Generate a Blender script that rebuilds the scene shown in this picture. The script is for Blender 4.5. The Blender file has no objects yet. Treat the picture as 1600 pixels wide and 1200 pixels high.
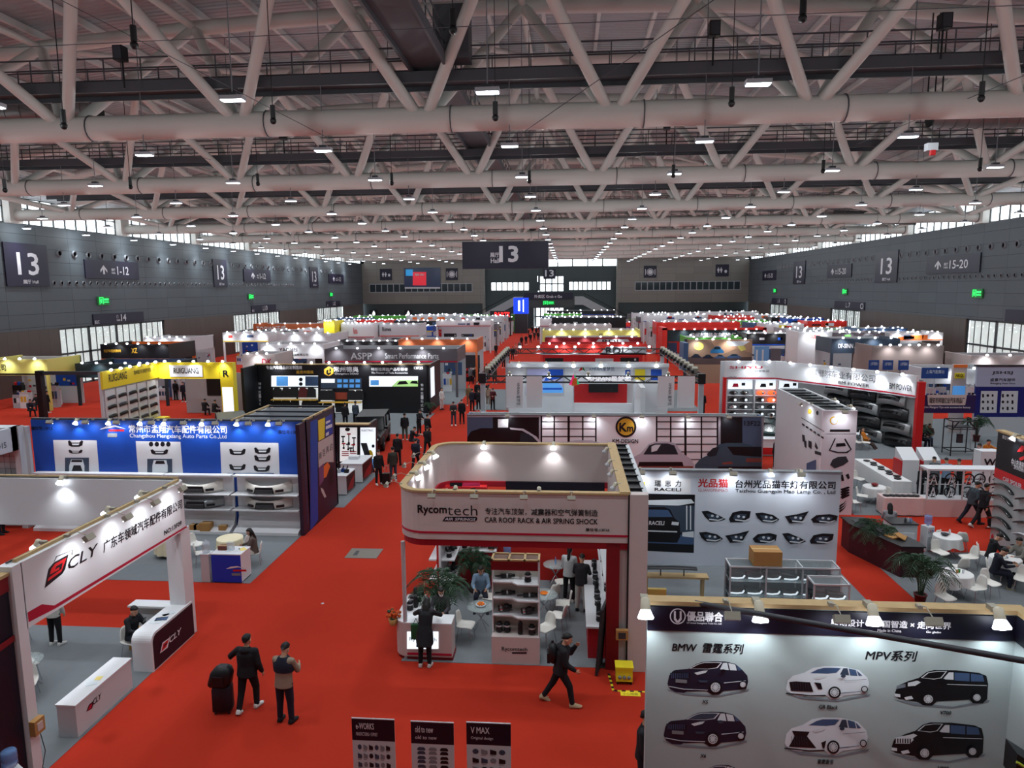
import bpy, math, random
from mathutils import Vector, Matrix
scene = bpy.context.scene
COL = scene.collection
RNG = random.Random(11)
PI = math.pi
# ---------------------------------------------------------------- camera
CAM_H = 9.6
FPX, YAW, PITCH, ROLL = 1090.0, math.radians(4.6), math.radians(7.8), math.radians(0.45)
_f = Vector((-math.sin(YAW) * math.cos(PITCH), math.cos(YAW) * math.cos(PITCH), -math.sin(PITCH)))
_r = Vector((math.cos(YAW), math.sin(YAW), 0))
_u = _r.cross(_f)
CR = _r * math.cos(ROLL) - _u * math.sin(ROLL)
CU = _u * math.cos(ROLL) + _r * math.sin(ROLL)
CF = _f
CAM = Vector((0, 0, CAM_H))
cd = bpy.data.cameras.new('camera')
cam = bpy.data.objects.new('camera', cd)
COL.objects.link(cam)
cam.matrix_world = Matrix(((CR.x, CU.x, -CF.x, 0), (CR.y, CU.y, -CF.y, 0), (CR.z, CU.z, -CF.z, CAM_H), (0, 0, 0, 1)))
cd.sensor_fit = 'HORIZONTAL'
cd.sensor_width = 36
cd.lens = FPX / 1600 * 36
cd.clip_end = 600
scene.camera = cam
# ---------------------------------------------------------------- world, exposure
scene.view_settings.view_transform = 'Standard'
scene.view_settings.look = 'None'
scene.view_settings.gamma = 1
scene.view_settings.use_curve_mapping = False
scene.view_settings.exposure = 0.0
w = bpy.data.worlds.new('daylight')
scene.world = w
w.use_nodes = True
w.node_tree.nodes['Background'].inputs[0].default_value = (0.86, 0.94, 1.0, 1)
w.node_tree.nodes['Background'].inputs[1].default_value = 4.0
LAMP_FILL = 150.0       # point fill added under each hall lamp to brighten ceiling and walls
LAMP_W = 132.0        # hall lamp, watts
SPOT_W = 42.0         # booth floodlight
scene.cycles.max_bounces = 6
scene.cycles.diffuse_bounces = 3
scene.cycles.glossy_bounces = 2
scene.cycles.transmission_bounces = 4
scene.cycles.transparent_max_bounces = 10
scene.cycles.caustics_reflective = False
scene.cycles.caustics_refractive = False
scene.cycles.sample_clamp_indirect = 4
scene.cycles.use_denoising = True
# ---------------------------------------------------------------- materials
def lin(c):
 c = c / 255.0
 return c / 12.92 if c <= 0.04045 else ((c + 0.055) / 1.055) ** 2.4
MATS = {}
def mat(name, rgb=None, rough=0.55, metal=0.0, var=0.0, scale=8.0, emit=0.0, bump=0.0, alpha=1.0, spec=0.4):
 if name in MATS:
  return MATS[name]
 m = bpy.data.materials.new(name)
 m.use_nodes = True
 nt = m.node_tree
 b = nt.nodes['Principled BSDF']
 c = (lin(rgb[0]), lin(rgb[1]), lin(rgb[2]), 1)
 b.inputs['Base Color'].default_value = c
 b.inputs['Roughness'].default_value = rough
 b.inputs['Metallic'].default_value = metal
 b.inputs['Specular IOR Level'].default_value = spec
 if emit:
  b.inputs['Emission Color'].default_value = c
  b.inputs['Emission Strength'].default_value = emit
  try: m.cycles.emission_sampling = 'NONE'
  except Exception: pass
 if alpha < 1:
  b.inputs['Alpha'].default_value = alpha
 if var or bump:
  tc = nt.nodes.new('ShaderNodeTexCoord')
  nz = nt.nodes.new('ShaderNodeTexNoise')
  nz.inputs['Scale'].default_value = scale
  nz.inputs['Detail'].default_value = 3
  nt.links.new(tc.outputs['Object'], nz.inputs['Vector'])
  if var:
   mx = nt.nodes.new('ShaderNodeMix'); mx.data_type = 'RGBA'
   mx.inputs[6].default_value = tuple(min(1, x * (1 + var)) for x in c[:3]) + (1,)
   mx.inputs[7].default_value = tuple(x * (1 - var) for x in c[:3]) + (1,)
   nt.links.new(nz.outputs['Fac'], mx.inputs[0])
   nt.links.new(mx.outputs[2], b.inputs['Base Color'])
  if bump:
   bp = nt.nodes.new('ShaderNodeBump'); bp.inputs['Strength'].default_value = bump
   nt.links.new(nz.outputs['Fac'], bp.inputs['Height'])
   nt.links.new(bp.outputs['Normal'], b.inputs['Normal'])
 MATS[name] = m
 return m
def glass(name, tint=(200, 215, 220), alpha=0.22, rough=0.03):
 """thin sheet: mostly clear, a little tinted body and a glossy face"""
 if name in MATS: return MATS[name]
 m = mat(name, tint, rough=rough, alpha=alpha, spec=0.6)
 return m
def panel_mat(name, rgb, joint, bw, bh, rough=0.45, metal=0.0, off=0.0, axis='X', mort=0.02):
 """sheet cladding with thin dark joints; axis is the wall's long direction"""
 if name in MATS: return MATS[name]
 m = mat(name, rgb, rough=rough, metal=metal)
 nt = m.node_tree; b = nt.nodes['Principled BSDF']
 tc = nt.nodes.new('ShaderNodeTexCoord'); sp = nt.nodes.new('ShaderNodeSeparateXYZ'); cb = nt.nodes.new('ShaderNodeCombineXYZ')
 nt.links.new(tc.outputs['Object'], sp.inputs[0])
 nt.links.new(sp.outputs[axis], cb.inputs[0]); nt.links.new(sp.outputs['Z'], cb.inputs[1])
 br = nt.nodes.new('ShaderNodeTexBrick')
 br.offset = off; br.inputs['Scale'].default_value = 1
 br.inputs['Brick Width'].default_value = bw; br.inputs['Row Height'].default_value = bh
 br.inputs['Mortar Size'].default_value = mort; br.inputs['Mortar Smooth'].default_value = 0
 c1 = tuple(lin(x) for x in rgb)
 br.inputs['Color1'].default_value = c1 + (1,)
 br.inputs['Color2'].default_value = tuple(x * .88 for x in c1) + (1,)
 br.inputs['Mortar'].default_value = tuple(lin(x) for x in joint) + (1,)
 nt.links.new(cb.outputs[0], br.inputs['Vector'])
 nt.links.new(br.outputs['Color'], b.inputs['Base Color'])
 return m
# ---------------------------------------------------------------- points on the photographed surfaces
def _ray(x, y):
 return CF * FPX + CR * (x - 800) - CU * (y - 600)
def gp(x, y, z=0.0):
 d = _ray(x, y); return CAM + d * ((z - CAM_H) / d.z)
def atY(x, y, Y):
 d = _ray(x, y); return CAM + d * (Y / d.y)
def atX(x, y, X):
 d = _ray(x, y); return CAM + d * (X / d.x)
def on(pl, x, y, off=0.0):
 """the point of plane ('Y',v) / ('X',v) / ('Z',v) seen at a photo pixel, lifted off it towards the camera side"""
 a, v = pl[0], pl[1]
 if a == 'Y': return atY(x, y, v - off)
 if a == 'X': return atX(x, y, v + (-off if v > 0 else off))
 return gp(x, y, v + off)
# ---------------------------------------------------------------- mesh building
def wloc(o):
 v = Vector((0, 0, 0))
 while o is not None:
  v += o.location; o = o.parent
 return v
class MB:
 def __init__(s):
  s.v = []; s.f = []; s.mi = []; s.sm = []; s.mats = []
 def _m(s, m):
  if m not in s.mats: s.mats.append(m)
  return s.mats.index(m)
 def add(s, vs, fs, m, smooth=False):
  b = len(s.v); k = s._m(m)
  s.v += [tuple(p) for p in vs]
  for f in fs:
   s.f.append(tuple(b + i for i in f)); s.mi.append(k); s.sm.append(smooth)
  return s
 def box(s, x0, x1, y0, y1, z0, z1, m):
  vs = [(x0, y0, z0), (x1, y0, z0), (x1, y1, z0), (x0, y1, z0), (x0, y0, z1), (x1, y0, z1), (x1, y1, z1), (x0, y1, z1)]
  return s.add(vs, [(0, 3, 2, 1), (4, 5, 6, 7), (0, 1, 5, 4), (1, 2, 6, 5), (2, 3, 7, 6), (3, 0, 4, 7)], m)
 def cbox(s, c, d, m, rz=0.0, rx=0.0, ry=0.0):
  M = Matrix.Rotation(rz, 3, 'Z') @ Matrix.Rotation(ry, 3, 'Y') @ Matrix.Rotation(rx, 3, 'X')
  c = Vector(c); vs = []
  for z in (-.5, .5):
   for x, y in ((-.5, -.5), (.5, -.5), (.5, .5), (-.5, .5)):
    vs.append(c + M @ Vector((x * d[0], y * d[1], z * d[2])))
  return s.add(vs, [(0, 3, 2, 1), (4, 5, 6, 7), (0, 1, 5, 4), (1, 2, 6, 5), (2, 3, 7, 6), (3, 0, 4, 7)], m)
 def poly(s, pts, m):
  return s.add(pts, [tuple(range(len(pts)))], m)
 def prism(s, pts, vec, m, smooth=False):
  n = len(pts); vec = Vector(vec); pts = [Vector(p) for p in pts]
  vs = pts + [p + vec for p in pts]
  fs = [tuple(range(n))[::-1], tuple(range(n, 2 * n))]
  s.add(vs, fs, m)
  s.add(vs, [(i, (i + 1) % n, n + (i + 1) % n, n + i) for i in range(n)], m, smooth)
  return s
 def tube(s, p, q, r, m, n=8, r2=None, caps=True):
  p = Vector(p); q = Vector(q); r2 = r if r2 is None else r2
  d = (q - p)
  if d.length < 1e-6: return s
  d.normalize()
  a = d.orthogonal().normalized(); b = d.cross(a)
  vs = []
  for c, rr in ((p, r), (q, r2)):
   for i in range(n):
    t = 2 * PI * i / n
    vs.append(c + (a * math.cos(t) + b * math.sin(t)) * rr)
  s.add(vs, [(i, (i + 1) % n, n + (i + 1) % n, n + i) for i in range(n)], m, n > 5)
  if caps: s.add(vs, [tuple(range(n))[::-1], tuple(range(n, 2 * n))], m)
  return s
 def path(s, pts, r, m, n=6):
  for a, b in zip(pts, pts[1:]): s.tube(a, b, r, m, n)
  return s
 def lathe(s, prof, c, m, n=16, axis=None):
  c = Vector(c); vs = []
  M = Matrix.Identity(3) if axis is None else Vector((0, 0, 1)).rotation_difference(Vector(axis)).to_matrix()
  for r, z in prof:
   for i in range(n):
    t = 2 * PI * i / n
    vs.append(c + M @ Vector((r * math.cos(t), r * math.sin(t), z)))
  k = len(prof); fs = []
  for j in range(k - 1):
   for i in range(n):
    fs.append((j * n + i, j * n + (i + 1) % n, (j + 1) * n + (i + 1) % n, (j + 1) * n + i))
  s.add(vs, fs, m, True)
  if prof[0][0] > 1e-4: s.add(vs[:n], [tuple(range(n))[::-1]], m)
  if prof[-1][0] > 1e-4: s.add(vs[-n:], [tuple(range(n))], m)
  return s
 def ball(s, c, r, m, n=10, k=7):
  if not hasattr(r, '__len__'): r = (r, r, r)
  prof = []
  vs = []; c = Vector(c)
  for j in range(k + 1):
   ph = -PI / 2 + PI * j / k
   for i in range(n):
    t = 2 * PI * i / n
    vs.append(c + Vector((r[0] * math.cos(ph) * math.cos(t), r[1] * math.cos(ph) * math.sin(t), r[2] * math.sin(ph))))
  fs = [(j * n + i, j * n + (i + 1) % n, (j + 1) * n + (i + 1) % n, (j + 1) * n + i) for j in range(k) for i in range(n)]
  return s.add(vs, fs, m, True)
 def rings(s, rs, m, smooth=True, caps=True):
  """loft through rings of equal point count"""
  n = len(rs[0]); vs = [p for r in rs for p in r]
  s.add(vs, [(j * n + i, j * n + (i + 1) % n, (j + 1) * n + (i + 1) % n, (j + 1) * n + i) for j in range(len(rs) - 1) for i in range(n)], m, smooth)
  if caps: s.add(vs, [tuple(range(n))[::-1], tuple(range((len(rs) - 1) * n, len(rs) * n))], m)
  return s
 def mesh(s, name, off=None):
  me = bpy.data.meshes.new(name)
  vs = s.v if off is None else [(p[0] - off.x, p[1] - off.y, p[2] - off.z) for p in s.v]
  me.from_pydata(vs, [], s.f)
  for m in s.mats: me.materials.append(m)
  me.polygons.foreach_set('material_index', s.mi)
  me.polygons.foreach_set('use_smooth', s.sm)
  me.update()
  return me
 def build(s, name, parent=None, world=False, label=None):
  """world=True: the vertices are world coordinates (parents unrotated)"""
  off = wloc(parent) if (world and parent is not None) else None
  o = bpy.data.objects.new(name, s.mesh(name, off))
  COL.objects.link(o)
  if parent is not None: o.parent = parent
  if label: o['label'] = label
  return o
 def top(s, name, label, cat, loc=None, group=None, kind=None):
  """a top-level thing of one mesh, vertices in world coordinates, origin moved to loc"""
  loc = Vector(loc) if loc is not None else Vector((0, 0, 0))
  o = bpy.data.objects.new(name, s.mesh(name, loc))
  o.location = loc
  COL.objects.link(o)
  o['label'] = label; o['category'] = cat
  if group: o['group'] = group
  if kind: o['kind'] = kind
  return o
def thing(name, label, cat, loc=(0, 0, 0), group=None, rz=0.0, kind=None):
 o = bpy.data.objects.new(name, None)
 o.empty_display_size = 0.2
 o.location = loc; o.rotation_euler = (0, 0, rz)
 COL.objects.link(o)
 o['label'] = label; o['category'] = cat
 if group: o['group'] = group
 if kind: o['kind'] = kind
 return o
def dup(root, loc, rz=0.0, label=None, group=None, scale=None, remat=None):
 def cp(o, par):
  c = o.copy(); COL.objects.link(c)
  if par is not None: c.parent = par
  if remat and c.type == 'MESH':
   for sl in c.material_slots:
    if sl.material and sl.material.name in remat:
     nm = remat[sl.material.name]
     sl.link = 'OBJECT'; sl.material = nm
  for ch in list(o.children): cp(ch, c)
  return c
 r = cp(root, None)
 r.location = loc; r.rotation_euler = (0, 0, rz)
 if scale: r.scale = (scale,) * 3 if not hasattr(scale, '__len__') else scale
 if label: r['label'] = label
 if group: r['group'] = group
 return r
def drop(root):
 for ch in list(root.children): drop(ch)
 bpy.data.objects.remove(root)
# ---------------------------------------------------------------- lettering, fitted to its box at the end
FIT = []
BOLD = {}
def text(body, p, right, up, w, h, m, parent=None, name='lettering', bold=0.0, shear=0.0, fit='box', space=1.0):
 cu = bpy.data.curves.new(name, 'FONT')
 cu.body = body; cu.size = 1.0; cu.resolution_u = 2; cu.offset = min(bold, 0); cu.shear = shear
 cu.space_character = space
 cu.materials.append(m)
 o = bpy.data.objects.new(name, cu)
 COL.objects.link(o)
 BOLD[o.name] = bold * .8
 if parent is not None: o.parent = parent
 FIT.append((o, Vector(p), Vector(right).normalized(), Vector(up).normalized(), w, h, fit, wloc(parent) if parent is not None else Vector((0, 0, 0))))
 return o
def rgt(pl):
 if pl[0] == 'Y': return Vector((1, 0, 0))
 if pl[0] == 'X': return Vector((0, 1, 0)) if pl[1] < 0 else Vector((0, -1, 0))
 return Vector((1, 0, 0))
def upv(pl):
 return Vector((0, 0, 1)) if pl[0] != 'Z' else Vector((0, 1, 0))
def ptext(pl, body, x0, yb, x1, yt, m, parent, yb1=None, bold=0.02, off=0.006, name='lettering', shear=0.0):
 """lettering on a plane: lower left at pixel (x0,yb), lower right at (x1,yb1), cap line over the left end at yt"""
 a = on(pl, x0, yb, off); b = on(pl, x1, yb if yb1 is None else yb1, off); c = on(pl, x0, yt, off)
 r = rgt(pl); u = upv(pl)
 return text(body, a, r, u, abs((b - a).dot(r)), abs((c - a).dot(u)), m, parent, name, bold, shear)
def prints(pl, shapes, parent, name='printed_picture', off=0.004):
 """flat printed artwork on a wall: (material, [photo pixels]) in painting order"""
 mb = MB()
 for i, (m, px) in enumerate(shapes):
  mb.poly([on(pl, x, y, off + .0006 * i) for x, y in px], m)
 return mb.build(name, parent, world=True)
def rect(x0, y0, x1, y1):
 return [(x0, y1), (x1, y1), (x1, y0), (x0, y0)]
def ell(cx, cy, rx, ry, n=14, a=0.0):
 ca, sa = math.cos(a), math.sin(a)
 return [(cx + rx * math.cos(2 * PI * i / n) * ca - ry * math.sin(2 * PI * i / n) * sa,
   cy + rx * math.cos(2 * PI * i / n) * sa + ry * math.sin(2 * PI * i / n) * ca) for i in range(n)]
def mapq(q, pts):
 """unit square points (u right, v down) into a pixel quad: top-left, top-right, bottom-right, bottom-left"""
 out = []
 for u, v in pts:
  x = (1 - u) * (1 - v) * q[0][0] + u * (1 - v) * q[1][0] + u * v * q[2][0] + (1 - u) * v * q[3][0]
  y = (1 - u) * (1 - v) * q[0][1] + u * (1 - v) * q[1][1] + u * v * q[2][1] + (1 - u) * v * q[3][1]
  out.append((x, y))
 return out
# palette
WHITE = mat('white_laminate', (212, 214, 218), .45)
WHITE2 = mat('white_board', (190, 195, 200), .6, var=.03, scale=2)
PINKW = mat('warm_white_board', (190, 178, 176), .5)
BLACK = mat('black_plastic', (16, 17, 22), .45)
NAVY = mat('navy_black_print', (10, 11, 30), .5)
INK = mat('black_ink', (10, 12, 20), .5)
DKGREY = mat('dark_grey', (50, 53, 60), .5)
GREY = mat('mid_grey', (120, 124, 130), .5)
LGREY = mat('light_grey', (168, 172, 178), .5)
CHROME = mat('chrome', (200, 203, 208), .18, 1.0)
ALU = mat('brushed_aluminium', (184, 187, 192), .4, .25)
RED = mat('signal_red', (190, 28, 32), .5)
DRED = mat('dark_red', (120, 16, 26), .5)
BLUE = mat('booth_blue', (14, 66, 158), .5, var=.03, scale=2)
YELLOW = mat('booth_yellow', (226, 205, 40), .5)
ORANGE = mat('orange', (226, 110, 40), .5)
GREEN = mat('green', (40, 130, 60), .5)
WOOD = mat('raw_batten_wood', (176, 150, 108), .7, var=.15, scale=6)
CARD = mat('cardboard', (168, 124, 72), .8, var=.06, scale=5)
# ================================================================ the hall
XL, XR, YN, YF = -51.0, 43.0, -10.0, 172.0
ZW, ZP = 15.9, 6.0          # top of the panelled walls, top of the gate zone
M_RED = mat('red_needle_carpet', (164, 44, 28), .95, var=.10, scale=.35, spec=.1)
M_GREYC = mat('grey_needle_carpet', (112, 117, 121), .95, var=.08, scale=3, spec=.1)
M_PANEL_S = panel_mat('grey_wall_panels_side', (86, 94, 100), (40, 44, 48), 4.3, 1.25, .65, 0, axis='Y')
M_LOW_S = panel_mat('brown_grey_lower_panels_side', (86, 78, 74), (62, 57, 55), 1.3, 6.0, .5, .1, axis='Y')
M_PANEL_F = panel_mat('beige_wall_panels_far', (132, 128, 122), (96, 94, 92), 4.3, 1.6, .45, .1, axis='X')
M_DARK_F = panel_mat('green_grey_panels_far', (52, 62, 64), (40, 47, 49), 4.3, 4.0, .45, .1, axis='X')
M_STEEL = mat('painted_steel_tube', (206, 204, 198), .5, var=.05, scale=.5)
M_DECK = mat('roof_deck_sheet', (172, 176, 180), .5, .1)
M_CATW = mat('catwalk_steel', (74, 76, 82), .55)
M_FRAME = mat('window_frame_steel', (60, 66, 68), .5)
M_PANE = glass('window_pane', (225, 235, 235), .16)
M_CURT = mat('translucent_blind', (222, 226, 214), .8, alpha=.62)
M_SIGN = mat('sign_purple', (24, 19, 46), .5)
M_SIGNT = mat('sign_white', (214, 214, 220), .5)
M_GLOWG = mat('exit_sign_green', (30, 210, 90), .4, emit=2.2)
M_GLOWW = mat('lit_sign_white', (240, 250, 255), .4, emit=2.5)
M_LAMPW = mat('lamp_diffuser', (235, 245, 255), .4, emit=6.0)
M_VENT = mat('nozzle_dark', (22, 24, 28), .5)
_tx = M_DECK.node_tree
def _ribs():
 nt = M_DECK.node_tree; b = nt.nodes['Principled BSDF']
 tc = nt.nodes.new('ShaderNodeTexCoord'); wv = nt.nodes.new('ShaderNodeTexWave')
 wv.bands_direction = 'Y'; wv.inputs['Scale'].default_value = .85
 bp = nt.nodes.new('ShaderNodeBump'); bp.inputs['Strength'].default_value = .9; bp.inputs['Distance'].default_value = .08
 nt.links.new(tc.outputs['Object'], wv.inputs['Vector'])
 nt.links.new(wv.outputs['Fac'], bp.inputs['Height']); nt.links.new(bp.outputs['Normal'], b.inputs['Normal'])
_ribs()
def struct(mb, name, label, cat='wall'):
 return mb.top(name, label, cat, kind='structure')
struct(MB().box(XL, XR, YN, YF, -.3, 0, M_RED), 'floor', 'red needle carpet covering the whole hall floor', 'floor')
# booth areas laid with grey carpet
GREY_AREAS = [
 (-16.9, -10.45, 21.2, 29.2), (-24, -10.5, 12.2, 18.0), (-4.3, 2.0, 16.75, 22.3), (2.2, 9.2, 17.0, 23.6),
 (12.1, 19.4, 29.5, 36.4), (-10.9, -9.9, 29.3, 35.2), (10.7, 19.5, 19.3, 25.4), (12.0, 30.0, 39.6, 52.0), (30.0, 38, 41.3, 52),
 (-24.5, -10.3, 45.0, 53.0), (-20, -9.2, 57.0, 66.0), (-5.2, 10.0, 38.0, 44.0), (-7.6, 10.4, 54.5, 66.0),
]
for a in GREY_AREAS:
 struct(MB().box(a[0], a[1], a[2], a[3], 0, .008, M_GREYC), 'floor_carpet', 'grey carpet area under the stand between %d and %d metres in' % (a[2], a[3]), 'carpet')
# ---------------------------------------------------------------- side walls with gates
# gates: (y0, y1) glazed openings; left gate 14 at y 68..84
GATES_L = [(66.5, 85.0), (103.5, 121.0), (139.5, 157.0)]
GATES_R = [(59.0, 79.5), (107.0, 119.0), (142.0, 154.0)]
def side_wall(name, X, sgn, gates):
 mb = MB()
 xa, xb = (X - .4, X) if sgn < 0 else (X, X + .4)
 mb.box(xa, xb, YN, YF, ZP, ZW, M_PANEL_S)
 y = YN
 for g0, g1 in gates:
  mb.box(xa, xb, y, g0, 0, ZP, M_LOW_S); y = g1
 mb.box(xa, xb, y, YF, 0, ZP, M_LOW_S)
 struct(mb, name, 'grey panelled long side wall with gates and air nozzles, %s of the hall' % ('left' if sgn < 0 else 'right'))
side_wall('wall_left', XL, -1, GATES_L)
side_wall('wall_right', XR, 1, GATES_R)
WN = [0]
def window(label, mbf, mbp, extra=None):
 WN[0] += 1
 t = thing('window_%d' % WN[0], label, 'window', kind='structure')
 mbf.build('window_frame', t); mbp.build('window_pane', t)
 if extra is not None: extra.build('window_blind', t)
 return t
def gate(X, sgn, y0, y1, label):
 f = MB(); p = MB(); c = MB()
 t = .12
 n = 4
 xa, xb = (X - .32, X - .2) if sgn < 0 else (X + .2, X + .32)
 for i in range(n + 1):
  y = y0 + (y1 - y0) * i / n
  f.box(xa, xb, y - .16, y + .16, 0, ZP, M_FRAME)
 for z in (0.06, 3.3, ZP - .1): f.box(xa, xb, y0, y1, z - .1, z + .1, M_FRAME)
 for i in range(n):
  a = y0 + (y1 - y0) * i / n; b = y0 + (y1 - y0) * (i + 1) / n
  for k in (1, 2, 3): f.box(xa + .03, xb - .03, a + (b - a) * k / 4 - .05, a + (b - a) * k / 4 + .05, 0, ZP, M_FRAME)
 xm = (xa + xb) / 2
 p.box(xm - .01, xm + .01, y0, y1, 0, ZP, M_PANE)
 xc = xm + (-.25 if sgn < 0 else .25)
 c.box(xc - .01, xc + .01, y0, y1, 0, ZP, M_CURT)
 window(label, f, p, c)
for i, g in enumerate(GATES_L): gate(XL, -1, g[0], g[1], 'tall glazed gate in the left side wall, number %s from the camera end' % ('one', 'two', 'three')[i])
for i, g in enumerate(GATES_R): gate(XR, 1, g[0], g[1], 'tall glazed gate in the right side wall, number %s from the camera end' % ('one', 'two', 'three')[i])
# ---------------------------------------------------------------- roof
XC = -4.0
def ztop(x): return 9.6 + 12.9 - ((x - XC) / 47.0) ** 2 * 4.9      # top chord
def zdeck(x): return ztop(x) + .9
mb = MB()
N = 40
for i in range(N):
 a = XL - .4 + (XR - XL + .8) * i / N; b = XL - .4 + (XR - XL + .8) * (i + 1) / N
 mb.add([(a, YN, zdeck(a)), (b, YN, zdeck(b)), (b, YF, zdeck(b)), (a, YF, zdeck(a)),
   (a, YN, zdeck(a) + .2), (b, YN, zdeck(b) + .2), (b, YF, zdeck(b) + .2), (a, YF, zdeck(a) + .2)],
  [(0, 3, 2, 1), (4, 5, 6, 7), (0, 1, 5, 4), (2, 3, 7, 6)], M_DECK)
struct(mb, 'ceiling', 'arched ribbed metal roof deck high over the hall', 'ceiling')
M_PURL = mat('purlin_paint', (214, 214, 212), .5)
for i in range(33):
 x = XC - 44 + i * 2.75
 z = zdeck(x)
 o = MB().box(x - .09, x + .09, YN + 12, YF, z - .34, z - .03, M_PURL).top('roof_purlin', 'pale steel purlin running lengthwise under the roof deck', 'beam', group='roof purlins', kind='structure')
# clerestory glazing above the side walls
def clerestory(X, sgn):
 for k, (a, b) in enumerate([(14.5 + 16 * i, 29.0 + 16 * i) for i in range(0, 10)]):
  b = min(b, YF)
  f = MB(); p = MB()
  zt = zdeck(X) - .1
  xa, xb = (X - .3, X - .18) if sgn < 0 else (X + .18, X + .3)
  n = 9
  for i in range(n + 1):
   y = a + (b - a) * i / n
   f.box(xa, xb, y - .06, y + .06, ZW, zt, M_FRAME)
  for z in (ZW + .05, ZW + 1.5, zt - .05): f.box(xa, xb, a, b, z - .05, z + .05, M_FRAME)
  xm = (xa + xb) / 2
  p.box(xm - .01, xm + .01, a, b, ZW, zt, M_PANE)
  window('bright strip window under the roof edge, bay %d on the %s' % (k + 1, 'left' if sgn < 0 else 'right'), f, p)
  # pier between bays
  MB().box(X - .5, X + .5, b, b + 1.5, ZW, zt, M_STEEL).top('trim_%d' % (k + (1 if sgn < 0 else 21)), 'pale pier between strip windows, %d on the %s' % (k + 1, 'left' if sgn < 0 else 'right'), 'pier', kind='structure')
 MB().box(min(X, X + sgn * .4), max(X, X + sgn * .4), YN, 14.5, ZW, zdeck(X), M_PANEL_S).top('wall_%s_upper' % ('left' if sgn < 0 else 'right'), 'panelled wall strip above the %s side wall near the camera' % ('left' if sgn < 0 else 'right'), 'wall', kind='structure')
clerestory(XL, -1); clerestory(XR, 1)
# ---------------------------------------------------------------- far wall (its three bays), back wall
mb = MB()
zt = 23.6
mb.box(XL - .4, -21.0, YF, YF + .5, ZP, zt, M_PANEL_F)
mb.box(12.2, XR + .4, YF, YF + .5, ZP, zt, M_PANEL_F)
mb.box(XL - .4, -21, YF + .9, YF + 1.2, 0, ZP, M_DARK_F)
mb.box(12.2, XR + .4, YF + .9, YF + 1.2, 0, ZP, M_DARK_F)
# central dark bay, set back, with window openings
yb = YF + 3
for (x0, x1, z0, z1) in [(-21, -8, 0, 9.0), (-1.0, 12.2, 0, 9.0), (-8, -1, 5.2, 8.7), (-21, -19.2, 9, 11.2), (-9.6, -7.4, 9, 11.2), (-0.6, .2, 9, 11.2), (10.6, 12.2, 9, 11.2),
      (-21, -7.6, 11.2, 14.8), (-.6, 12.2, 11.2, 14.8), (-7.6, -.6, 12.6, 14.8), (-7.4, -7.0, 9, 12.6), (-1.0, -.6, 9, 12.6), (-8, -7.4, 8.7, 9), (-21, 12.2, 22.5, zt)]:
 mb.box(x0, x1, yb, yb + .4, z0, z1, M_DARK_F)
mb.box(-21.0, -20.6, YF, yb, 0, zt, M_PANEL_F); mb.box(11.8, 12.2, YF, yb, 0, zt, M_PANEL_F)
struct(mb, 'wall_far', 'far end wall, beige panels either side of a dark glazed bay')
struct(MB().box(XL, XR, YN - .4, YN, 0, 24, M_PANEL_F), 'wall_near', 'panelled end wall behind the camera')
# lit rectangles: glazing of the dark bay
def fwin(x0, x1, z0, z1, nx, nz, label):
 f = MB(); p = MB()
 y = yb + .1
 for i in range(nx + 1):
  x = x0 + (x1 - x0) * i / nx
  f.box(x - .14, x + .14, y, y + .12, z0, z1, M_FRAME)
 for i in range(nz + 1):
  z = z0 + (z1 - z0) * i / nz
  f.box(x0, x1, y, y + .12, z - .14, z + .14, M_FRAME)
 p.box(x0, x1, y + .05, y + .07, z0, z1, M_PANE)
 window(label, f, p)
fwin(-19.2, -9.6, 9, 11.2, 7, 1, 'bright window strip in the dark bay, left of the stair bridge')
fwin(.2, 10.6, 9, 11.2, 9, 1, 'bright window strip in the dark bay, right of the stair bridge')
fwin(-7.0, -1.0, 8.7, 12.6, 4, 2, 'small bright window above the stair bridge')
fwin(-8, -1, 0, 5.2, 6, 2, 'bright glazed end gate under the stair bridge')
fwin(-21, 12.2, 14.8, 22.5, 9, 4, 'large bright window high in the far wall')
# ribbon windows of the beige bays
M_DKPANE = mat('office_glass', (40, 52, 58), .08, spec=.8)
for n_, (x0, x1) in enumerate(((-49.2, -23.5), (16.2, 41.0))):
 f = MB(); p = MB()
 for i in range(18):
  x = x0 + (x1 - x0) * i / 17
  f.box(x - .08, x + .08, YF - .06, YF + .02, 8.9, 10.9, LGREY)
 for z in (8.9, 10.9): f.box(x0, x1, YF - .06, YF + .02, z - .08, z + .08, LGREY)
 p.box(x0, x1, YF - .03, YF - .005, 8.9, 10.9, M_DKPANE)
 window('ribbon of dark office windows in the %s beige bay' % ('left', 'right')[n_], f, p)
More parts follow.
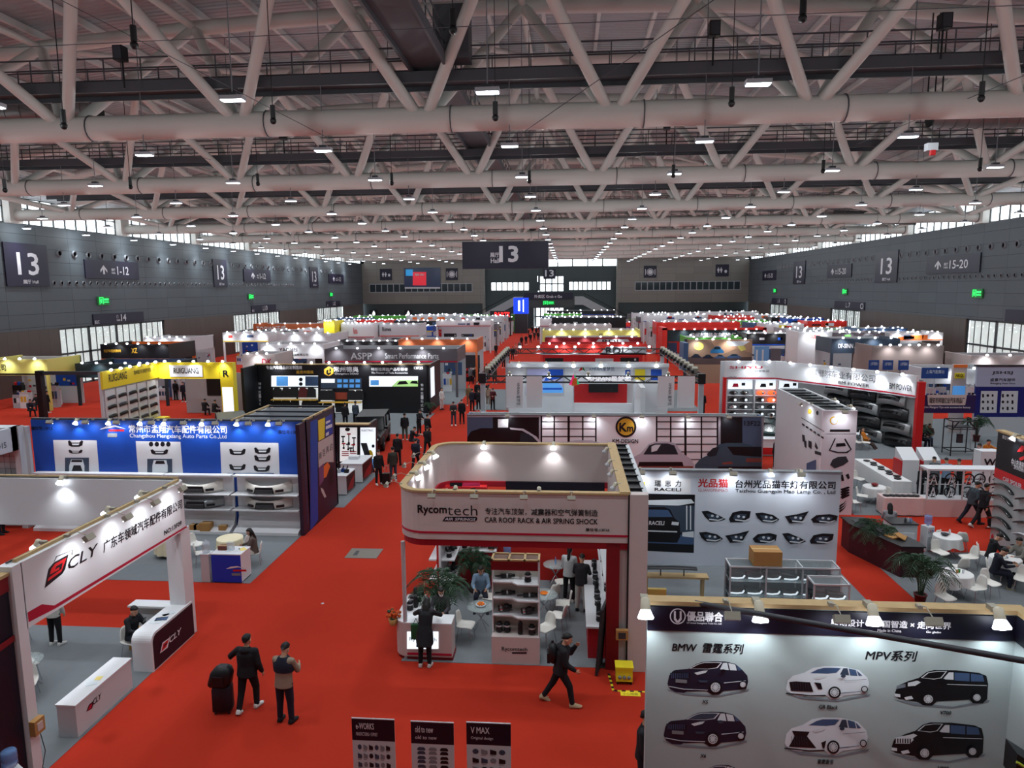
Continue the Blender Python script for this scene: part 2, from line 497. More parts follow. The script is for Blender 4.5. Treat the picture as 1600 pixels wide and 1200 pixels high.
# stair bridge with two escalators
t = thing('stair_bridge', 'dark bridge with Grab n Go sign and a stair down either side', 'bridge', (-4.5, YF - 2, 0))
mb = MB().box(-10.8, 1.6, YF - 4, YF + 3, 4.9, 7.0, M_FRAME).box(-10.4, -8.2, YF - 3.6, YF + 2, 0, 4.9, M_DARK_F).box(-.8, 1.4, YF - 3.6, YF + 2, 0, 4.9, M_DARK_F)
mb.build('deck', t, True)
mb = MB().box(-10.4, 1.2, YF - 4.3, YF - 4.05, 7.0, 8.5, M_SIGN); sg = mb.build('sign_board', t, True)
text('外卖区 Grab n Go', (-8.0, YF - 4.33, 7.25), (1, 0, 0), (0, 0, 1), 6.6, .8, M_SIGNT, sg, bold=.02)
M_ESC = mat('escalator_cladding', (150, 154, 156), .4, .3)
for sgn, xs in ((1, 1.6), (-1, -10.8)):
 pts = [(xs, YF - 4, 7.6), (xs + sgn * 2.0, YF - 4, 7.6), (xs + sgn * 14.5, YF - 4, 1.0), (xs + sgn * 14.5, YF - 4, 0), (xs + sgn * 12.5, YF - 4, 0), (xs + sgn * 2, YF - 4, 5.6), (xs, YF - 4, 5.6)]
 if sgn < 0: pts = pts[::-1]
 MB().prism(pts, (0, 1.6, 0), M_ESC).build('escalator_flight', t, True)
 MB().path([(xs, YF - 4.05, 8.5), (xs + sgn * 2, YF - 4.05, 8.5), (xs + sgn * 14.6, YF - 4.05, 1.9)], .09, BLACK).build('handrail', t, True)
# ---------------------------------------------------------------- roof trusses
UNIT = {}
def unit_tube(m, n=10):
 k = (m.name, n)
 if k not in UNIT:
  UNIT[k] = MB().tube((0, 0, 0), (0, 0, 1), 1, m, n).mesh('tube')
 return UNIT[k]
def bar(name, p, q, r, m, parent, n=10):
 p = Vector(p); q = Vector(q); d = q - p
 o = bpy.data.objects.new(name, unit_tube(m, n)); COL.objects.link(o)
 L = d.length
 M = Vector((0, 0, 1)).rotation_difference(d).to_matrix().to_4x4()
 M = Matrix.Translation(p) @ M @ Matrix.Diagonal((r, r, L, 1))
 if parent is not None:
  o.parent = parent; M = Matrix.Translation(-wloc(parent)) @ M
 o.matrix_local = M
 return o
TW = 4.2
NODES = [-6.05 + 7.87 * k for k in range(-6, 7)]
NODES = [x for x in NODES if XL < x < XR]
ZC = 16.6
ORD = ['first', 'second', 'third', 'fourth', 'fifth', 'sixth', 'seventh', 'eighth', 'ninth', 'tenth']
for k in range(9):
 Y = 29.95 + 16 * k
 t = thing('roof_truss', 'pale steel tube roof truss spanning the hall, %s from the camera' % ORD[k], 'truss', (XC, Y, ZC), group='roof trusses')
 bar('bottom_chord', (XL + .3, Y, ZC), (XR - .3, Y, ZC), .52, M_STEEL, t, 16)
 pts = [XL + .3] + [x + 3.93 for x in NODES if x + 3.93 < XR - 1] + [XR - .3]
 for s in (-1, 1):
  mb = MB()
  for a, b in zip(pts, pts[1:]):
   mb.tube((a, Y + s * TW, ztop(a)), (b, Y + s * TW, ztop(b)), .33, M_STEEL, 12, caps=False)
  mb.build('top_chord', t, True)
 for x in NODES:
  for dx in (-3.93, 3.93):
   xt = min(max(x + dx, XL + .3), XR - .3)
   for s in (-1, 1):
    bar('diagonal', (x + dx * .08, Y + s * .25, ZC + .3), (xt, Y + s * TW, ztop(xt)), .24, M_STEEL, t)
 for x in pts[1:-1]:
  bar('cross_tie', (x, Y - TW, ztop(x)), (x, Y + TW, ztop(x)), .17, M_STEEL, t, 8)
 for x in NODES: bar('chord_strap', (x + 1.2, Y, ZC), (x + 1.24, Y, ZC), .56, M_CATW, t, 16)
 # roof bracing between this truss and the next
 if k < 8:
  for j, x in enumerate(pts[1:-1]):
   xn = pts[min(max(j + (1 if (j + k) % 2 else 2) , 1), len(pts) - 2)]
   bar('roof_brace', (x, Y + TW, ztop(x)), (xn, Y + 16 - TW, ztop(xn)), .15, M_STEEL, t, 8)
# catwalks: one across in every truss, one lengthwise
def catwalk(name, label, p, q, wdt, z, parent=None):
 p = Vector((p[0], p[1], z)); q = Vector((q[0], q[1], z)); d = (q - p); L = d.length; d.normalize(); s = Vector((-d.y, d.x, 0))
 t = thing(name, label, 'catwalk', tuple(p), group='roof catwalks')
 mb = MB()
 for e in (-1, 1):
  o = s * (e * wdt / 2)
  a = p + o; b = q + o
  x0, x1 = min(a.x, b.x), max(a.x, b.x); y0, y1 = min(a.y, b.y), max(a.y, b.y)
  mb.box(x0 - .05, x1 + .05, y0 - .05, y1 + .05, z - .25, z + .18, M_CATW)
 a = p - s * wdt / 2; b = q + s * wdt / 2
 mb.box(min(a.x, b.x), max(a.x, b.x), min(a.y, b.y), max(a.y, b.y), z - .06, z, M_CATW)
 mb.build('deck', t, True)
 for e in (-1, 1):
  mb = MB(); o = s * (e * wdt / 2)
  for zz in (.6, 1.1): mb.tube(p + o + Vector((0, 0, zz)), q + o + Vector((0, 0, zz)), .035, M_CATW, 5)
  n = int(L / 1.6)
  for i in range(n + 1):
   c = p + d * (L * i / n) + o
   mb.tube(c, c + Vector((0, 0, 1.12)), .03, M_CATW, 4)
  mb.build('handrail', t, True)
 return t
for k in range(9):
 Y = 29.95 + 16 * k
 catwalk('catwalk', 'dark railed catwalk running across inside the %s roof truss' % ORD[k], (XL + 4, Y), (XR - 4, Y), 1.3, ZC + 1.55)
catwalk('catwalk', 'dark railed catwalk running lengthwise under the middle of the roof', (-5.6, 12), (-5.6, 160), 1.5, ZC + 1.95)
MB().box(-5.3, -3.9, 28.6, 29.6, ZC + 2.0, ZC + 4.0, M_CATW).top('equipment_cabinet', 'dark steel cabinet on the catwalk crossing over the nearest truss', 'cabinet', (-4.6, 29, ZC + 2))
# long stay cables
for i, (a, b, Ya, Yb) in enumerate((((95, 0), (560, 240), 22, 28), ((0, 160), (330, 250), 30, 38), ((1115, 0), (820, 205), 22, 29), ((1600, 118), (1340, 225), 27, 36), ((0, 75), (800, 38), 24, 24), ((800, 40), (1600, 8), 24, 24))):
 p, q = atY(*a, Ya), atY(*b, Yb); MB().tube(p, q, .014, M_CATW, 4).top('stay_cable', 'thin dark stay cable stretched through the roof trusses, %s of several' % ORD[i], 'cable', p)
# ventilation ducts
M_DUCT = mat('galvanised_duct', (120, 122, 122), .35, .6)
for lab, pts in (('left', [(-49, 35, 17.6), (-38, 36, 18.9), (-26, 38.5, 19.6)]), ('right', [(42, 41, 17.4), (30, 41.5, 18.6), (20, 42, 19.0)]), ('far left', [(-50, 84, 17.6), (-40, 86, 18.3)]), ('far right', [(42, 90, 17.6), (33, 92, 18.2)])):
 mb = MB(); n = 0
 for a, b in zip(pts, pts[1:]):
  a = Vector(a); b = Vector(b); m_ = 16
  for i in range(m_):
   c = a.lerp(b, i / m_); e = a.lerp(b, (i + 1) / m_)
   mb.tube(c, e, .75, M_DUCT, 16, .75, False)
   mb.tube(c, c.lerp(e, .12), .8, M_DUCT, 16, .8)
 mb.top('air_duct', 'ribbed round metal duct under the roof at the %s' % lab, 'duct', pts[0])
# ---------------------------------------------------------------- hanging lamps
ld = bpy.data.lights.new('hall_lamp_light', 'AREA')
ld.shape = 'RECTANGLE'; ld.size = .66; ld.size_y = .26; ld.energy = LAMP_W; ld.color = (.9, .96, 1.0); ld.spread = math.radians(112)
LZ = 15.35
t = thing('hall_lamp', 'rectangular white lamp hanging on a rod from the roof', 'lamp', (0, 0, LZ), group='hanging hall lamps')
MB().cbox((0, 0, .09), (.72, .32, .12), LGREY).cbox((0, 0, .2), (.3, .2, .1), DKGREY).build('housing', t)
MB().cbox((0, 0, .015), (.66, .27, .03), M_LAMPW).build('diffuser', t)
rod = MB().tube((0, 0, 0), (0, 0, 1), .02, GREY, 5).build('rod', t); rod.location = (0, 0, .2)
lo = bpy.data.objects.new('lamp_light', ld); COL.objects.link(lo); lo.parent = t; lo.location = (0, 0, -.02)
lu = bpy.data.lights.new('hall_lamp_fill', 'POINT'); lu.shadow_soft_size = .1; lu.energy = LAMP_FILL; lu.color = (.88, .96, 1.0)  # added fill light without a visible source, lifts ceiling and walls
lo = bpy.data.objects.new('lamp_fill', lu); COL.objects.link(lo); lo.parent = t; lo.location = (0, 0, -.16)
first = True
for j in range(-2, 18):
 for i in range(-6, 6):
  x, y = -2.4 + 7.85 * i, 21.6 + 8 * j
  z = LZ
  if first:
   t.location = (x, y, z); first = False; q = t
  else:
   q = dup(t, (x, y, z))
  for c in q.children:
   if c.name.startswith('rod'): c.scale = (1, 1, zdeck(x) - z - .22)
# hook blocks on cables below the chords
M_HOOK = mat('hook_black', (18, 18, 20), .5)
h = thing('hoist_hook', 'small black hook block hanging on a cable from the roof', 'hook', (0, 0, 0), group='hook blocks under the roof')
cb_ = MB().tube((0, 0, 0), (0, 0, 1), .016, M_HOOK, 4).build('cable', h); cb_.location = (0, 0, .5)
MB().tube((0, 0, .12), (0, 0, .55), .09, M_HOOK, 8).ball((0, 0, .02), .12, M_HOOK, 8, 5).build('block', h)
HK = [(100, 198, 23), (427, 190, 25), (774, 185, 25), (1143, 163, 25), (1533, 155, 25), (8, 298, 33), (204, 293, 37), (403, 288, 37), (612, 287, 37), (1052, 275, 37), (1286, 268, 37), (1531, 265, 37), (210, 72, 20), (708, 48, 20), (1254, 30, 20), (827, 284, 37)]
for i, (x, y, Y) in enumerate(HK):
 p = atY(x, y, Y)
 if i == 0: h.location = p; q = h
 else: q = dup(h, p)
 for c in q.children:
  if c.name.startswith('cable'): c.scale = (1, 1, zdeck(p.x) - p.z - .52)
# speakers on the catwalks
for x, y, Y, s in ((188, 84, 28, 'left end'), (1116, 46, 29, 'right part'), (1476, 34, 29, 'far right part'), (442, 212, 46, 'left part of the second truss'), (1042, 196, 46, 'right part of the second truss')):
 p = atY(x, y, Y)
 MB().cbox((p.x, p.y, p.z), (.4, .4, .55), BLACK).cbox((p.x, p.y - .205, p.z), (.32, .02, .46), DKGREY).tube(p + Vector((0, .1, -1.3)), p + Vector((0, .1, -.25)), .04, BLACK, 5).top('loudspeaker', 'small black loudspeaker on the roof catwalk, %s' % s, 'speaker', p)
p = atY(1455, 230, 31); t = thing('chain_hoist', 'red and white chain hoist hanging on dark rods below the first truss, right', 'hoist', p)
MB().cbox((0, 0, 0), (.42, .3, .3), WHITE2).cbox((.02, -.1, -.24), (.18, .16, .2), RED).build('motor', t)
for x in (-.28, 0, .28): MB().tube((x, 0, 1.9), (x, 0, 5.2), .03, M_HOOK, 5).build('rod', t)
MB().cbox((0, 0, 1.9), (.75, .3, .06), M_HOOK).tube((0, 0, .1), (0, 0, 1.9), .02, M_HOOK, 5).build('hanger', t)
# ---------------------------------------------------------------- air nozzles of the side walls
def nozzle_proto(r):
 d = r * .6
 mb = MB()
 mb.lathe([(r * 1.25, 0), (r * 1.25, .04), (r * 1.05, .07), (r, d), (r * .95, d), (r * .9, .02)], (0, 0, 0), GREY, 16, axis=(1, 0, 0))
 mb.lathe([(0.001, .03), (r * .92, .03)], (0, 0, 0), M_VENT, 16, axis=(1, 0, 0))
 return mb.mesh('air_nozzle')
NZB, NZS = nozzle_proto(.30), nozzle_proto(.18)
def nozzles(X, sgn, skip):
 side = 'left' if sgn < 0 else 'right'
 for me, dy, z, lab in ((NZB, 2.15, 13.45, 'upper'), (NZS, 1.075, 10.5, 'lower')):
  y = 50.2
  while y < (150 if me is NZB else 128):
   if not any(a < y < b for a, b in skip):
    o = bpy.data.objects.new('air_nozzle', me); COL.objects.link(o)
    o.location = (X, y, z); o.rotation_euler = (0, 0, 0 if sgn < 0 else PI)
    o['label'] = 'round air nozzle in the %s row along the %s side wall' % (lab, side); o['category'] = 'air vent'; o['group'] = '%s nozzle row of the %s wall' % (lab, side)
   y += dy
nozzles(XL, -1, [(59.5, 66.3), (97.8, 102.2), (135.5, 141)])
nozzles(XR, 1, [(63, 70.4), (95.5, 103), (131, 139)])
# ---------------------------------------------------------------- wall signs
def wall_sign(X, sgn, y0, y1, z0, z1, items, label, name='wall_sign'):
 """items: (body, u0, u1, v0, v1) fractions of the board, u read left to right, v up"""
 c = (X, (y0 + y1) / 2, (z0 + z1) / 2)
 t = thing(name, label, 'sign', c)
 a, b = (X + .02, X + .14) if sgn < 0 else (X - .14, X - .02)
 MB().box(a, b, y0, y1, z0, z1, M_SIGN).build('board', t, True)
 xf = b + .01 if sgn < 0 else a - .01
 for body, u0, u1, v0, v1 in items:
  W = y1 - y0; Hh = z1 - z0
  if body == '↑':
   s = -sgn; ua = (u0 + u1) / 2; mb = MB()
   def q_(u, v): return (xf, (y0 + u * W) if sgn < 0 else (y1 - u * W), z0 + v * Hh)
   du = (u1 - u0)
   for pts in ([(ua - .12 * du, v0), (ua + .12 * du, v0), (ua + .12 * du, v1 - .1), (ua - .12 * du, v1 - .1)], [(ua - .5 * du, v1 - .26), (ua - .5 * du, v1 - .4), (ua, v1 - .12), (ua, v1)], [(ua + .5 * du, v1 - .26), (ua + .5 * du, v1 - .4), (ua, v1 - .12), (ua, v1)]):
    mb.prism([q_(*a) for a in pts], (-s * .01, 0, 0), M_SIGNT)
   mb.build('arrow', t, True); continue
  if sgn < 0: p = (xf, y0 + u0 * W, z0 + v0 * Hh); r = (0, 1, 0)
  else: p = (xf, y1 - u0 * W, z0 + v0 * Hh); r = (0, -1, 0)
  text(body, p, r, (0, 0, 1), (u1 - u0) * W, (v1 - v0) * Hh, M_SIGNT, t, bold=.012)
T13 = [('13', .27, .76, .27, .78), ('展厅 Hall', .36, .72, .06, .15)]
OR3 = ('nearest', 'second', 'third', 'fourth')
for i, (y0, y1) in enumerate(((60.3, 65.6), (98.0, 102.0), (136, 140.6))):
 wall_sign(XL, -1, y0, y1, 10.15, 14.15, T13, 'tall purple Hall 13 sign on the left wall, %s of them' % OR3[i])
for i, (y0, y1) in enumerate(((63.4, 70.0), (96.0, 102.6), (132, 138.6))):
 wall_sign(XR, 1, y0, y1, 10.0, 14.2, T13, 'tall purple Hall 13 sign on the right wall, %s of them' % OR3[i])
TA = [('↑', .26, .38, .25, .74), ('展厅\nHalls', .46, .53, .28, .58), ('1-12', .57, .79, .25, .70)]
for i, (y0, y1) in enumerate(((70.9, 80.2), (107.5, 117.5), (147, 157))):
 wall_sign(XL, -1, y0, y1, 11.0, 13.0, TA, 'wide purple sign with up arrow 1-12 on the left wall, %s of them' % OR3[i])
TB = [('↑', .18, .3, .25, .74), ('展厅\nHalls', .36, .44, .28, .58), ('15-20', .47, .80, .25, .70)]
for i, (y0, y1) in enumerate(((77.5, 88.5), (111, 121), (150, 160))):
 wall_sign(XR, 1, y0, y1, 10.9, 12.95, TB, 'wide purple sign with up arrow 15-20 on the right wall, %s of them' % OR3[i])
for i, (y0, y1, n) in enumerate(((71.5, 80.5, '14'), (109.5, 119.0, '13'), (145, 154, '12'))):
 wall_sign(XL, -1, y0, y1, 6.05, 7.2, [('门\nGate', .43, .5, .2, .8), (n, .52, .62, .2, .85), ('B2C', .02, .10, .1, .4)], 'low purple gate sign over the %s glazed gate on the left wall' % OR3[i], 'gate_sign')
for i, (y0, y1, n) in enumerate(((63.0, 72.5, '6'), (105.5, 117.0, '7'), (142, 152, '8'))):
 wall_sign(XR, 1, y0, y1, 6.05, 7.2, [('门\nGate', .4, .47, .2, .8), (n, .5, .55, .2, .85), ('○', .88, .97, .15, .85)], 'low purple gate sign over the %s glazed gate on the right wall' % OR3[i], 'gate_sign')
def exit_sign(c, sgn, label, axis='X', w_=1.9, h_=.95):
 t = thing('exit_sign', label, 'exit sign', c)
 x, y, z = c
 if axis == 'X':
  a, b = (x + .05, x + .2) if sgn < 0 else (x - .2, x - .05)
  MB().box(a, b, y - w_ / 2, y + w_ / 2, z - h_ / 2, z + h_ / 2, GREEN).build('housing', t, True)
  xf = b + .012 if sgn < 0 else a - .012
  mb = MB()
  s = 1 if sgn < 0 else -1
  def q(u0, u1, v0, v1):
   ys = sorted((y + s * (u0 - .5) * w_, y + s * (u1 - .5) * w_))
   mb.box(min(xf, xf - .01 * -sgn), max(xf, xf - .01 * -sgn), ys[0], ys[1], z + (v0 - .5) * h_, z + (v1 - .5) * h_, M_GLOWG)
  q(.1, .15, .12, .9); q(.15, .42, .82, .9); q(.40, .45, .12, .9); q(.22, .32, .25, .7); q(.5, .9, .55, .75); q(.5, .9, .28, .42)
  mb.build('lit_symbol', t, True)
 else:
  MB().box(x - w_ / 2, x + w_ / 2, y, y + .15, z - h_ / 2, z + h_ / 2, GREEN).build('housing', t, True)
  mb = MB()
  for u0, u1, v0, v1 in ((.1, .15, .12, .9), (.15, .42, .82, .9), (.4, .45, .12, .9), (.22, .32, .25, .7), (.5, .9, .55, .75), (.5, .9, .28, .42)):
   mb.box(x + (u0 - .5) * w_, x + (u1 - .5) * w_, y - .02, y, z + (v0 - .5) * h_, z + (v1 - .5) * h_, M_GLOWG)
  mb.build('lit_symbol', t, True)
for i, y in enumerate((73.4, 109.5, 148)): exit_sign((XL, y, 8.6), -1, 'green lit exit sign on the left wall, %s of them' % OR3[i])
for i, y in enumerate((77.5, 113, 150)): exit_sign((XR, y, 8.7), 1, 'green lit exit sign on the right wall, %s of them' % OR3[i])
exit_sign((-4.6, YF - 4.3, 6.1), 1, 'green lit exit sign under the bridge at the far end', 'Y', 3.0, 1.1)
# hanging hall sign
t = thing('hanging_sign', 'large dark purple board reading Hall 13 hanging in mid hall', 'sign', tuple(atY(789, 398, 84)))
p0 = atY(722, 378, 84); p1 = atY(857, 419, 84)
bd = MB(); bd.box(p0.x, p1.x, 84, 84.9, p1.z, p0.z, M_SIGN); bd.build('board', t, True)
for x in (p0.x + 1.2, p1.x - 1.2): MB().tube((x, 84.4, p0.z - .02), (x, 84.4, zdeck(x)), .03, GREY, 5).build('hanger', t, True)
pl = ('Y', 84)
ptext(pl, '13', 781, 409, 809, 385, M_SIGNT, t, bold=.03)
ptext(pl, '展厅', 766, 402, 780, 395, M_SIGNT, t)
ptext(pl, 'Hall', 767, 411, 780, 404, M_SIGNT, t)
# signs on the far wall
FY = YF - .12
def far_sign(x0, y0, x1, y1, label, items, name='pictogram_sign', Y=FY, m=None):
 a = atY(x0, y1, Y); b = atY(x1, y0, Y)
 t = thing(name, label, 'sign', ((a.x + b.x) / 2, Y, (a.z + b.z) / 2))
 MB().box(a.x, b.x, Y - .1, Y + .2, a.z, b.z, m or M_SIGN).build('board', t, True)
 pl = ('Y', Y - .1)
 for it in items:
  if it[0] == 't': ptext(pl, it[1], *it[2:6], M_SIGNT, t, off=.02)
  else: prints(pl, it[1], t, 'pictogram', .02)
def pic_plate(cx, cy, r=6.5):
 return [(M_SIGNT, ell(cx, cy, r, r)), (M_SIGN, ell(cx, cy, r * .86, r * .86)), (M_SIGNT, ell(cx, cy, r * .68, r * .68)), (M_SIGNT, rect(cx - r * 1.45, cy - r * .8, cx - r * 1.25, cy + r * .8)), (M_SIGNT, rect(cx + r * 1.25, cy - r * .8, cx + r * 1.45, cy + r * .8))]
def pic_person(cx, cy, h, m=None):
 m = m or M_SIGNT
 return [(m, ell(cx, cy - h * .4, h * .12, h * .12, 8)), (m, [(cx - h * .2, cy - h * .25), (cx - h * .24, cy + h * .12), (cx - h * .13, cy + h * .12), (cx - h * .11, cy + h * .5), (cx + h * .11, cy + h * .5), (cx + h * .13, cy + h * .12), (cx + h * .24, cy + h * .12), (cx + h * .2, cy - h * .25)])]
far_sign(594, 420, 612, 438, 'purple toilets pictogram sign on the left beige bay', [('p', pic_person(598.5, 429, 7) + pic_person(602.5, 429, 7) + [(M_SIGNT, ell(608, 430, 2, 2.4, 8))])])
far_sign(697, 419, 715, 438, 'purple plate and cutlery sign on the left beige bay', [('p', pic_plate(706, 428.5, 5.5))])
far_sign(1006, 415, 1026, 434, 'purple plate and cutlery sign on the right beige bay', [('p', pic_plate(1016, 425, 5.5))])
far_sign(1118, 413, 1139, 432, 'purple toilets pictogram sign on the right beige bay', [('p', pic_person(1122.5, 422, 8) + pic_person(1127, 422, 8) + [(M_SIGNT, ell(1134, 424, 2.2, 2.6, 8))])])
far_sign(849, 420, 868, 436, 'dark square sign reading 13 on the far dark bay', [('t', '13', 852, 432, 865, 422)], 'hall_number_sign', Y=YF + 2.8)
M_LSCR = mat('led_screen_navy', (16, 26, 56), .3, emit=.5)
M_LRED = mat('led_screen_red', (196, 24, 44), .3, emit=.7)
M_LBLU = mat('led_screen_cyan', (20, 130, 190), .3, emit=.7)
far_sign(632, 418, 688, 449, 'big led screen with navy picture and red square on the left beige bay',
  [('p', [(M_LBLU, rect(634, 421, 645, 431)), (M_LRED, rect(645, 425, 666, 446)), (M_SIGNT, rect(632.5, 448.6, 688, 451))]), ('t', '展会', 648, 431, 663, 427.5)], 'led_screen', m=M_LSCR)
for x, g in ((584, 'left'), (638, 'middle left'), (1091, 'middle right'), (1152, 'right')):
 far_sign(x - 5.5, 484, x + 5.5, 497.5, 'lit black toilet door sign at the foot of the far wall, %s of four' % g, [('p', pic_person(x, 490.5, 9, M_GLOWW))], 'toilet_sign', Y=YF + .6, m=BLACK)
far_sign(1026, 486, 1033, 497, 'lit black bag check sign at the foot of the far wall', [('p', [(M_GLOWW, rect(1027.5, 489, 1031.8, 495)), (M_GLOWW, rect(1028.6, 487.4, 1030.8, 488.6))])], 'bag_sign', Y=YF + .6, m=BLACK)
# ================================================================ people
SKIN = mat('skin', (196, 150, 124), .6)
HAIRM = mat('hair_black', (14, 12, 14), .6)
JACK = mat('jacket_cloth', (16, 17, 24), .85, var=.1)
TROU = mat('trouser_cloth', (20, 22, 32), .85)
SHOE = mat('shoe_leather', (24, 24, 28), .6)
MASKM = mat('mask_white', (225, 230, 235), .7)
SOLE = mat('shoe_white', (205, 205, 205), .6)
LIPM = mat('lip', (150, 80, 76), .6)
def av(a, b, side):
 a = math.radians(a); b = math.radians(b)
 return Vector((side * math.sin(b), -math.sin(a) * math.cos(b), -math.cos(a) * math.cos(b)))
def remesh(mb, name, vox, smooth, m):
 me = mb.mesh('tmp'); o = bpy.data.objects.new('tmp', me); COL.objects.link(o)
 md = o.modifiers.new('r', 'REMESH'); md.mode = 'VOXEL'; md.voxel_size = vox
 if smooth:
  sm = o.modifiers.new('s', 'SMOOTH'); sm.factor = .5; sm.iterations = smooth
 dg = bpy.context.evaluated_depsgraph_get(); dg.update()
 out = bpy.data.meshes.new_from_object(o.evaluated_get(dg))
 bpy.data.objects.remove(o)
 out.name = name
 out.materials.clear(); out.materials.append(m)
 n = len(out.polygons)
 out.polygons.foreach_set('use_smooth', [True] * n)
 out.polygons.foreach_set('material_index', [0] * n)
 return out
def limb(mb, p, q, r1, r2, m, n=12):
 mb.tube(p, q, r1, m, n, r2); mb.ball(p, r1, m, n, 8); mb.ball(q, r2, m, n, 8)
def oval(c, t, x, rx, ry, n=16):
 """ring around c, in the plane square to t; x is its wide axis"""
 y = t.cross(x).normalized()
 return [c + x * (rx * math.cos(2 * PI * i / n)) + y * (ry * math.sin(2 * PI * i / n)) for i in range(n)]
PEOPLE = {}
def person_proto(key, lean=3, al=((8, 8), (20, 2)), ar=((8, 8), (20, 2)), ll=((2, 3), (-2, 2)), lr=((2, 3), (-2, 2)), head=(0, 0), hair='short',
    mask=False, pz=None, fy=(8, 8), fp=(0, 0), twist=0, coat=0.0, hood=False, wide=1.0, skirt=False, label=''):
 """one posed figure, facing -Y; angles are absolute, forward and outward from hanging straight down"""
 t = Vector((0, -math.sin(math.radians(lean)), math.cos(math.radians(lean))))
 tw = math.radians(twist); X = Vector((math.cos(tw), math.sin(tw), 0)).normalized()
 pel = Vector((0, 0, 0)); nk = pel + t * .52
 J = {}
 for s, A, L in ((1, al, ll), (-1, ar, lr)):
  sh = pel + t * .46 + X * (s * .175)
  el = sh + av(A[0][0], A[0][1], s) * .285; wr = el + av(A[1][0], A[1][1], s) * .245
  hp = Vector((s * .09, 0, -.04)); kn = hp + av(L[0][0], L[0][1], s) * .42; an = kn + av(L[1][0], L[1][1], s) * .41
  J[s] = (sh, el, wr, hp, kn, an)
 if pz is None:
  pz = .085 - min(J[1][5].z, J[-1][5].z)
 U = Vector((0, 0, pz))
 pel += U; nk += U
 for s in J: J[s] = tuple(v + U for v in J[s])
 hpit, hyaw = math.radians(head[0] + lean), math.radians(head[1])
 HM = Matrix.Rotation(hyaw, 3, 'Z') @ Matrix.Rotation(hpit, 3, 'X')
 hc = nk + t * .06 + HM @ Vector((0, -.02, .115))
 # ---- body, one continuous skin
 b = MB(); m = SKIN
 def H(x, y, z): return hc + HM @ Vector((x, y, z))
 rs = []
 for z, rx, ry, dy in ((-.125, .02, .03, -.05), (-.115, .045, .05, -.045), (-.085, .062, .075, -.025), (-.04, .07, .088, -.008), (.01, .074, .096, 0), (.05, .076, .1, .004), (.09, .064, .084, .006), (.118, .036, .048, .006), (.127, .01, .012, .006)):
  rs.append([H(rx * math.cos(2 * PI * i / 16), dy + ry * math.sin(2 * PI * i / 16), z) for i in range(16)])
 b.rings(rs, m)
 b.tube(H(0, -.09, .015), H(0, -.118, -.035), .011, m, 8, .017); b.ball(H(0, -.112, -.036), .018, m, 8, 6)
 for s in (-1, 1): b.ball(H(s * .077, .008, -.01), (.014, .026, .034), m, 8, 6)
 b.tube(nk - t * .05, hc + HM @ Vector((0, .012, -.06)), .056, m, 12, .05)
 tor = ((-.08, .155, .105), (.03, .15, .1), (.14, .135, .09), (.26, .15, .1), (.37, .165, .105), (.45, .155, .09), (.5, .08, .065), (.53, .05, .05))
 b.rings([oval(pel + t * h, t, X, a, c) for h, a, c in tor], m)
 for s in (1, -1):
  sh, el, wr, hp, kn, an = J[s]
  limb(b, sh, el, .05, .04, m); limb(b, el, wr, .039, .027, m)
  limb(b, hp, kn, .083, .055, m); limb(b, kn, an, .054, .036, m)
  b.ball(kn.lerp(an, .28) + Vector((0, .012, 0)), .056, m, 10, 7)
  fwd = Vector((s * math.sin(math.radians(fy[0 if s > 0 else 1])), -1, 0)).normalized()
  limb(b, an, an + fwd * .1 - Vector((0, 0, .05)), .034, .018, m)
  # hand: palm, four bent fingers, thumb from the palm's side
  d = (wr - el).normalized(); nn = Vector((-s, 0, 0)) - d * Vector((-s, 0, 0)).dot(d)
  if nn.length < .2: nn = Vector((0, 0, -1)) - d * Vector((0, 0, -1)).dot(d)
  nn.normalize(); sd = d.cross(nn).normalized()
  if sd.dot(Vector((0, -1, .3))) < 0: sd = -sd
  pc = wr + d * .05
  b.rings([oval(wr, d, sd, .026, .02, 10), oval(pc, d, sd, .038, .018, 10), oval(wr + d * .092, d, sd, .039, .014, 10)], m)
  for k, (o, L) in enumerate(((.029, .036), (.01, .042), (-.01, .039), (-.029, .031))):
   f0 = wr + d * .085 + sd * o; d1 = (d * .92 + nn * .4).normalized(); d2 = (d * .6 + nn * .8).normalized()
   f1 = f0 + d1 * L; f2 = f1 + d2 * L * .9
   limb(b, f0, f1, .0095, .009, m, 6); limb(b, f1, f2, .009, .0075, m, 6)
  th = wr + d * .03 + sd * .03; t1 = th + (d * .7 + sd * .65 + nn * .3).normalized() * .038; t2 = t1 + (d * .9 + sd * .1 + nn * .4).normalized() * .03
  limb(b, th, t1, .013, .011, m, 6); limb(b, t1, t2, .0105, .009, m, 6)
 body = remesh(b, 'person_body', .0105, 1, SKIN)
 # ---- jacket
 j = MB(); m = JACK; k = 1.17 * wide
 jt = [(-.12 - coat, .165 * k, .125 * k), (-.02, .16 * k, .118 * k), (.12, .152 * k, .108 * k), (.26, .16 * k, .115 * k), (.38, .165 * k, .118 * k), (.44, .14 * k, .1 * k), (.5, .085, .08), (.535, .075, .078), (.55, .068, .07)]
 j.rings([oval(pel + t * h, t, X, a, c) for h, a, c in jt], m)
 if hood: j.ball(pel + t * .5 + Vector((0, .085, .0)), (.12, .075, .07), m, 12, 8)
 for s in (1, -1):
  sh, el, wr, hp, kn, an = J[s]
  limb(j, sh, el, .07 * wide, .06 * wide, m); limb(j, el, wr.lerp(el, .06), .06 * wide, .042 * wide, m)
  j.ball(sh.lerp(pel + t * .4, .3), .09, m, 12, 8)
  if coat > .2: limb(j, hp, hp.lerp(kn, .62), .125, .13, m)
 jack = remesh(j, 'jacket', .016, 3, JACK)
 # ---- trousers
 q = MB(); m = TROU
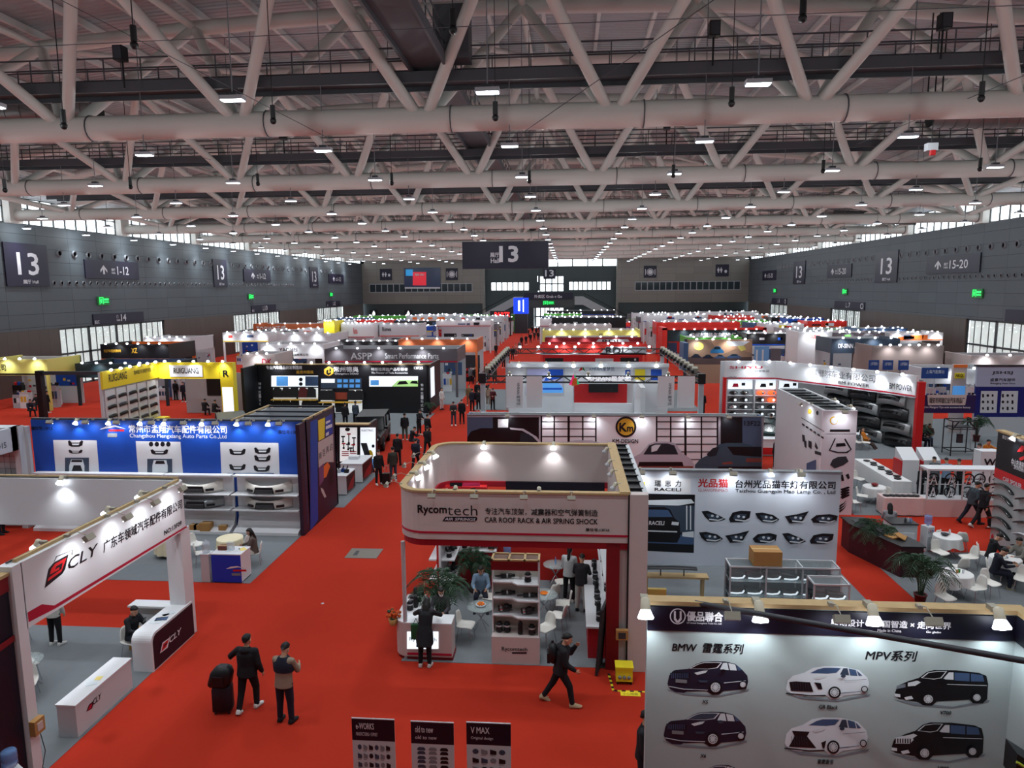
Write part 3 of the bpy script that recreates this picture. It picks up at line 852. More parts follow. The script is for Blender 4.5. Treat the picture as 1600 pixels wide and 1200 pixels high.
 q.rings([oval(pel + t * h, t, X, a, c) for h, a, c in ((-.14, .14, .11), (-.05, .165, .118), (.04, .158, .108), (.1, .15, .1))], m)
 for s in (1, -1):
  sh, el, wr, hp, kn, an = J[s]
  limb(q, hp, kn, .1, .075, m); limb(q, kn, an.lerp(kn, .08), .072, .058, m)
 if skirt:
  pass
 trou = remesh(q, 'trousers', .016, 3, TROU)
 root = thing('person', 'person', 'person', (0, 0, 0))
 def part(me, name):
  o = bpy.data.objects.new(name, me); COL.objects.link(o); o.parent = root; return o
 part(body, 'body'); part(jack, 'jacket'); part(trou, 'trousers')
 for i, s in enumerate((1, -1)):
  an = J[s][5]; y = math.radians(fy[i]) * s; pt = math.radians(fp[i])
  M = Matrix.Rotation(y, 3, 'Z') @ Matrix.Rotation(pt, 3, 'X')
  sb = MB(); rs = []
  for yy, hw, hh, zb in ((.07, .03, .06, -.07), (.06, .044, .1, -.078), (0, .048, .11, -.08), (-.06, .048, .085, -.08), (-.12, .05, .055, -.08), (-.17, .042, .04, -.079), (-.2, .02, .02, -.072)):
   rs.append([an + M @ Vector((hw * cx, yy, zb + hh * cz)) for cx, cz in ((-1, 0), (1, 0), (1, .45), (.62, 1), (-.62, 1), (-1, .45))])
  sb.rings(rs, SHOE); sb.build('shoe', root)
 # ---- hair
 hb = MB(); rs = []
 low = -.02 if hair == 'short' else -.09
 for z, kx, ky, dy in ((low, .5, .5, .075), (low + .03, .84, .62, .05), (.02, 1.06, .74, .034), (.055, 1.08, .84, .024), (.088, .98, 1.0, .006), (.115, .72, .74, .01), (.137, .3, .32, .01), (.142, .03, .03, .01)):
  rs.append([H(.078 * kx * math.cos(2 * PI * i / 16), dy + .103 * ky * math.sin(2 * PI * i / 16), z) for i in range(16)])
 hb.rings(rs, HAIRM)
 if hair in ('long', 'tail'):
  bw = .075 if hair == 'long' else .035
  rs = [oval(H(0, .06, .07), Vector((0, 0, 1)), HM @ Vector((1, 0, 0)), .07, .05, 12), oval(H(0, .075, -.06), Vector((0, 0, 1)), HM @ Vector((1, 0, 0)), bw + .012, .045, 12),
   oval(nk + Vector((0, .1, -.06)), Vector((0, 0, 1)), X, bw + .015, .035, 12), oval(nk + Vector((0, .12, -.2)), Vector((0, 0, 1)), X, bw * .8, .025, 12), oval(nk + Vector((0, .12, -.26)), Vector((0, 0, 1)), X, bw * .3, .01, 12)]
  hb.rings(rs, HAIRM)
  if hair == 'long':
   for s in (-1, 1): hb.ball(H(s * .075, .02, -.05), (.024, .05, .1), HAIRM, 10, 7)
 hb.build('hair', root)
 if mask:
  mk = MB(); rs = []
  for z, rx in ((-.095, .05), (-.06, .069), (-.03, .073), (-.012, .066)):
   rs.append([H(rx * math.sin(math.radians(a)), .0 - (.106 if z > -.07 else .09) * math.cos(math.radians(a)) - (.02 if z > -.08 and abs(a) < 20 else .004), z) for a in range(-80, 81, 16)])
  n = len(rs[0])
  mk.add([p for r_ in rs for p in r_], [(a * n + i, a * n + i + 1, (a + 1) * n + i + 1, (a + 1) * n + i) for a in range(3) for i in range(n - 1)], MASKM, True)
  mk.build('face_mask', root)
 else:
  MB().ball(H(0, -.099, -.068), (.022, .008, .006), LIPM, 8, 5).build('mouth', root)
 for s in (-1, 1):
  MB().ball(H(s * .031, -.093, .008), (.014, .006, .006), BLACK, 8, 5).build('eye', root)
  MB().cbox(H(s * .031, -.1, .028), (.032, .008, .006), HAIRM).build('eyebrow', root)
 PEOPLE[key] = root
 return root
def cloth(rgb):
 return mat('cloth_%02x%02x%02x' % rgb, rgb, .85, var=.08)
def person(key, loc, rz, label, j=None, t=None, s=None, scale=None, group=None, cat='person', trim=None, skin=None):
 """a copy of a posed figure in its own clothes colours; rz in degrees, 0 faces the camera"""
 rm = {}
 if j: rm['jacket_cloth'] = cloth(j)
 if t: rm['trouser_cloth'] = cloth(t)
 if s: rm['shoe_leather'] = cloth(s)
 z = loc[2] if len(loc) > 2 else 0.0
 o = dup(PEOPLE[key], (loc[0], loc[1], z), math.radians(rz), label, group, scale, rm)
 if trim:
  for ch in list(o.children):
   if ch.name.split('.')[0] in trim: drop(ch)
 return o
person_proto('stand', al=((4, 10), (14, 2)), ar=((2, 9), (18, 0)))
person_proto('standmask', al=((4, 10), (14, 2)), ar=((-2, 9), (10, 0)), mask=True, head=(8, 0))
person_proto('walk', lean=5, al=((26, 8), (48, 2)), ar=((-24, 8), (-4, 4)), ll=((-16, 2), (-34, 2)), lr=((24, 2), (4, 2)), fp=(34, -8))
person_proto('phone', lean=4, al=((22, 12), (88, -22)), ar=((22, 12), (86, -22)), head=(26, 0), mask=True)
person_proto('sit', lean=8, al=((30, 14), (84, -16)), ar=((30, 14), (84, -16)), ll=((86, 8), (2, 4)), lr=((86, 8), (-4, 4)), pz=.54, head=(16, 0))
person_proto('sitphone', lean=12, al=((34, 10), (98, -18)), ar=((34, 10), (98, -18)), ll=((86, 8), (6, 4)), lr=((86, 8), (-4, 4)), pz=.54, head=(30, 0), hood=True)
person_proto('sitlong', lean=6, al=((26, 10), (84, -14)), ar=((26, 10), (80, -14)), ll=((86, 5), (2, 4)), lr=((86, 5), (-6, 4)), pz=.54, head=(18, 0), hair='long')
person_proto('lean', lean=24, al=((50, 36), (78, -38)), ar=((50, 36), (78, -38)), ll=((-4, 2), (-4, 2)), lr=((-4, 2), (-4, 2)), head=(10, 0), hair='long', coat=.28)
person_proto('masksit', lean=10, al=((36, 12), (84, -20)), ar=((36, 12), (84, -20)), ll=((84, 6), (2, 4)), lr=((84, 6), (-6, 4)), pz=.54, head=(12, 20), hair='long', mask=True)
person_proto('drag', lean=3, al=((16, 46), (46, 26)), ar=((-4, 14), (18, 8)), ll=((-10, 2), (-16, 2)), lr=((16, 2), (-4, 2)), fp=(22, 0), hood=True, wide=1.1)
person_proto('call', lean=7, al=((34, 8), (152, -16)), ar=((10, 8), (50, -8)), ll=((-22, 2), (-30, 2)), lr=((26, 2), (8, 2)), fp=(26, -10), hood=True, wide=1.12, head=(14, 0))
person_proto('armsback', lean=10, al=((-20, 18), (-10, -40)), ar=((-20, 18), (-10, -40)), ll=((-22, 2), (-34, 2)), lr=((26, 2), (6, 2)), fp=(30, -6), head=(6, 0), wide=1.05)
person_proto('lounge', lean=-24, al=((20, 12), (80, -20)), ar=((20, 12), (76, -20)), ll=((66, 6), (40, 4)), lr=((66, 6), (34, 4)), pz=.47, head=(24, 0), hair='tail')
person_proto('tail', al=((10, 8), (40, -10)), ar=((10, 8), (36, -10)), hair='tail', head=(14, 0))
person_proto('point', lean=8, al=((70, 10), (88, -10)), ar=((6, 10), (20, 2)), head=(10, 0))
# ================================================================ furniture
M_SHELL = mat('white_shell_plastic', (222, 220, 214), .4)
def make_chair():
 t = thing('shell_chair', 'chair', 'chair', (0, 0, 0))
 prof = [(-.22, .415, .20), (-.2, .435, .215), (-.1, .445, .225), (.05, .437, .225), (.15, .44, .215), (.2, .47, .205), (.225, .54, .2), (.245, .66, .185), (.262, .76, .15), (.272, .82, .105)]
 vs = []; n = 7
 for th in (0, -.014):
  for y, z, hw in prof:
   for i in range(n):
    u = -1 + 2 * i / (n - 1)
    vs.append((u * hw, y + (-.035 * u * u if z > .5 else 0) + (th if z > .5 else 0), z + (.03 * u * u if z < .5 else 0) + (th if z <= .5 else 0)))
 k = len(prof); fs = []
 for a in range(k - 1):
  for i in range(n - 1):
   q = (a * n + i, a * n + i + 1, (a + 1) * n + i + 1, (a + 1) * n + i)
   fs.append(q); fs.append(tuple(x + k * n for x in q)[::-1])
 rim = [i for i in range(n)] + [a * n + n - 1 for a in range(1, k)] + [(k - 1) * n + i for i in range(n - 2, -1, -1)] + [a * n for a in range(k - 2, 0, -1)]
 for a, b in zip(rim, rim[1:] + rim[:1]): fs.append((b, a, a + k * n, b + k * n))
 MB().add(vs, fs, M_SHELL, True).build('seat_shell', t)
 for sx in (-1, 1):
  for sy in (-1, 1):
   MB().path([(sx * .05, sy * .1, .425), (sx * .15, sy * .15, .42), (sx * .2, sy * .21, 0)], .011, CHROME, 6).build('leg', t)
 return t
CHAIR0 = make_chair()
def chair(x, y, deg, label, group=None):
 return dup(CHAIR0, (x, y, 0), math.radians(deg), label, group)
M_CLOTH = mat('white_tablecloth', (220, 220, 220), .8)
M_CREAM = mat('cream_tablecloth', (226, 216, 184), .8)
M_TGLASS = glass('table_glass', (200, 215, 215), .35)
def table(x, y, label, cloth_m=None, cloth_label=None, r=.4, drop_=.3, glass_top=False, group=None):
 t = thing('round_table', label, 'table', (x, y, 0), group)
 MB().lathe([(.0, .715), (r, .715), (r, .735), (0, .735)], (0, 0, 0), M_TGLASS if glass_top else WHITE, 24).build('tabletop', t)
 for k in range(4):
  a = PI / 4 + PI / 2 * k
  MB().tube((.27 * math.cos(a), .27 * math.sin(a), .715), (-.3 * math.cos(a) * .95, -.3 * math.sin(a) * .95 + .04, 0), .014, CHROME, 6).build('leg', t)
 if cloth_m is not None:
  mb = MB(); n = 48; rs = []
  rr = r + .02
  for fr, z in ((.01, .741), (1.0, .741), (1.03, .735)):
   rs.append([Vector((rr * fr * math.cos(2 * PI * i / n), rr * fr * math.sin(2 * PI * i / n), z)) for i in range(n)])
  for d in (.1, .2, 1.0):
   ring = []
   for i in range(n):
    a = 2 * PI * i / n
    sq = drop_ * (1 + .45 * abs(math.sin(2 * a)) ** 2 if drop_ < .5 else 1)
    f = 1.03 + .09 * d * math.sin(9 * a) + .08 * d
    ring.append(Vector((rr * f * math.cos(a), rr * f * math.sin(a), .735 - min(sq * d, .725))))
   rs.append(ring)
  mb.rings(rs, cloth_m, True, False)
  c = mb.build('tablecloth'); c.location = (x, y, 0)
  c['label'] = cloth_label or (label + ' cloth'); c['category'] = 'tablecloth'
  if group: c['group'] = group + ' cloths'
 return t
def counter(x0, x1, y0, y1, h, label, m=None, name='reception_counter', mtop=None):
 t = thing(name, label, 'counter', ((x0 + x1) / 2, (y0 + y1) / 2, 0))
 m = m or WHITE
 MB().box(x0 + .02, x1 - .02, y0 + .02, y1 - .02, 0, .06, DKGREY).box(x0, x1, y0, y1, .05, h - .03, m).build('body', t, True)
 MB().box(x0 - .02, x1 + .02, y0 - .02, y1 + .02, h - .03, h, mtop or m).build('countertop', t, True)
 return t
M_BOTT = glass('water_bottle_blue', (120, 160, 215), .5)
M_CLRB = glass('clear_bottle', (205, 215, 225), .4)
def water_bottle(x, y, z, label, m=None):
 o = MB().lathe([(.0, .0), (.125, .005), (.13, .03), (.122, .1), (.13, .12), (.122, .2), (.13, .22), (.13, .32), (.1, .37), (.03, .4), (.03, .44), (0, .44)], (x, y, z), m or M_BOTT, 18).top('water_bottle', label, 'water bottle', (x, y, z))
 return o
def dispenser(x, y, rz, label, blabel):
 t = thing('water_dispenser', label, 'water dispenser', (x, y, 0), rz=math.radians(rz))
 MB().cbox((0, 0, .46), (.31, .31, .92), WHITE).cbox((0, -.157, .78), (.25, .01, .2), LGREY).build('body', t)
 MB().cbox((0, -.16, .3), (.27, .012, .5), WHITE2).build('door', t)
 for s, mm in ((-.05, RED), (.05, BLUE)): MB().cbox((s, -.18, .78), (.03, .05, .03), mm).build('tap', t)
 o = MB().lathe([(.03, 0), (.03, .04), (.1, .08), (.13, .12), (.13, .2), (.122, .22), (.13, .24), (.13, .38), (.11, .41), (0, .415)], (x, y, .9), M_BOTT, 18).top('water_bottle', blabel, 'water bottle', (x, y, .9))
 return t
M_LEAF = mat('palm_leaf', (38, 66, 44), .6, var=.2, scale=3)
M_POT = mat('pot_red', (96, 34, 36), .5)
M_SOIL = mat('soil', (40, 30, 24), .9)
def make_palm(seed, h, spread, nf=16):
 rg = random.Random(seed)
 t = thing('potted_palm', 'palm', 'plant', (0, 0, 0))
 MB().lathe([(.11, 0), (.15, .28), (.165, .28), (.165, .31), (.14, .31), (.135, .27)], (0, 0, 0), M_POT, 16).build('pot', t)
 MB().lathe([(0, .275), (.137, .275)], (0, 0, 0), M_SOIL, 16).build('soil', t)
 st = MB(); lf = MB()
 for k in range(nf):
  a = 2 * PI * k / nf + rg.uniform(-.25, .25); L = spread * rg.uniform(.75, 1.15); up = h * rg.uniform(.75, 1.05)
  base = Vector((.05 * math.cos(a), .05 * math.sin(a), .27)); pts = []
  for i in range(9):
   u = i / 8
   rad = .05 + L * u ** 1.5; z = .27 + up * (1 - (1 - min(u * 1.25, 1)) ** 2) - max(0, u - .55) ** 2 * L * 2.2
   pts.append(Vector((rad * math.cos(a), rad * math.sin(a), z)))
  st.path(pts, .008, M_LEAF, 4)
  side = Vector((-math.sin(a), math.cos(a), 0))
  for i in range(2, 9):
   for f in (0, .33, .66):
    if i == 8 and f > 0: continue
    p = pts[i].lerp(pts[min(i + 1, 8)], f) if i < 8 else pts[8]
    d = (pts[min(i + 1, 8)] - pts[i - 1]).normalized()
    ll = .30 * (1.15 - .55 * i / 8) * (L / .7) ** .5
    for s in (-1, 1):
     tip = p + side * (s * ll * .8) + d * (ll * .55) - Vector((0, 0, ll * rg.uniform(.15, .45)))
     wv = d * .017
     mid = p.lerp(tip, .4) + Vector((0, 0, .015))
     lf.add([p, mid - wv, tip, mid + wv], [(0, 1, 2, 3)], M_LEAF)
 st.build('stems', t); lf.build('foliage', t)
 return t
PALMA = make_palm(3, 1.15, .75, 18)
PALMB = make_palm(8, .95, .6, 14)
def palm(x, y, label, big=True, rz=0, scale=1.0):
 return dup(PALMA if big else PALMB, (x, y, 0), math.radians(rz), label, None, scale)
# ================================================================ booth floodlights
M_LENS = mat('floodlight_glass', (240, 247, 255), .3, emit=9.0)
M_HEAD = mat('floodlight_head', (150, 146, 132), .5)
def flood_proto(kind):
 t = thing('floodlight', 'floodlight', 'lamp', (0, 0, 0))
 sd = bpy.data.lights.new('floodlight_beam_' + kind, 'SPOT')
 sd.energy = SPOT_W; sd.color = (.93, .97, 1.0); sd.shadow_soft_size = .05
 if kind == 'arm':
  MB().cbox((0, .02, .03), (.08, .1, .06), M_HEAD).build('clamp', t)
  MB().path([(0, 0, .05), (0, -.2, .12), (0, -.42, .05)], .01, M_HEAD, 5).build('arm', t)
  MB().cbox((0, -.46, .0), (.24, .1, .13), M_HEAD, rx=math.radians(-35)).build('head', t)
  MB().cbox((0, -.43, -.055), (.2, .075, .012), M_LENS, rx=math.radians(-35)).build('lens', t)
  sd.spot_size = math.radians(150); sd.spot_blend = 1; sd.shadow_soft_size = .12
  pos, aim = (0, -.42, -.08), (0, .55, -1.1)
 else:
  MB().cbox((0, .02, .03), (.09, .12, .06), M_HEAD).tube((0, -.02, .05), (0, -.1, .04), .012, M_HEAD, 5).build('clamp', t)
  MB().lathe([(.02, .12), (.055, .1), (.062, -.03)], (0, -.13, -.02), mat('lamp_holder', (196, 190, 170), .5), 14, axis=(0, .55, 1)).build('head', t)
  MB().lathe([(.06, -.03), (.1, -.12), (.09, -.14), (0.001, -.15)], (0, -.13, -.02), M_LENS, 14, axis=(0, .55, 1)).build('lens', t)
  sd.spot_size = math.radians(120); sd.spot_blend = 1
  pos, aim = (0, -.2, -.2), (0, .12, -1)
 lo = bpy.data.objects.new('lamp_light', sd); COL.objects.link(lo); lo.parent = t; lo.location = pos
 lo.rotation_euler = Vector(aim).to_track_quat('-Z', 'Y').to_euler()
 return t
FLOOD = {'arm': flood_proto('arm'), 'can': flood_proto('can')}
def flood(kind, x, y, z, deg, where, nolight=False, scale=None):
 """deg 0: throws the head out towards the camera (-Y)"""
 o = dup(FLOOD[kind], (x, y, z), math.radians(deg), 'small %s floodlight %s' % ('long-armed' if kind == 'arm' else 'round-headed', where), 'floodlights ' + where, scale)
 if nolight:
  for c in list(o.children):
   if c.type == 'LIGHT': bpy.data.objects.remove(c)
   elif c.name.startswith('lens'): c.material_slots[0].link = 'OBJECT'; c.material_slots[0].material = WHITE2
 return o
# far lamps: one small shared pair of meshes, no beam of their own
def far_lamp_proto():
 a = MB().ball((0, 0, 0), (.11, .11, .09), M_LENS, 8, 5).tube((0, .0, .06), (0, .34, -.1), .03, M_HEAD, 5)
 return a.mesh('floodlight')
FARL = far_lamp_proto()
FARQ = []
def far_lamps(p, q, n, where):
 p = Vector(p); q = Vector(q)
 for i in range(n): FARQ.append((p.lerp(q, (i + .5) / n), ' '.join(where.replace(',', '').split()[:12])))
def flush_far_lamps(most=205):
 FARQ.sort(key=lambda a: a[0].y)
 sd = bpy.data.lights.new('far_floodlight_beam', 'SPOT'); sd.energy = SPOT_W * 2.6; sd.spot_size = math.radians(130); sd.spot_blend = 1; sd.shadow_soft_size = .1; sd.color = (.93, .97, 1)
 for i, (c, where) in enumerate(FARQ[:most]):
  o = bpy.data.objects.new('floodlight', FARL); COL.objects.link(o); o.location = c
  if i % 2 == 0:
   lo = bpy.data.objects.new('lamp_light', sd); COL.objects.link(lo); lo.parent = o; lo.location = (0, -.35, -.16); lo.rotation_euler = Vector((0, .6, -1)).to_track_quat('-Z', 'Y').to_euler()
  o['label'] = 'small bright floodlight %s' % where; o['category'] = 'lamp'; o['group'] = 'floodlights ' + where
 mb = MB()
 for c, where in FARQ[most:]: mb.ball(c, (.12, .12, .1), M_LENS, 6, 4).tube(c + Vector((0, 0, .06)), c + Vector((0, .25, -.1)), .03, M_HEAD, 4)
 if mb.v: mb.top('distant_floodlights', 'countless tiny bright floodlights over the stands in the farthest rows', 'lamps', kind='stuff')
# ================================================================ cars
M_CGLASS = mat('car_glass', (18, 24, 30), .08, spec=.8)
M_TYRE = mat('tyre', (18, 18, 20), .8)
M_HLAMP = mat('car_headlamp', (220, 232, 240), .15, emit=1.0)
def car(loc, deg, label, rgb, kind='suv', scale=1.0, name='car'):
 """facing -Y at 0 degrees"""
 pm = mat('car_paint_%02x%02x%02x' % rgb, rgb, .42, .1, spec=.5)
 t = thing(name, label, 'car', loc, rz=math.radians(deg))
 L, W = 4.6, 1.86
 hood, belt, roof = (.98, 1.02, 1.72) if kind == 'suv' else (.86, .92, 1.42) if kind == 'sedan' else (1.12, 1.15, 1.92)
 bx = kind == 'jeep'
 b = MB(); rs = []
 secs = [(-2.3, .55, .62, .72), (-2.24, .86, .42, hood - .16), (-2.0, .92, .3, hood - .06), (-1.0, .93, .26, hood + .03), (-.6, .93, .26, belt), (1.3, .93, .26, belt + .04), (2.0, .92, .3, belt + .03), (2.24, .86, .42, belt - .05), (2.3, .6, .6, belt - .2)]
 if bx: secs = [(-2.3, .8, .5, hood - .1), (-2.26, .84, .4, hood - .03), (-.7, .9, .35, hood), (-.6, .92, .35, belt), (2.2, .92, .35, belt), (2.3, .9, .4, belt)]
 for y, hw, z0, z1 in secs:
  c = .12
  rs.append([Vector(p) for p in ((-hw + c, y, z0), (hw - c, y, z0), (hw, y, z0 + c), (hw, y, z1 - c), (hw - c, y, z1), (-hw + c, y, z1), (-hw, y, z1 - c), (-hw, y, z0 + c))])
 b.rings(rs, pm, False); b.build('body', t)
 def cab(m, k, dz, name):
  g = MB()
  if bx: pr = [(-.72, belt - .02), (-.5, roof - dz), (2.2, roof - dz), (2.26, belt - .02)]
  elif kind == 'suv': pr = [(-1.05, belt - .02), (-.15, roof - dz), (1.75, roof - .06 - dz), (2.2, belt)]
  else: pr = [(-.95, belt - .02), (.0, roof - dz), (1.1, roof - .04 - dz), (2.05, belt)]
  lo_, hi = .86 * k, .68 * k if not bx else .84 * k
  ws = (lo_, hi, hi, lo_)
  rs = [[Vector((-w_, y, z)) for (y, z), w_ in zip(pr, ws)], [Vector((w_, y, z)) for (y, z), w_ in zip(pr, ws)]]
  g.rings(rs, m, False); g.build(name, t)
 cab(M_CGLASS, 1.0, .03, 'windows')
 r_ = MB()
 y0, y1 = (-.5, 2.2) if bx else (-.13, 1.74) if kind == 'suv' else (.02, 1.1)
 hi = .84 if bx else .69
 r_.box(-hi, hi, y0, y1, roof - .045, roof, pm)
 for s in (-1, 1):
  for yy, za in (((-.74, -.5) if bx else (-1.08, -.13) if kind == 'suv' else (-.98, .02)), ((y1 + .03, y1 - .02) if bx else (2.2, y1) if kind == 'suv' else (2.05, 1.1))):
   r_.tube((s * .875, yy, belt), (s * hi, za, roof - .02), .04, pm, 6)
  r_.tube((s * .885, .55, belt), (s * hi * 1.0, .55, roof - .03), .035, pm, 6)
 r_.build('roof_frame', t)
 for s in (-1, 1):
  for yy in (-1.42, 1.42):
   wr_ = .36 if kind != 'jeep' else .42
   w_ = MB().lathe([(wr_ * .6, -.11), (wr_, -.1), (wr_, .1), (wr_ * .6, .11)], (s * .84, yy, wr_), M_TYRE, 20, axis=(1, 0, 0)).build('wheel', t)
   MB().lathe([(.02, .115), (wr_ * .62, .1), (wr_ * .62, -.1), (.02, -.115)], (s * .84, yy, wr_), ALU, 10, axis=(1, 0, 0)).build('rim', w_)
  if bx: MB().lathe([(0, 0), (.1, 0), (.1, .04), (0, .05)], (s * .6, -2.3, .86), M_HLAMP, 12, axis=(0, -1, 0)).build('headlamp', t)
  else: MB().cbox((s * .66, -2.2, hood - .24), (.36, .16, .12), M_HLAMP, rz=s * .35).build('headlamp', t)
  MB().cbox((s * 1.0, -.75, belt + .1), (.2, .12, .14), pm).build('wing_mirror', t)
 MB().cbox((0, -2.29, .62 if not bx else .8), (1.0, .06, .3), BLACK).build('grille', t)
 if scale != 1: t.scale = (scale,) * 3
 return t
# ================================================================ small goods
def goods_box(x, y, z, sx, sy, sz, label, m=None, name='cardboard_box', rz=0):
 t = thing(name, label, 'box', (x, y, z), rz=math.radians(rz))
 MB().cbox((0, 0, sz / 2), (sx, sy, sz), m or CARD).build('body', t)
 MB().cbox((0, 0, sz + .001), (sx * .98, .06, .003), mat('packing_tape', (196, 170, 120), .4)).build('tape', t)
 return t
# ================================================================ stands near the camera
def booth(label, loc):
 return thing('exhibition_stand', label, 'exhibition stand', loc, kind='thing')
def slab(t, name, x0, x1, y0, y1, z0, z1, m, label=None):
 return MB().box(x0, x1, y0, y1, z0, z1, m).build(name, t, True, label)
MIDB = mat('print_mid_blue', (60, 84, 120), .5)
PALE = mat('print_pale', (206, 214, 220), .5)
SLATE = mat('print_slate', (52, 66, 84), .5)
CRIM = mat('crimson', (170, 18, 50), .5)
LWALL = mat('blue_white_wall', (196, 204, 216), .55, var=.02, scale=1)
# ---- printed cars, seen three-quarter from the front
SUV = [(0, .66), (.02, .42), (.06, .30), (.09, .26), (.26, .22), (.36, .08), (.44, .02), (.58, 0), (.72, .01), (.84, .08), (.93, .26), (.99, .42), (1, .60), (.975, .80), (.9, .82), (.7, .86), (.64, .96), (.55, .97), (.48, .86), (.24, .88), (.2, .92), (.1, .90), (.03, .80)]
MPV = [(0, .68), (.02, .45), (.08, .30), (.22, .20), (.33, .05), (.46, 0), (.68, 0), (.88, .10), (.98, .32), (1, .5), (.97, .76), (.9, .8), (.7, .86), (.62, .97), (.54, .97), (.48, .86), (.25, .86), (.2, .9), (.1, .87), (.02, .76)]
VAN = [(0, .66), (.03, .45), (.14, .32), (.26, .22), (.34, .06), (.42, 0), (.66, 0), (.9, .06), (.98, .14), (1, .36), (.99, .78), (.94, .9), (.84, .9), (.8, .80), (.45, .86), (.4, .98), (.3, .97), (.25, .88), (.04, .80)]
def car_art(q, kind, body, dark, lite, grille='box'):
 """q: pixel quad; returns painted polygons"""
 o = {'suv': SUV, 'mpv': MPV, 'van': VAN}[kind]
 fw, rw = ((.595, .76, .082), (.935, .68, .048)) if kind == 'suv' else ((.585, .77, .075), (.945, .66, .042)) if kind == 'mpv' else ((.36, .80, .068), (.88, .74, .055))
 S = [(body, o)]
 shade = dark
 S.append((mat('print_shadow', (120, 132, 142), .6), [(-.02, .82), (.2, .90), (.5, .97), (.62, 1.0), (.8, .9), (1.02, .80), (1.0, .86), (.62, 1.04), (.2, .98)])); S.insert(0, S.pop())
 if kind == 'van':
  S += [(lite, [(.28, .22), (.355, .07), (.46, .03), (.56, .03), (.5, .22), (.42, .26)]), (shade, [(.30, .215), (.365, .08), (.46, .045), (.545, .045), (.49, .21), (.42, .24)])]
  S += [(lite, [(.515, .25), (.58, .06), (.63, .06), (.63, .26)]), (MIDB, [(.64, .06), (.8, .08), (.8, .3), (.64, .28)]), (MIDB, [(.815, .085), (.94, .12), (.96, .3), (.815, .3)])]
  S += [(lite, [(.56, .38), (.985, .40), (.985, .415), (.56, .395)])]
  S += [(lite, [(.14, .36), (.24, .30), (.28, .34), (.22, .44), (.14, .46)])]
  if grille == 'slats':
   S += [(lite, [(.03, .42), (.12, .36), (.22, .38), (.24, .46), (.2, .56), (.04, .56)])]
   S += [(BLACK, [(.035 + .027 * i, .43), (.048 + .027 * i, .43), (.048 + .027 * i, .55), (.035 + .027 * i, .55)]) for i in range(7)]
  else: S += [(SLATE, [(.02, .45), (.11, .38), (.12, .5), (.02, .54)])] + [(lite, [(.02, .46 + .03 * i), (.115, .40 + .03 * i), (.115, .408 + .03 * i), (.02, .468 + .03 * i)]) for i in range(3)]
  S += [(lite, [(.0, .66), (.06, .68), (.06, .76), (.0, .74)]), (lite, [(.1, .76), (.18, .72), (.2, .80), (.12, .84)])]
 else:
  S += [(lite, [(.27, .215), (.37, .09), (.45, .035), (.6, .03), (.68, .04), (.62, .2), (.5, .235)]), (shade if kind == 'suv' else MIDB, [(.29, .212), (.38, .10), (.455, .05), (.6, .045), (.66, .055), (.605, .19), (.5, .222)])]
  S += [(lite if kind == 'suv' else SLATE, [(.69, .05), (.74, .05), (.76, .26), (.65, .24)]), (lite if kind == 'suv' else MIDB, [(.755, .055), (.84, .10), (.86, .27), (.775, .26)]), (MIDB, [(.85, .11), (.92, .26), (.875, .27)])]
  S += [(lite, [(.33, .34), (.44, .28), (.5, .27), (.47, .34), (.37, .40)])]
  if kind == 'suv':
   S += [(BLACK, [(.03, .34), (.12, .31), (.28, .36), (.27, .52), (.05, .5)])]
   S += [(MIDB, [(.05 + .022 * i, .35), (.058 + .022 * i, .35), (.058 + .022 * i, .5), (.05 + .022 * i, .5)]) for i in range(10)]
   S += [(GREY, [(.1, .52), (.24, .54), (.24, .64), (.1, .62)]), (lite, [(.02, .72), (.2, .80), (.5, .83), (.5, .845), (.2, .82), (.02, .74)]), (lite, [(.7, .62), (.97, .56), (.97, .575), (.7, .64)]), (SLATE, [(.38, .55), (.5, .56), (.48, .62), (.4, .62)])]
  else:
   g = [(.04, .48), (.12, .46), (.29, .48), (.33, .76), (.06, .74)] if grille == 'box' else [(.09, .36), (.3, .38), (.27, .5), (.38, .8), (.05, .78), (.12, .5)]
   S += [(BLACK, g), (BLACK, [(.0, .80), (.3, .86), (.48, .84), (.48, .87), (.3, .89), (.0, .83)]), (BLACK, [(.34, .48), (.42, .5), (.44, .68), (.39, .68)] if grille == 'box' else [(.44, .66), (.5, .6), (.48, .8), (.46, .82)])]
   S += [(SLATE, [(.08 + .03 * i, .5), (.084 + .03 * i, .5), (.094 + .03 * i, .74), (.09 + .03 * i, .74)]) for i in range(7)]
   S += [(SLATE, [(.66, .78), (.9, .72), (.9, .735), (.66, .80)]), (SLATE, [(.7, .42), (.97, .36), (.97, .37), (.7, .43)])]
 for cx, cy, rx in (fw, rw):
  ry = rx * 2.35
  S += [(BLACK, ell(cx, cy, rx, ry, 20)), (lite, ell(cx, cy, rx * .72, ry * .72, 20)), (SLATE, ell(cx, cy, rx * .62, ry * .62, 16))]
  for k in range(6):
   a = PI * k / 6; dx, dy = math.cos(a), math.sin(a)
   S.append((lite, [(cx + rx * .66 * dx - .006 * dy, cy + ry * .66 * dy + .012 * dx), (cx + rx * .66 * dx + .006 * dy, cy + ry * .66 * dy - .012 * dx), (cx - rx * .66 * dx + .006 * dy, cy - ry * .66 * dy - .012 * dx), (cx - rx * .66 * dx - .006 * dy, cy - ry * .66 * dy + .012 * dx)]))
 mx = .52 if kind == 'van' else .69
 S.append((dark if kind != 'mpv' else SLATE, ell(mx, .285, .03, .05, 10)))
 return [(m, mapq(q, p)) for m, p in S]
CARBLK = mat('print_car_black', (24, 30, 48), .4)
CARWHT = mat('print_car_white', (214, 224, 232), .4)
CARBK2 = mat('print_black', (10, 12, 18), .4)
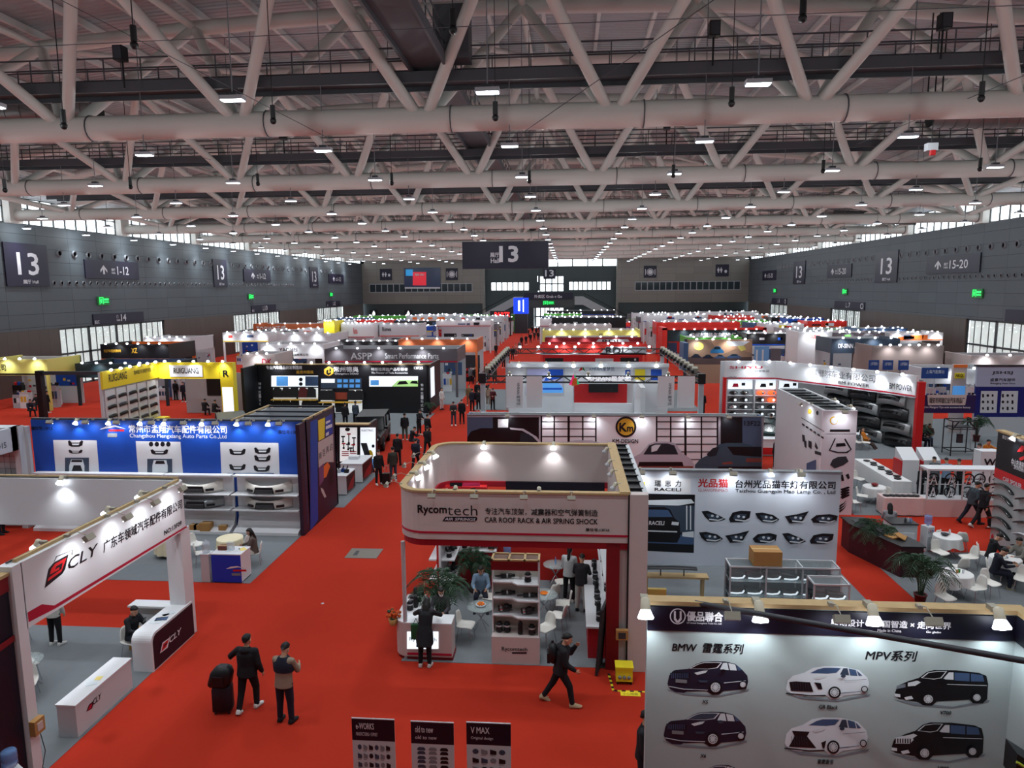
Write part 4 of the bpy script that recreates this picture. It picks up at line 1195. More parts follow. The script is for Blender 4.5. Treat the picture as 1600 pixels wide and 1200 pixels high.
# ---------------------------------------------------------------- white stand with printed cars, front right
t = booth('big white stand wall with six printed cars under a black header, front right', (4.3, 11.5, 0))
EW = mat('pale_grey_green_print', (164, 180, 182), .55)
slab(t, 'back_wall', 1.36, 7.3, 11.3, 11.45, 0, 4.3, EW)
slab(t, 'side_wall', 7.28, 7.43, 5.5, 11.45, 0, 4.3, EW)
slab(t, 'header', 1.36, 7.28, 11.27, 11.3, 3.86, 4.28, NAVY, 'black printed header strip')
slab(t, 'header', 7.25, 7.28, 5.5, 11.27, 3.86, 4.28, NAVY, 'black printed header strip')
slab(t, 'top_batten', 1.25, 7.45, 11.28, 11.52, 4.3, 4.37, WOOD)
slab(t, 'top_batten', 7.26, 7.5, 5.5, 11.28, 4.3, 4.37, WOOD)
MB().tube((2.15, 11.35, 4.33), (6.6, 9.72, 4.33), .05, DKGREY, 6).build('brace_beam', t, True)
P = ('Y', 11.27)
prints(P, [(M_SIGNT, ell(1059, 963, 12.5, 12.5, 24)), (NAVY, ell(1059, 963, 10.8, 10.8, 24)), (M_SIGNT, [(1053, 955), (1056, 955), (1056, 966), (1059, 970), (1062, 966), (1062, 955), (1065, 955), (1065, 968), (1061, 973), (1057, 973), (1053, 968)])], t, 'emblem', .006)
ptext(P, '優品聯合', 1073, 970, 1129, 955, M_SIGNT, t, bold=.03)
ptext(P, 'UP United Guangzhou Trade Co., Ltd', 1073, 975, 1127, 972, M_SIGNT, t, bold=0)
ptext(P, '原创设计 × 中国智造 × 走向世界', 1298, 978, 1486, 967, M_SIGNT, t, bold=.025)
ptext(P, 'Original design', 1303, 984, 1342, 979.5, M_SIGNT, t)
ptext(P, 'Made in China', 1371, 987, 1408, 982.5, M_SIGNT, t)
ptext(P, 'Go globe', 1447, 990, 1470, 985.5, M_SIGNT, t)
P = ('Y', 11.3)
ptext(P, 'BMW  雷霆系列', 1050, 1018, 1162, 1003, INK, t, bold=.02, shear=.15)
ptext(P, 'MPV系列', 1352, 1031, 1433, 1015, INK, t, bold=.02, shear=.15)
ptext(P, 'X5', 1097, 1099, 1106, 1093.5, INK, t, shear=.15)
ptext(P, 'X6', 1094, 1183.5, 1103, 1178, INK, t, shear=.15)
ptext(P, 'GR Black', 1279.5, 1107, 1309, 1101, INK, t, shear=.15)
ptext(P, 'V700', 1469, 1116, 1486, 1110.5, INK, t, shear=.15)
ptext(P, '雷霆壹号', 1277.5, 1193, 1302, 1186, INK, t, shear=.15)
ptext(P, 'V900', 1465, 1203, 1482, 1197, INK, t, shear=.15)
for q, k, b, d, l, g in (
  ([(1043, 1033), (1169, 1033), (1169, 1087), (1043, 1087)], 'suv', CARBLK, CARBK2, PALE, 'box'),
  ([(1037, 1112), (1166, 1112), (1166, 1168), (1037, 1168)], 'suv', CARBLK, SLATE, PALE, 'box'),
  ([(1228, 1040), (1358, 1042), (1358, 1095), (1228, 1093)], 'mpv', CARWHT, CARBK2, PALE, 'box'),
  ([(1226, 1120), (1356, 1122), (1356, 1182), (1226, 1180)], 'mpv', CARWHT, CARBK2, PALE, 'lex'),
  ([(1398, 1046), (1544, 1048), (1544, 1105), (1398, 1103)], 'van', CARBK2, CARBK2, PALE, 'box'),
  ([(1393, 1128), (1537, 1130), (1537, 1190), (1393, 1188)], 'van', CARBK2, CARBK2, PALE, 'slats'),
  ([(1085, 1195), (1160, 1195), (1170, 1250), (1035, 1250)], 'suv', CARBLK, SLATE, PALE, 'box')):
 prints(P, car_art(q, k, b, d, l, g), t, 'printed_car', .004)
wh = 'on the black header of the white car print stand'
for x in (1.3, 3.15, 4.95, 6.9): flood('can', x, 11.3, 4.36, 0, wh, scale=1.35)
for x in (2.65, 4.35, 5.75): flood('arm', x, 11.3, 4.36, 0, wh)
flood('arm', 7.3, 9.6, 4.36, 90, wh)
p = atY(1592, 1180, 9.6)
t = thing('tool_rack', 'lime framed black rack top at the lower right corner, beside the white side wall', 'rack', (p.x, 9.6, 0))
MB().prism([(p.x - .12, 9.45, p.z + .12), (p.x + .5, 9.3, p.z - .25), (p.x + .5, 9.3, p.z - .6), (p.x - .12, 9.45, p.z - .3)], (.05, .35, 0), BLACK).build('panel', t, True)
for dz in (.02, -.22): MB().tube((p.x - .14, 9.42, p.z + dz), (p.x + .5, 9.25, p.z + dz - .36), .02, mat('lime_paint', (170, 190, 60), .5), 6).build('rail', t, True)
for x in (p.x - .1, p.x + .45): MB().tube((x, 9.5, 0), (x, 9.5, p.z - .2), .02, mat('lime_paint', (170, 190, 60)), 6).build('post', t, True)
# three roll-up banners
def rollup(x0, x1, y, zt, label, head, sub, art):
 t = thing('rollup_banner', label, 'banner', ((x0 + x1) / 2, y, 0), 'roll-up banners in the aisle')
 MB().box(x0 - .02, x1 + .02, y - .12, y + .12, 0, .09, LGREY).build('base', t, True)
 MB().box(x0, x1, y - .005, y + .005, .08, zt, WHITE2).box(x0, x1, y - .007, y - .005, zt - .42, zt, NAVY).build('sheet', t, True)
 MB().tube(((x0 + x1) / 2, y + .04, .05), ((x0 + x1) / 2, y + .02, zt), .012, ALU, 6).tube((x0, y, zt), (x1, y, zt), .014, ALU, 6).build('pole', t, True)
 w_ = x1 - x0
 text(head, (x0 + .1 * w_, y - .012, zt - .2), (1, 0, 0), (0, 0, 1), w_ * .42, .12, M_SIGNT, t, bold=.02)
 text(sub, (x0 + .1 * w_, y - .012, zt - .33), (1, 0, 0), (0, 0, 1), w_ * .5, .07, M_SIGNT, t)
 mb = MB()
 for r_ in range(9):
  zz = zt - .55 - r_ * .17
  if zz < .2: break
  for c in range(art[0]):
   u = x0 + w_ * (.1 + .8 * (c + .5) / art[0]); hw = w_ * .8 / art[0] * .36
   m = (SLATE, INK, GREY)[(r_ * art[0] + c * 2) % 3]
   k = (r_ + c) % 3
   if art[1] == 'car':
    for dz in (.035, -.04):
     mb.poly([(u + hw * a, y - .009, zz + dz + .032 * b) for a, b in ((-1, -1), (1, -1), (.95, .1), (.6, .9), (-.6, .9), (-.95, .1))], m)
   elif k == 0: mb.poly([(u + hw * math.cos(a * PI / 5), y - .009, zz + .05 * math.sin(a * PI / 5)) for a in range(10)], m)
   else:
    mb.poly([(u - hw, y - .009, zz - .05), (u + hw, y - .009, zz - .05), (u + hw, y - .009, zz + .02), (u - hw, y - .009, zz + .05)], m)
    mb.poly([(u - hw, y - .009, zz - .075), (u + hw * .6, y - .009, zz - .075), (u + hw * .6, y - .009, zz - .065), (u - hw, y - .009, zz - .065)], GREY)
 mb.build('printed_pictures', t, True)
rollup(-3.84, -3.06, 11.3, 2.0, 'roll-up banner crowded with small part pictures, leftmost of three', 'e-WORKS', 'MANUFACTURING + SUPPORT', (6, 'mix'))
rollup(-2.76, -1.99, 11.28, 2.0, 'roll-up banner with front views of old and new cars, middle of three', 'old to new', 'old to new', (3, 'car'))
rollup(-1.77, -.98, 11.32, 2.0, 'roll-up banner headed V MAX with photo strips, rightmost of three', 'V MAX', 'Original design', (4, 'mix'))
palm(-.45, 10.2, 'dark palm whose frond tips rise at the bottom edge, before the V MAX banner', True, 20)
palm(.75, 10.15, 'dark palm whose frond tips rise at the bottom edge, beside the white car print wall', True, 80, .97)
MB().prism([(-5.6, 10.3, 0), (-5.25, 10.3, 0), (-5.42, 10.3, 1.35)], (0, .3, 0), NAVY).top('pointed_stand', 'dark pointed stand rising at the bottom edge left of the banners', 'stand', (-5.4, 10.4, 0))
# ---------------------------------------------------------------- white stand with red nine emblem, left
t = booth('white stand with red nine emblem and crimson stripe on its fascia, front left', (-15, 15, 0))
XF = -10.45
mb = MB()
pl_ = [(-20.5, 17.75), (-11.0, 17.75), (-10.75, 17.7), (-10.7, 17.45), (-10.7, 12.0), (-10.45, 12.0), (-10.45, 17.5), (-10.55, 17.85), (-10.8, 18.0), (-20.5, 18.0)]
mb.prism([(x, y, 3.12) for x, y in pl_][::-1], (0, 0, 1.34), WHITE)
mb.build('fascia', t, True)
mb = MB()
for a, b in (((-20.5, 17.9), (-10.7, 17.9)), ((-10.58, 17.7), (-10.58, 12.0))):
 mb.tube((a[0], a[1], 4.49), (b[0], b[1], 4.49), .05, WOOD, 4); mb.tube((a[0] - .08, a[1] - .1, 4.49), (b[0] - .08, b[1] - .1, 4.49), .02, DKGREY, 4)
mb.build('top_batten', t, True)
slab(t, 'corner_post', -10.95, -10.5, 17.5, 17.95, 0, 3.12, WHITE)
slab(t, 'corner_post', -10.75, -10.45, 11.78, 12.02, 0, 4.46, WHITE)
slab(t, 'back_wall', -20.5, -20.3, 12, 18, 0, 4.4, WHITE)
P = ('X', XF)
prints(P, [(CRIM, [(43, 957), (65.5, 944), (85, 946), (292, 821), (292, 824), (86, 951), (45, 972)])], t, 'painted_stripe')
prints(P, [(INK, [(70, 919), (76, 889), (84, 879), (107, 866), (102, 889), (98, 896)]), (RED, [(74, 909), (96, 893), (104, 871), (86, 881), (80, 889), (78, 898), (92, 890), (93, 886), (86, 890), (88, 885), (98, 879), (96, 889), (76, 903)])], t, 'emblem', .006)
prints(P, [(INK, [(84, 878), (88, 869), (114, 859), (113, 867), (112, 867), (113, 860), (89, 870), (85, 878)])], t, 'emblem_outline', .006)
ptext(P, 'CLY', 107, 891, 157, 873, INK, t, bold=.01, shear=.25)
ptext(P, '广东车领域汽车配件有限公司', 162, 864, 285.5, 846, INK, t, yb1=799, bold=.02, shear=.1)
ptext(P, 'NO:13F09', 257, 836.5, 285, 829, INK, t)
wh = 'on the fascia of the red nine emblem stand'
for y in (13.3, 14.6, 15.7, 16.9): flood('arm', -10.45, y, 4.5, 90, wh)
for y in (12.9, 15.1, 16.4): flood('can', -10.7, y, 4.5, -90, wh)
for x in (-16.6, -13.9): flood('can', x, 17.75, 4.5, 0, wh)
t = booth('dark navy side wall with red stripes at the left picture edge', (-10.9, 11, 0))
slab(t, 'side_wall', -11.1, -10.55, 9.5, 11.76, 0, 4.3, NAVY)
MB().box(-10.55, -10.53, 9.5, 11.76, 4.0, 4.3, DRED).prism([(-10.53, 9.5, 2.85), (-10.53, 11.76, 3.0), (-10.53, 11.76, 3.12), (-10.53, 9.5, 3.0)], (.01, 0, 0), DRED).build('painted_stripe', t, True)
slab(t, 'top_batten', -11.1, -10.5, 9.5, 11.78, 4.3, 4.36, WOOD)
b = thing('power_socket_box', 'beige socket box on the near post of the red nine emblem stand', 'socket', (-10.38, 11.9, 1.15))
MB().cbox((0, 0, 0), (.12, .26, .3), CARD).cbox((.065, 0, 0), (.01, .14, .16), PINKW).build('box', b)
MB().path([(0, .05, -.15), (.03, .1, -.6), (.0, .02, -.9), (.05, .1, -1.13)], .008, INK, 5).build('cable', b)
dispenser(-10.17, 10.95, 60, 'water dispenser with blue bottle at lower left edge, by the navy wall', 'blue water bottle on the dispenser by the navy wall')
# its two counters
t = thing('reception_counter', 'white round-edged counter with black red nine front, man sitting behind', 'counter', (-10.7, 16.7, 0))
pr = []
for a in range(0, 91, 15): pr.append((15.8 + .22 - .22 * math.cos(math.radians(a)), 1.0 - .22 + .22 * math.sin(math.radians(a))))
pr = [(15.8, 0)] + pr + [(17.75, 1.0), (17.75, 0)]
MB().prism([(-11.0, y, z) for y, z in pr], (.53, 0, 0), WHITE).build('body', t, True)
pr2 = [(15.86, .04)] + [(15.86 + .2 - .2 * math.cos(math.radians(a)), .94 - .2 + .2 * math.sin(math.radians(a))) for a in range(0, 91, 15)] + [(17.75, .94), (17.75, .04)]
MB().prism([(-10.47, y, z) for y, z in pr2], (.012, 0, 0), NAVY).build('front_panel', t, True, 'black front panel with emblem')
slab(t, 'return_top', -12.1, -11.0, 17.35, 17.75, .95, 1.0, WHITE); slab(t, 'return_body', -12.05, -11.0, 17.6, 17.74, 0, .95, WHITE)
P = ('X', -10.45)
prints(P, [(M_SIGNT, [(250, 1021), (254, 1004), (264, 997), (266, 993), (262, 1012)]), (RED, [(252, 1018), (255, 1006), (262, 1000), (264, 999), (260, 1011)]), (NAVY, [(255.5, 1011), (261, 1006.5), (261.5, 1003.5), (256.5, 1008)])], t, 'emblem', .008)
ptext(P, 'CLY', 265, 1005, 284, 996, M_SIGNT, t, yb1=991, shear=.25)
for i in range(4): MB().cbox((-10.75 + .05 * (i % 2), 16.5 + .16 * i, 1.004), (.3, .2, .006), (PALE, MIDB, WHITE, PALE)[i], rz=.3 * i).top('leaflet', 'leaflet lying on the white round-edged counter, %s from the camera' % ORD[i], 'leaflet', (-10.75, 16.5 + .16 * i, 1.004), group='leaflets on the round-edged counter')
t = thing('display_counter', 'low white counter with small red nine emblem, empty floor behind', 'counter', (-10.8, 13.8, 0))
slab(t, 'body', -11.0, -10.57, 13.17, 15.1, 0, .74, WHITE2); slab(t, 'countertop', -11.02, -10.55, 13.15, 15.12, .74, .77, WHITE)
P = ('X', -10.57)
prints(P, [(INK, [(135, 1112), (139, 1101), (145, 1096), (148, 1091), (144, 1107)]), (CRIM, [(137, 1110), (140, 1102), (144, 1099), (143, 1106)])], t, 'emblem', .006)
ptext(P, 'CLY', 145.5, 1102, 159, 1093, INK, t, yb1=1091, shear=.25)
MB().cbox((-10.8, 14.05, .774), (.22, .3, .006), PALE, rz=.5).cbox((-10.75, 14.2, .777), (.14, .16, .005), mat('paper_yellow', (226, 206, 120), .7), rz=.2).top('leaflet', 'leaflets on the low white counter with small emblem', 'leaflet', (-10.8, 14.05, .774))
for x, y, d, l in ((-13.35, 15.2, 150, 'white shell chair by the left post, facing away from camera'), (-12.75, 14.45, 30, 'white shell chair nearest the camera beside the left post'), (-13.6, 14.5, -60, 'white shell chair mostly hidden behind the left post'), (-15.0, 16.9, 100, 'white shell chair in the far left of the red nine emblem stand'), (-11.45, 16.5, 75, 'white shell chair the man sits on behind the round-edged counter')):
 chair(x, y, d, l)
goods_box(-11.55, 17.0, 0, .45, .4, .5, 'cardboard box behind the round-edged counter')
table(-13.15, 14.9, 'round glass table between the chairs behind the left post', glass_top=True)
palm(-20.0, 16.6, 'palm seen under the fascia of the red nine emblem stand', True, 10, 1.5)
# ---------------------------------------------------------------- blue stand
t = booth('blue stand wall with white posters and shelves of car bumpers', (-16, 27, 0))
slab(t, 'back_wall', -21.8, -10.32, 26.3, 26.45, 0, 4.45, BLUE)
slab(t, 'side_wall', -10.47, -10.32, 25.7, 29.85, 0, 4.45, mat('dusk_purple_print', (46, 22, 44), .5))
slab(t, 'side_wall', -13.4, -13.25, 26.45, 29.8, 0, 4.4, WHITE2)
slab(t, 'back_wall', -13.4, -10.32, 29.7, 29.85, 0, 4.4, WHITE2)
mb = MB()
mb.box(-21.8, -10.3, 26.34, 26.5, 4.45, 4.52, DKGREY)
for y in (27.3, 28.4, 29.75): mb.box(-13.4, -10.3, y - .04, y + .04, 4.45, 4.52, WOOD if y < 26.5 else DKGREY)
for x in (-13.3, -10.38): mb.box(x - .04, x + .04, 26.3, 29.85, 4.46, 4.53, WOOD)
mb.build('top_batten', t, True)
P = ('Y', 26.3)
WP = mat('poster_white', (206, 208, 214), .5)
def bumper_art(x, y, w_, h_):
 return [(INK, mapq([(x - w_, y - h_), (x + w_, y - h_), (x + w_, y + h_), (x - w_, y + h_)], [(0, .1), (.12, 0), (.25, .35), (.75, .35), (.88, 0), (1, .1), (.94, .8), (.75, 1), (.25, 1), (.06, .8)])), (PALE, mapq([(x - w_, y - h_), (x + w_, y - h_), (x + w_, y + h_), (x - w_, y + h_)], [(.25, .5), (.75, .5), (.7, .75), (.3, .75)]))]
for q in ([(83, 687.5), (151, 688), (155, 739), (87, 738)], [(212, 689), (282, 690.5), (286, 741), (216, 739.5)], [(344, 691), (435, 692), (437, 744), (346, 743)]): prints(P, [(WP, q)], t, 'poster', .003)
art = bumper_art(118, 693, 12, 5) + bumper_art(118, 705.5, 11, 3)
art += [(SLATE, rect(101.5, 715, 139, 738)), (PALE, [(108, 728), (111, 718), (129, 718), (132, 728), (132, 737), (108, 737)]), (INK, [(111, 722), (112, 718.5), (128, 718.5), (129, 722)]), (INK, [(112, 736), (115, 727), (126, 727), (129, 736)])]
prints(P, art, t, 'parts_print', .006); art = []
for i in range(4): art.append((INK, ell(236 + 9 * i, 694, 3.6, 4, 8)))
art += bumper_art(249, 706, 14, 4) + [(SLATE, rect(230, 717, 269, 739)), (PALE, [(238, 728), (240, 719), (260, 719), (262, 728), (262, 738), (238, 738)]), (INK, [(242, 725), (244, 720), (256, 720), (258, 725)])]
prints(P, art, t, 'parts_print', .006); art = []
for cx, cy in ((371, 706), (410, 704), (371, 730), (410, 716), (409, 732)): art += bumper_art(cx, cy, 13, 5)
art += [(MIDB, rect(355, 739, 428, 742.5))]
prints(P, art, t, 'parts_print', .006)
prints(P, [(M_SIGNT, [(156, 671), (166, 666), (180, 664.5), (196, 670), (180, 667), (170, 669)]), (RED, rect(170, 671, 194, 674)), (GREY, rect(168, 677, 183, 683))], t, 'emblem', .006)
ptext(P, '常州市孟翔汽车配件有限公司', 202, 676, 354.5, 664, M_SIGNT, t, bold=.02)
ptext(P, 'Changzhou Mengxiang Auto Parts Co.,Ltd', 203, 685.5, 354, 677.5, M_SIGNT, t, bold=.0)
ptext(P, '展位号:13F13', 49, 672, 82, 666, NAVY, t)
ptext(P, '展位号:13F13', 435, 678, 469, 672, NAVY, t)
P = ('X', -10.32)
prints(P, [(BLUE, [(485, 659), (496, 654), (497, 812), (485, 830)]), (YELLOW, [(497, 657), (508, 652), (507, 684), (498, 689)]), (mat('print_blue2', (30, 56, 160), .5), [(508.5, 652), (519, 646), (520, 677), (508.5, 683)]), (WP, [(509, 677), (514, 674), (514, 679), (509, 682)]), (M_SIGNT, [(509, 659), (516, 656), (516, 659), (509, 663)]), (M_SIGNT, [(509, 666), (519, 662), (519, 667), (509, 671)]), (PINKW, [(497, 691), (520.5, 678), (521.5, 722), (510, 722), (498, 731)]),
  (ORANGE, [(506, 728), (512, 722), (516, 728), (510, 745), (505, 748)]), (mat('print_violet', (110, 70, 110), .5), [(498, 731), (506, 724), (506, 750), (499, 760)]), (PINKW, [(501, 762), (505, 764), (510, 776), (507, 778), (502, 768)]), (INK, [(515, 735), (521, 728), (521, 752), (516, 760)])], t, 'poster', .004)
for i, ch in enumerate('赛百再启'):
 ptext(P, ch, 498.5 + 5.6 * i, 719 - 4.5 * i, 503 + 5.6 * i, 708 - 4.5 * i, INK, t)
text('常州市孟翔汽车配件有限公司'.replace('', '\n').strip(), (-10.31, 26.0, .35), (0, 1, 0), (0, 0, 1), .16, 3.4, MIDB, t)
# shelf display with curved foot
for x0, x1 in ((-21.6, -18.9), (-18.85, -16.15), (-16.05, -13.35), (-13.2, -10.55)):
 s_ = thing('display_shelf', 'white two-shelf display with curved foot on the blue stand, %s' % {-21.6: 'leftmost', -18.85: 'second from left', -16.05: 'third from left', -13.2: 'rightmost'}[x0], 'shelf', ((x0 + x1) / 2, 26.2, 0), 'white bumper displays')
 pr = [(26.29, 2.32), (26.22, 2.32), (26.2, .6), (26.05, .28), (25.62, .12), (25.62, 0), (26.29, 0)]
 MB().prism([(x0, y, z) for y, z in pr], (x1 - x0, 0, 0), WHITE).build('backboard', s_, True)
 for z in (1.62, 1.0): MB().box(x0 - .02, x1 + .02, 25.68, 26.2, z - .04, z, WHITE).build('shelf_board', s_, True)
 MB().box(x0 - .02, x1 + .02, 25.9, 26.2, 2.28, 2.34, WHITE).build('top_board', s_, True)
M_BUMP = mat('pearl_white_paint', (226, 222, 214), .2, spec=.7)
def bumper(x, y, z, w_, label, m=None, dark=True):
 t = thing('car_bumper', label, 'bumper', (x, y, z), 'car bumpers on the blue stand')
 m = m or M_BUMP
 mb = MB(); n = 13; rs = []
 for i in range(n):
  u = -1 + 2 * i / (n - 1); yy = -.2 + .42 * abs(u) ** 2.6; hh = .34 + .16 * abs(u) ** 2
  xx = u * w_ / 2
  rs.append([Vector((xx, yy, .02)), Vector((xx, yy - .05, .12)), Vector((xx, yy - .03, .22)), Vector((xx, yy + .03, hh)), Vector((xx, yy + .06, hh)), Vector((xx, yy + .03, .03))])
 mb.rings(rs, m, True); mb.build('skin', t)
 mb = MB()
 mb.prism([(-.42 * w_ / 2, -.262, .06), (.42 * w_ / 2, -.262, .06), (.36 * w_ / 2, -.235, .3), (-.36 * w_ / 2, -.235, .3)], (0, .03, 0), BLACK)
 for r_ in range(3): mb.box(-.36 * w_ / 2, .36 * w_ / 2, -.272, -.262, .09 + .05 * r_, .1 + .05 * r_, GREY)
 mb.build('grille', t)
 for s in (-1, 1): MB().cbox((s * w_ * .31, -.165, .16), (.16 * w_, .05, .09), BLACK, rz=s * .5).build('lamp_recess', t)
 return t
M_BUMPG = mat('silver_paint', (150, 156, 160), .25, .4)
for i, x in enumerate((-20.2, -17.5, -14.75, -11.9)):
 bumper(x, 25.98, 1.62, 1.95, 'pearl white car bumper on the upper shelf of the blue stand, %s from the left' % ORD[i])
 bumper(x, 25.98, 1.0, 1.95, '%s car bumper on the lower shelf of the blue stand, %s from the left' % ('silver' if i == 2 else 'pearl white', ORD[i]), M_BUMPG if i == 2 else None)
for i, (px, py, s) in enumerate(((304, 830, .3), (311, 828, .3), (323, 826, .42), (349, 829, .28))):
 p = atY(px, py, 25.8); goods_box(p.x, 25.8, .12, s, s * .8, s * .75, 'small cardboard box on the white display foot, %s from left' % ORD[i])
wh = 'on the top of the blue stand wall'
for px in (122, 173, 222, 259, 318, 372, 421): p = atY(px, 655, 26.3); flood('can', p.x, 26.3, 4.46, 0, wh)
for px in (90, 145, 193, 247, 296, 345, 396, 443): p = atY(px, 655, 26.3); flood('arm', p.x, 26.3, 4.46, 0, wh)
t = counter(-11.72, -10.72, 21.2, 21.9, 1.0, 'blue fronted white counter at the corner of the blue stand', WHITE)
slab(t, 'front_panel', -11.72, -10.72, 21.18, 21.2, .04, .96, mat('counter_blue', (22, 56, 180), .5), 'blue front panel')
P = ('Y', 21.18)
prints(P, [(M_SIGNT, [(353, 889), (360, 885.5), (371, 884.5), (385, 889), (372, 886.5), (363, 888)]), (RED, rect(364, 890, 385, 893)), (GREY, rect(362, 895.5, 376, 899.5))], t, 'emblem', .008)
t = thing('pedestal', 'narrow white pedestal with a clear bottle, left of blue counter', 'pedestal', (-11.95, 21.35, 0)); slab(t, 'body', -12.1, -11.82, 21.2, 21.5, 0, .95, WHITE2); slab(t, 'top', -12.12, -11.8, 21.18, 21.52, .95, .98, WHITE)
water_bottle(-11.96, 21.35, .98, 'clear water bottle standing on the narrow white pedestal', M_CLRB)
p = gp(327, 905); water_bottle(p.x, p.y, 0.01, 'clear water bottle on the grey carpet left of the pedestal', M_CLRB)
goods_box(-11.5, 21.6, 1.0, .28, .2, .14, 'small brown red box on the blue fronted counter', mat('box_brown', (110, 54, 40), .6))
for i, (dx, m) in enumerate(((-.1, PALE), (.12, WHITE), (.3, mat('paper_yellow', (226, 206, 120), .7)))): MB().cbox((-11.15 + dx, 21.55 + .05 * i, 1.004), (.2, .28, .006), m, rz=.4 * i).top('leaflet', 'leaflet on the blue fronted counter, %s from left' % ORD[i], 'leaflet', (-11.15 + dx, 21.55, 1.004), group='leaflets on the blue fronted counter')
MB().prism([(-11.32, 21.5, 1.0), (-11.1, 21.5, 1.0), (-11.1, 21.6, 1.0), (-11.32, 21.6, 1.0)], (0, 0, .28), glass('acrylic', (220, 228, 232), .45)).top('acrylic_stand', 'clear acrylic leaflet stand on the blue fronted counter', 'stand', (-11.2, 21.55, 1))
p = gp(358, 873); TX, TY = p.x, p.y + .15
table(TX, TY, 'round table under a cream cloth on the blue stand', M_CREAM, 'cream cloth hanging to the floor over the table by the blue stand', .42, .6)
for px, py, d, l in ((316, 883, 120, 'white shell chair nearest the pedestal, facing the cream table'), (307, 868, 70, 'white shell chair left of the cream table, in profile'), (281, 872, 80, 'white shell chair half hidden by the left stand post'), (381, 868, -100, 'white shell chair right of the cream table'), (399, 882, -70, 'white shell chair the woman sits on behind the blue counter')):
 p = gp(px, py); chair(p.x, p.y, d, l)
table(gp(265, 868).x, gp(265, 868).y, 'round table with long cream cloth behind the left stand post', M_CREAM, 'cream cloth of the table behind the left stand post', .4, .6)
# white stand left of the blue one
t = booth('white stand left of the blue wall, with red tail lamps on shelves', (-23.3, 25, 0))
p0 = gp(39, 632, 4.2)
slab(t, 'fascia', -22.25, -22.1, 21.8, 26.1, 3.3, 4.25, WHITE2); slab(t, 'back_wall', -27, -21.9, 26.2, 26.35, 0, 4.2, WHITE2); slab(t, 'corner_post', -22.3, -22.05, 25.9, 26.2, 0, 4.25, WHITE2)
slab(t, 'header', -27, -22.1, 25.6, 26.2, 3.3, 4.25, WHITE2)
text('限公司 13D15', (-22.09, 23.6, 3.5), (0, 1, 0), (0, 0, 1), 1.7, .3, INK, t)
mb = MB()
for i in range(12): mb.tube((-25 + .25 * i, 26.15, 2.2), (-25 + .25 * i, 26.15, 3.3), .008, GREY, 4)
for i in range(5): mb.tube((-25, 26.15, 2.2 + .25 * i), (-22.2, 26.15, 2.2 + .25 * i), .008, GREY, 4)
mb.build('grid_panel', t, True)
for i, (z, mm, nm) in enumerate(((2.0, DRED, 'red'), (1.35, DRED, 'red'), (.8, BLACK, 'dark'))):
 MB().box(-26.5, -22.3, 25.65, 26.18, z - .05, z, WHITE).build('shelf_board', t, True)
 for j in range(8):
  o = MB().cbox((-22.6 - .5 * j, 25.85, z + .13), (.42, .2, .26), mm, rz=.2).cbox((-22.6 - .5 * j, 25.74, z + .14), (.3, .02, .12), RED if mm is DRED else CHROME, rz=.2).top('tail_lamp', '%s tail lamp on the %s shelf left of the blue wall' % (nm, ('top', 'middle', 'bottom')[i]), 'lamp unit', (-22.6 - .5 * j, 25.85, z), group='%s tail lamps on the %s shelf' % (nm, ('top', 'middle', 'bottom')[i]))
# ---------------------------------------------------------------- open stand with red band and display tower, centre
t = booth('open white stand with rounded fascia, red band and display tower, centre', (-1.2, 19.3, 0))
YF_, X0, X1, YB = 16.65, -4.3, 1.5, 22.2
mb = MB(); R0 = .7
out = [(X0 + R0 - R0 * math.cos(a), YF_ + R0 - R0 * math.sin(a)) for a in [PI / 2 * i / 8 for i in range(9)]]
def ringpath(o):
 r_ = R0 - o
 a_ = [(X0 + R0 - r_ * math.cos(PI / 2 * i / 8), YF_ + R0 - r_ * math.sin(PI / 2 * i / 8)) for i in range(9)]
 b_ = [(X0 + R0 - r_ * math.sin(PI / 2 * i / 8), YB - R0 + r_ * math.cos(PI / 2 * i / 8)) for i in range(9)]
 return [(X1, YB - o)] + [(x, y) for x, y in b_][::1][::-1][::-1] + a_ + [(X1, YF_ + o)]
def shell(o0, o1, z0, z1, m, name, lab=None):
 A = ringpath(o0); B = ringpath(o1); mb = MB(); n = len(A)
 vs = [(x, y, z) for z in (z0, z1) for P_ in (A, B) for x, y in P_]
 fs = []
 for i in range(n - 1):
  fs += [(i, i + 1, 2 * n + i + 1, 2 * n + i), (n + i + 1, n + i, 3 * n + i, 3 * n + i + 1), (2 * n + i, 2 * n + i + 1, 3 * n + i + 1, 3 * n + i), (i + 1, i, n + i, n + i + 1)]
 fs += [(0, 2 * n, 3 * n, n), (n - 1, 2 * n - 1, 4 * n - 1, 3 * n - 1)]
 mb.add(vs, fs, m); return mb.build(name, t, True, lab)
M_FAS = mat('pink_white_fascia', (196, 184, 182), .5)
shell(0, .12, 3.36, 4.58, M_FAS, 'fascia')
shell(-.012, 0, 3.52, 3.57, CRIM, 'painted_stripe', 'crimson stripe')
shell(.05, .17, 3.18, 3.36, mat('band_red', (158, 22, 40), .5), 'red_band', 'red band under the fascia')
shell(-.03, .15, 4.58, 4.63, WOOD, 'top_batten', 'raw wood edge')
slab(t, 'right_wall', 1.3, 1.5, YF_ + .1, YB, 0, 4.58, M_FAS); slab(t, 'end_panel', 1.5, 1.97, YF_ - .02, YF_ + .25, 0, 4.6, M_FAS)
slab(t, 'joint', 1.485, 1.52, YF_ - .03, YF_ + .1, 0, 4.6, INK, 'dark joint')
slab(t, 'red_column', .98, 1.3, YF_ + .03, YF_ + .3, 0, 3.3, DRED, 'red column')
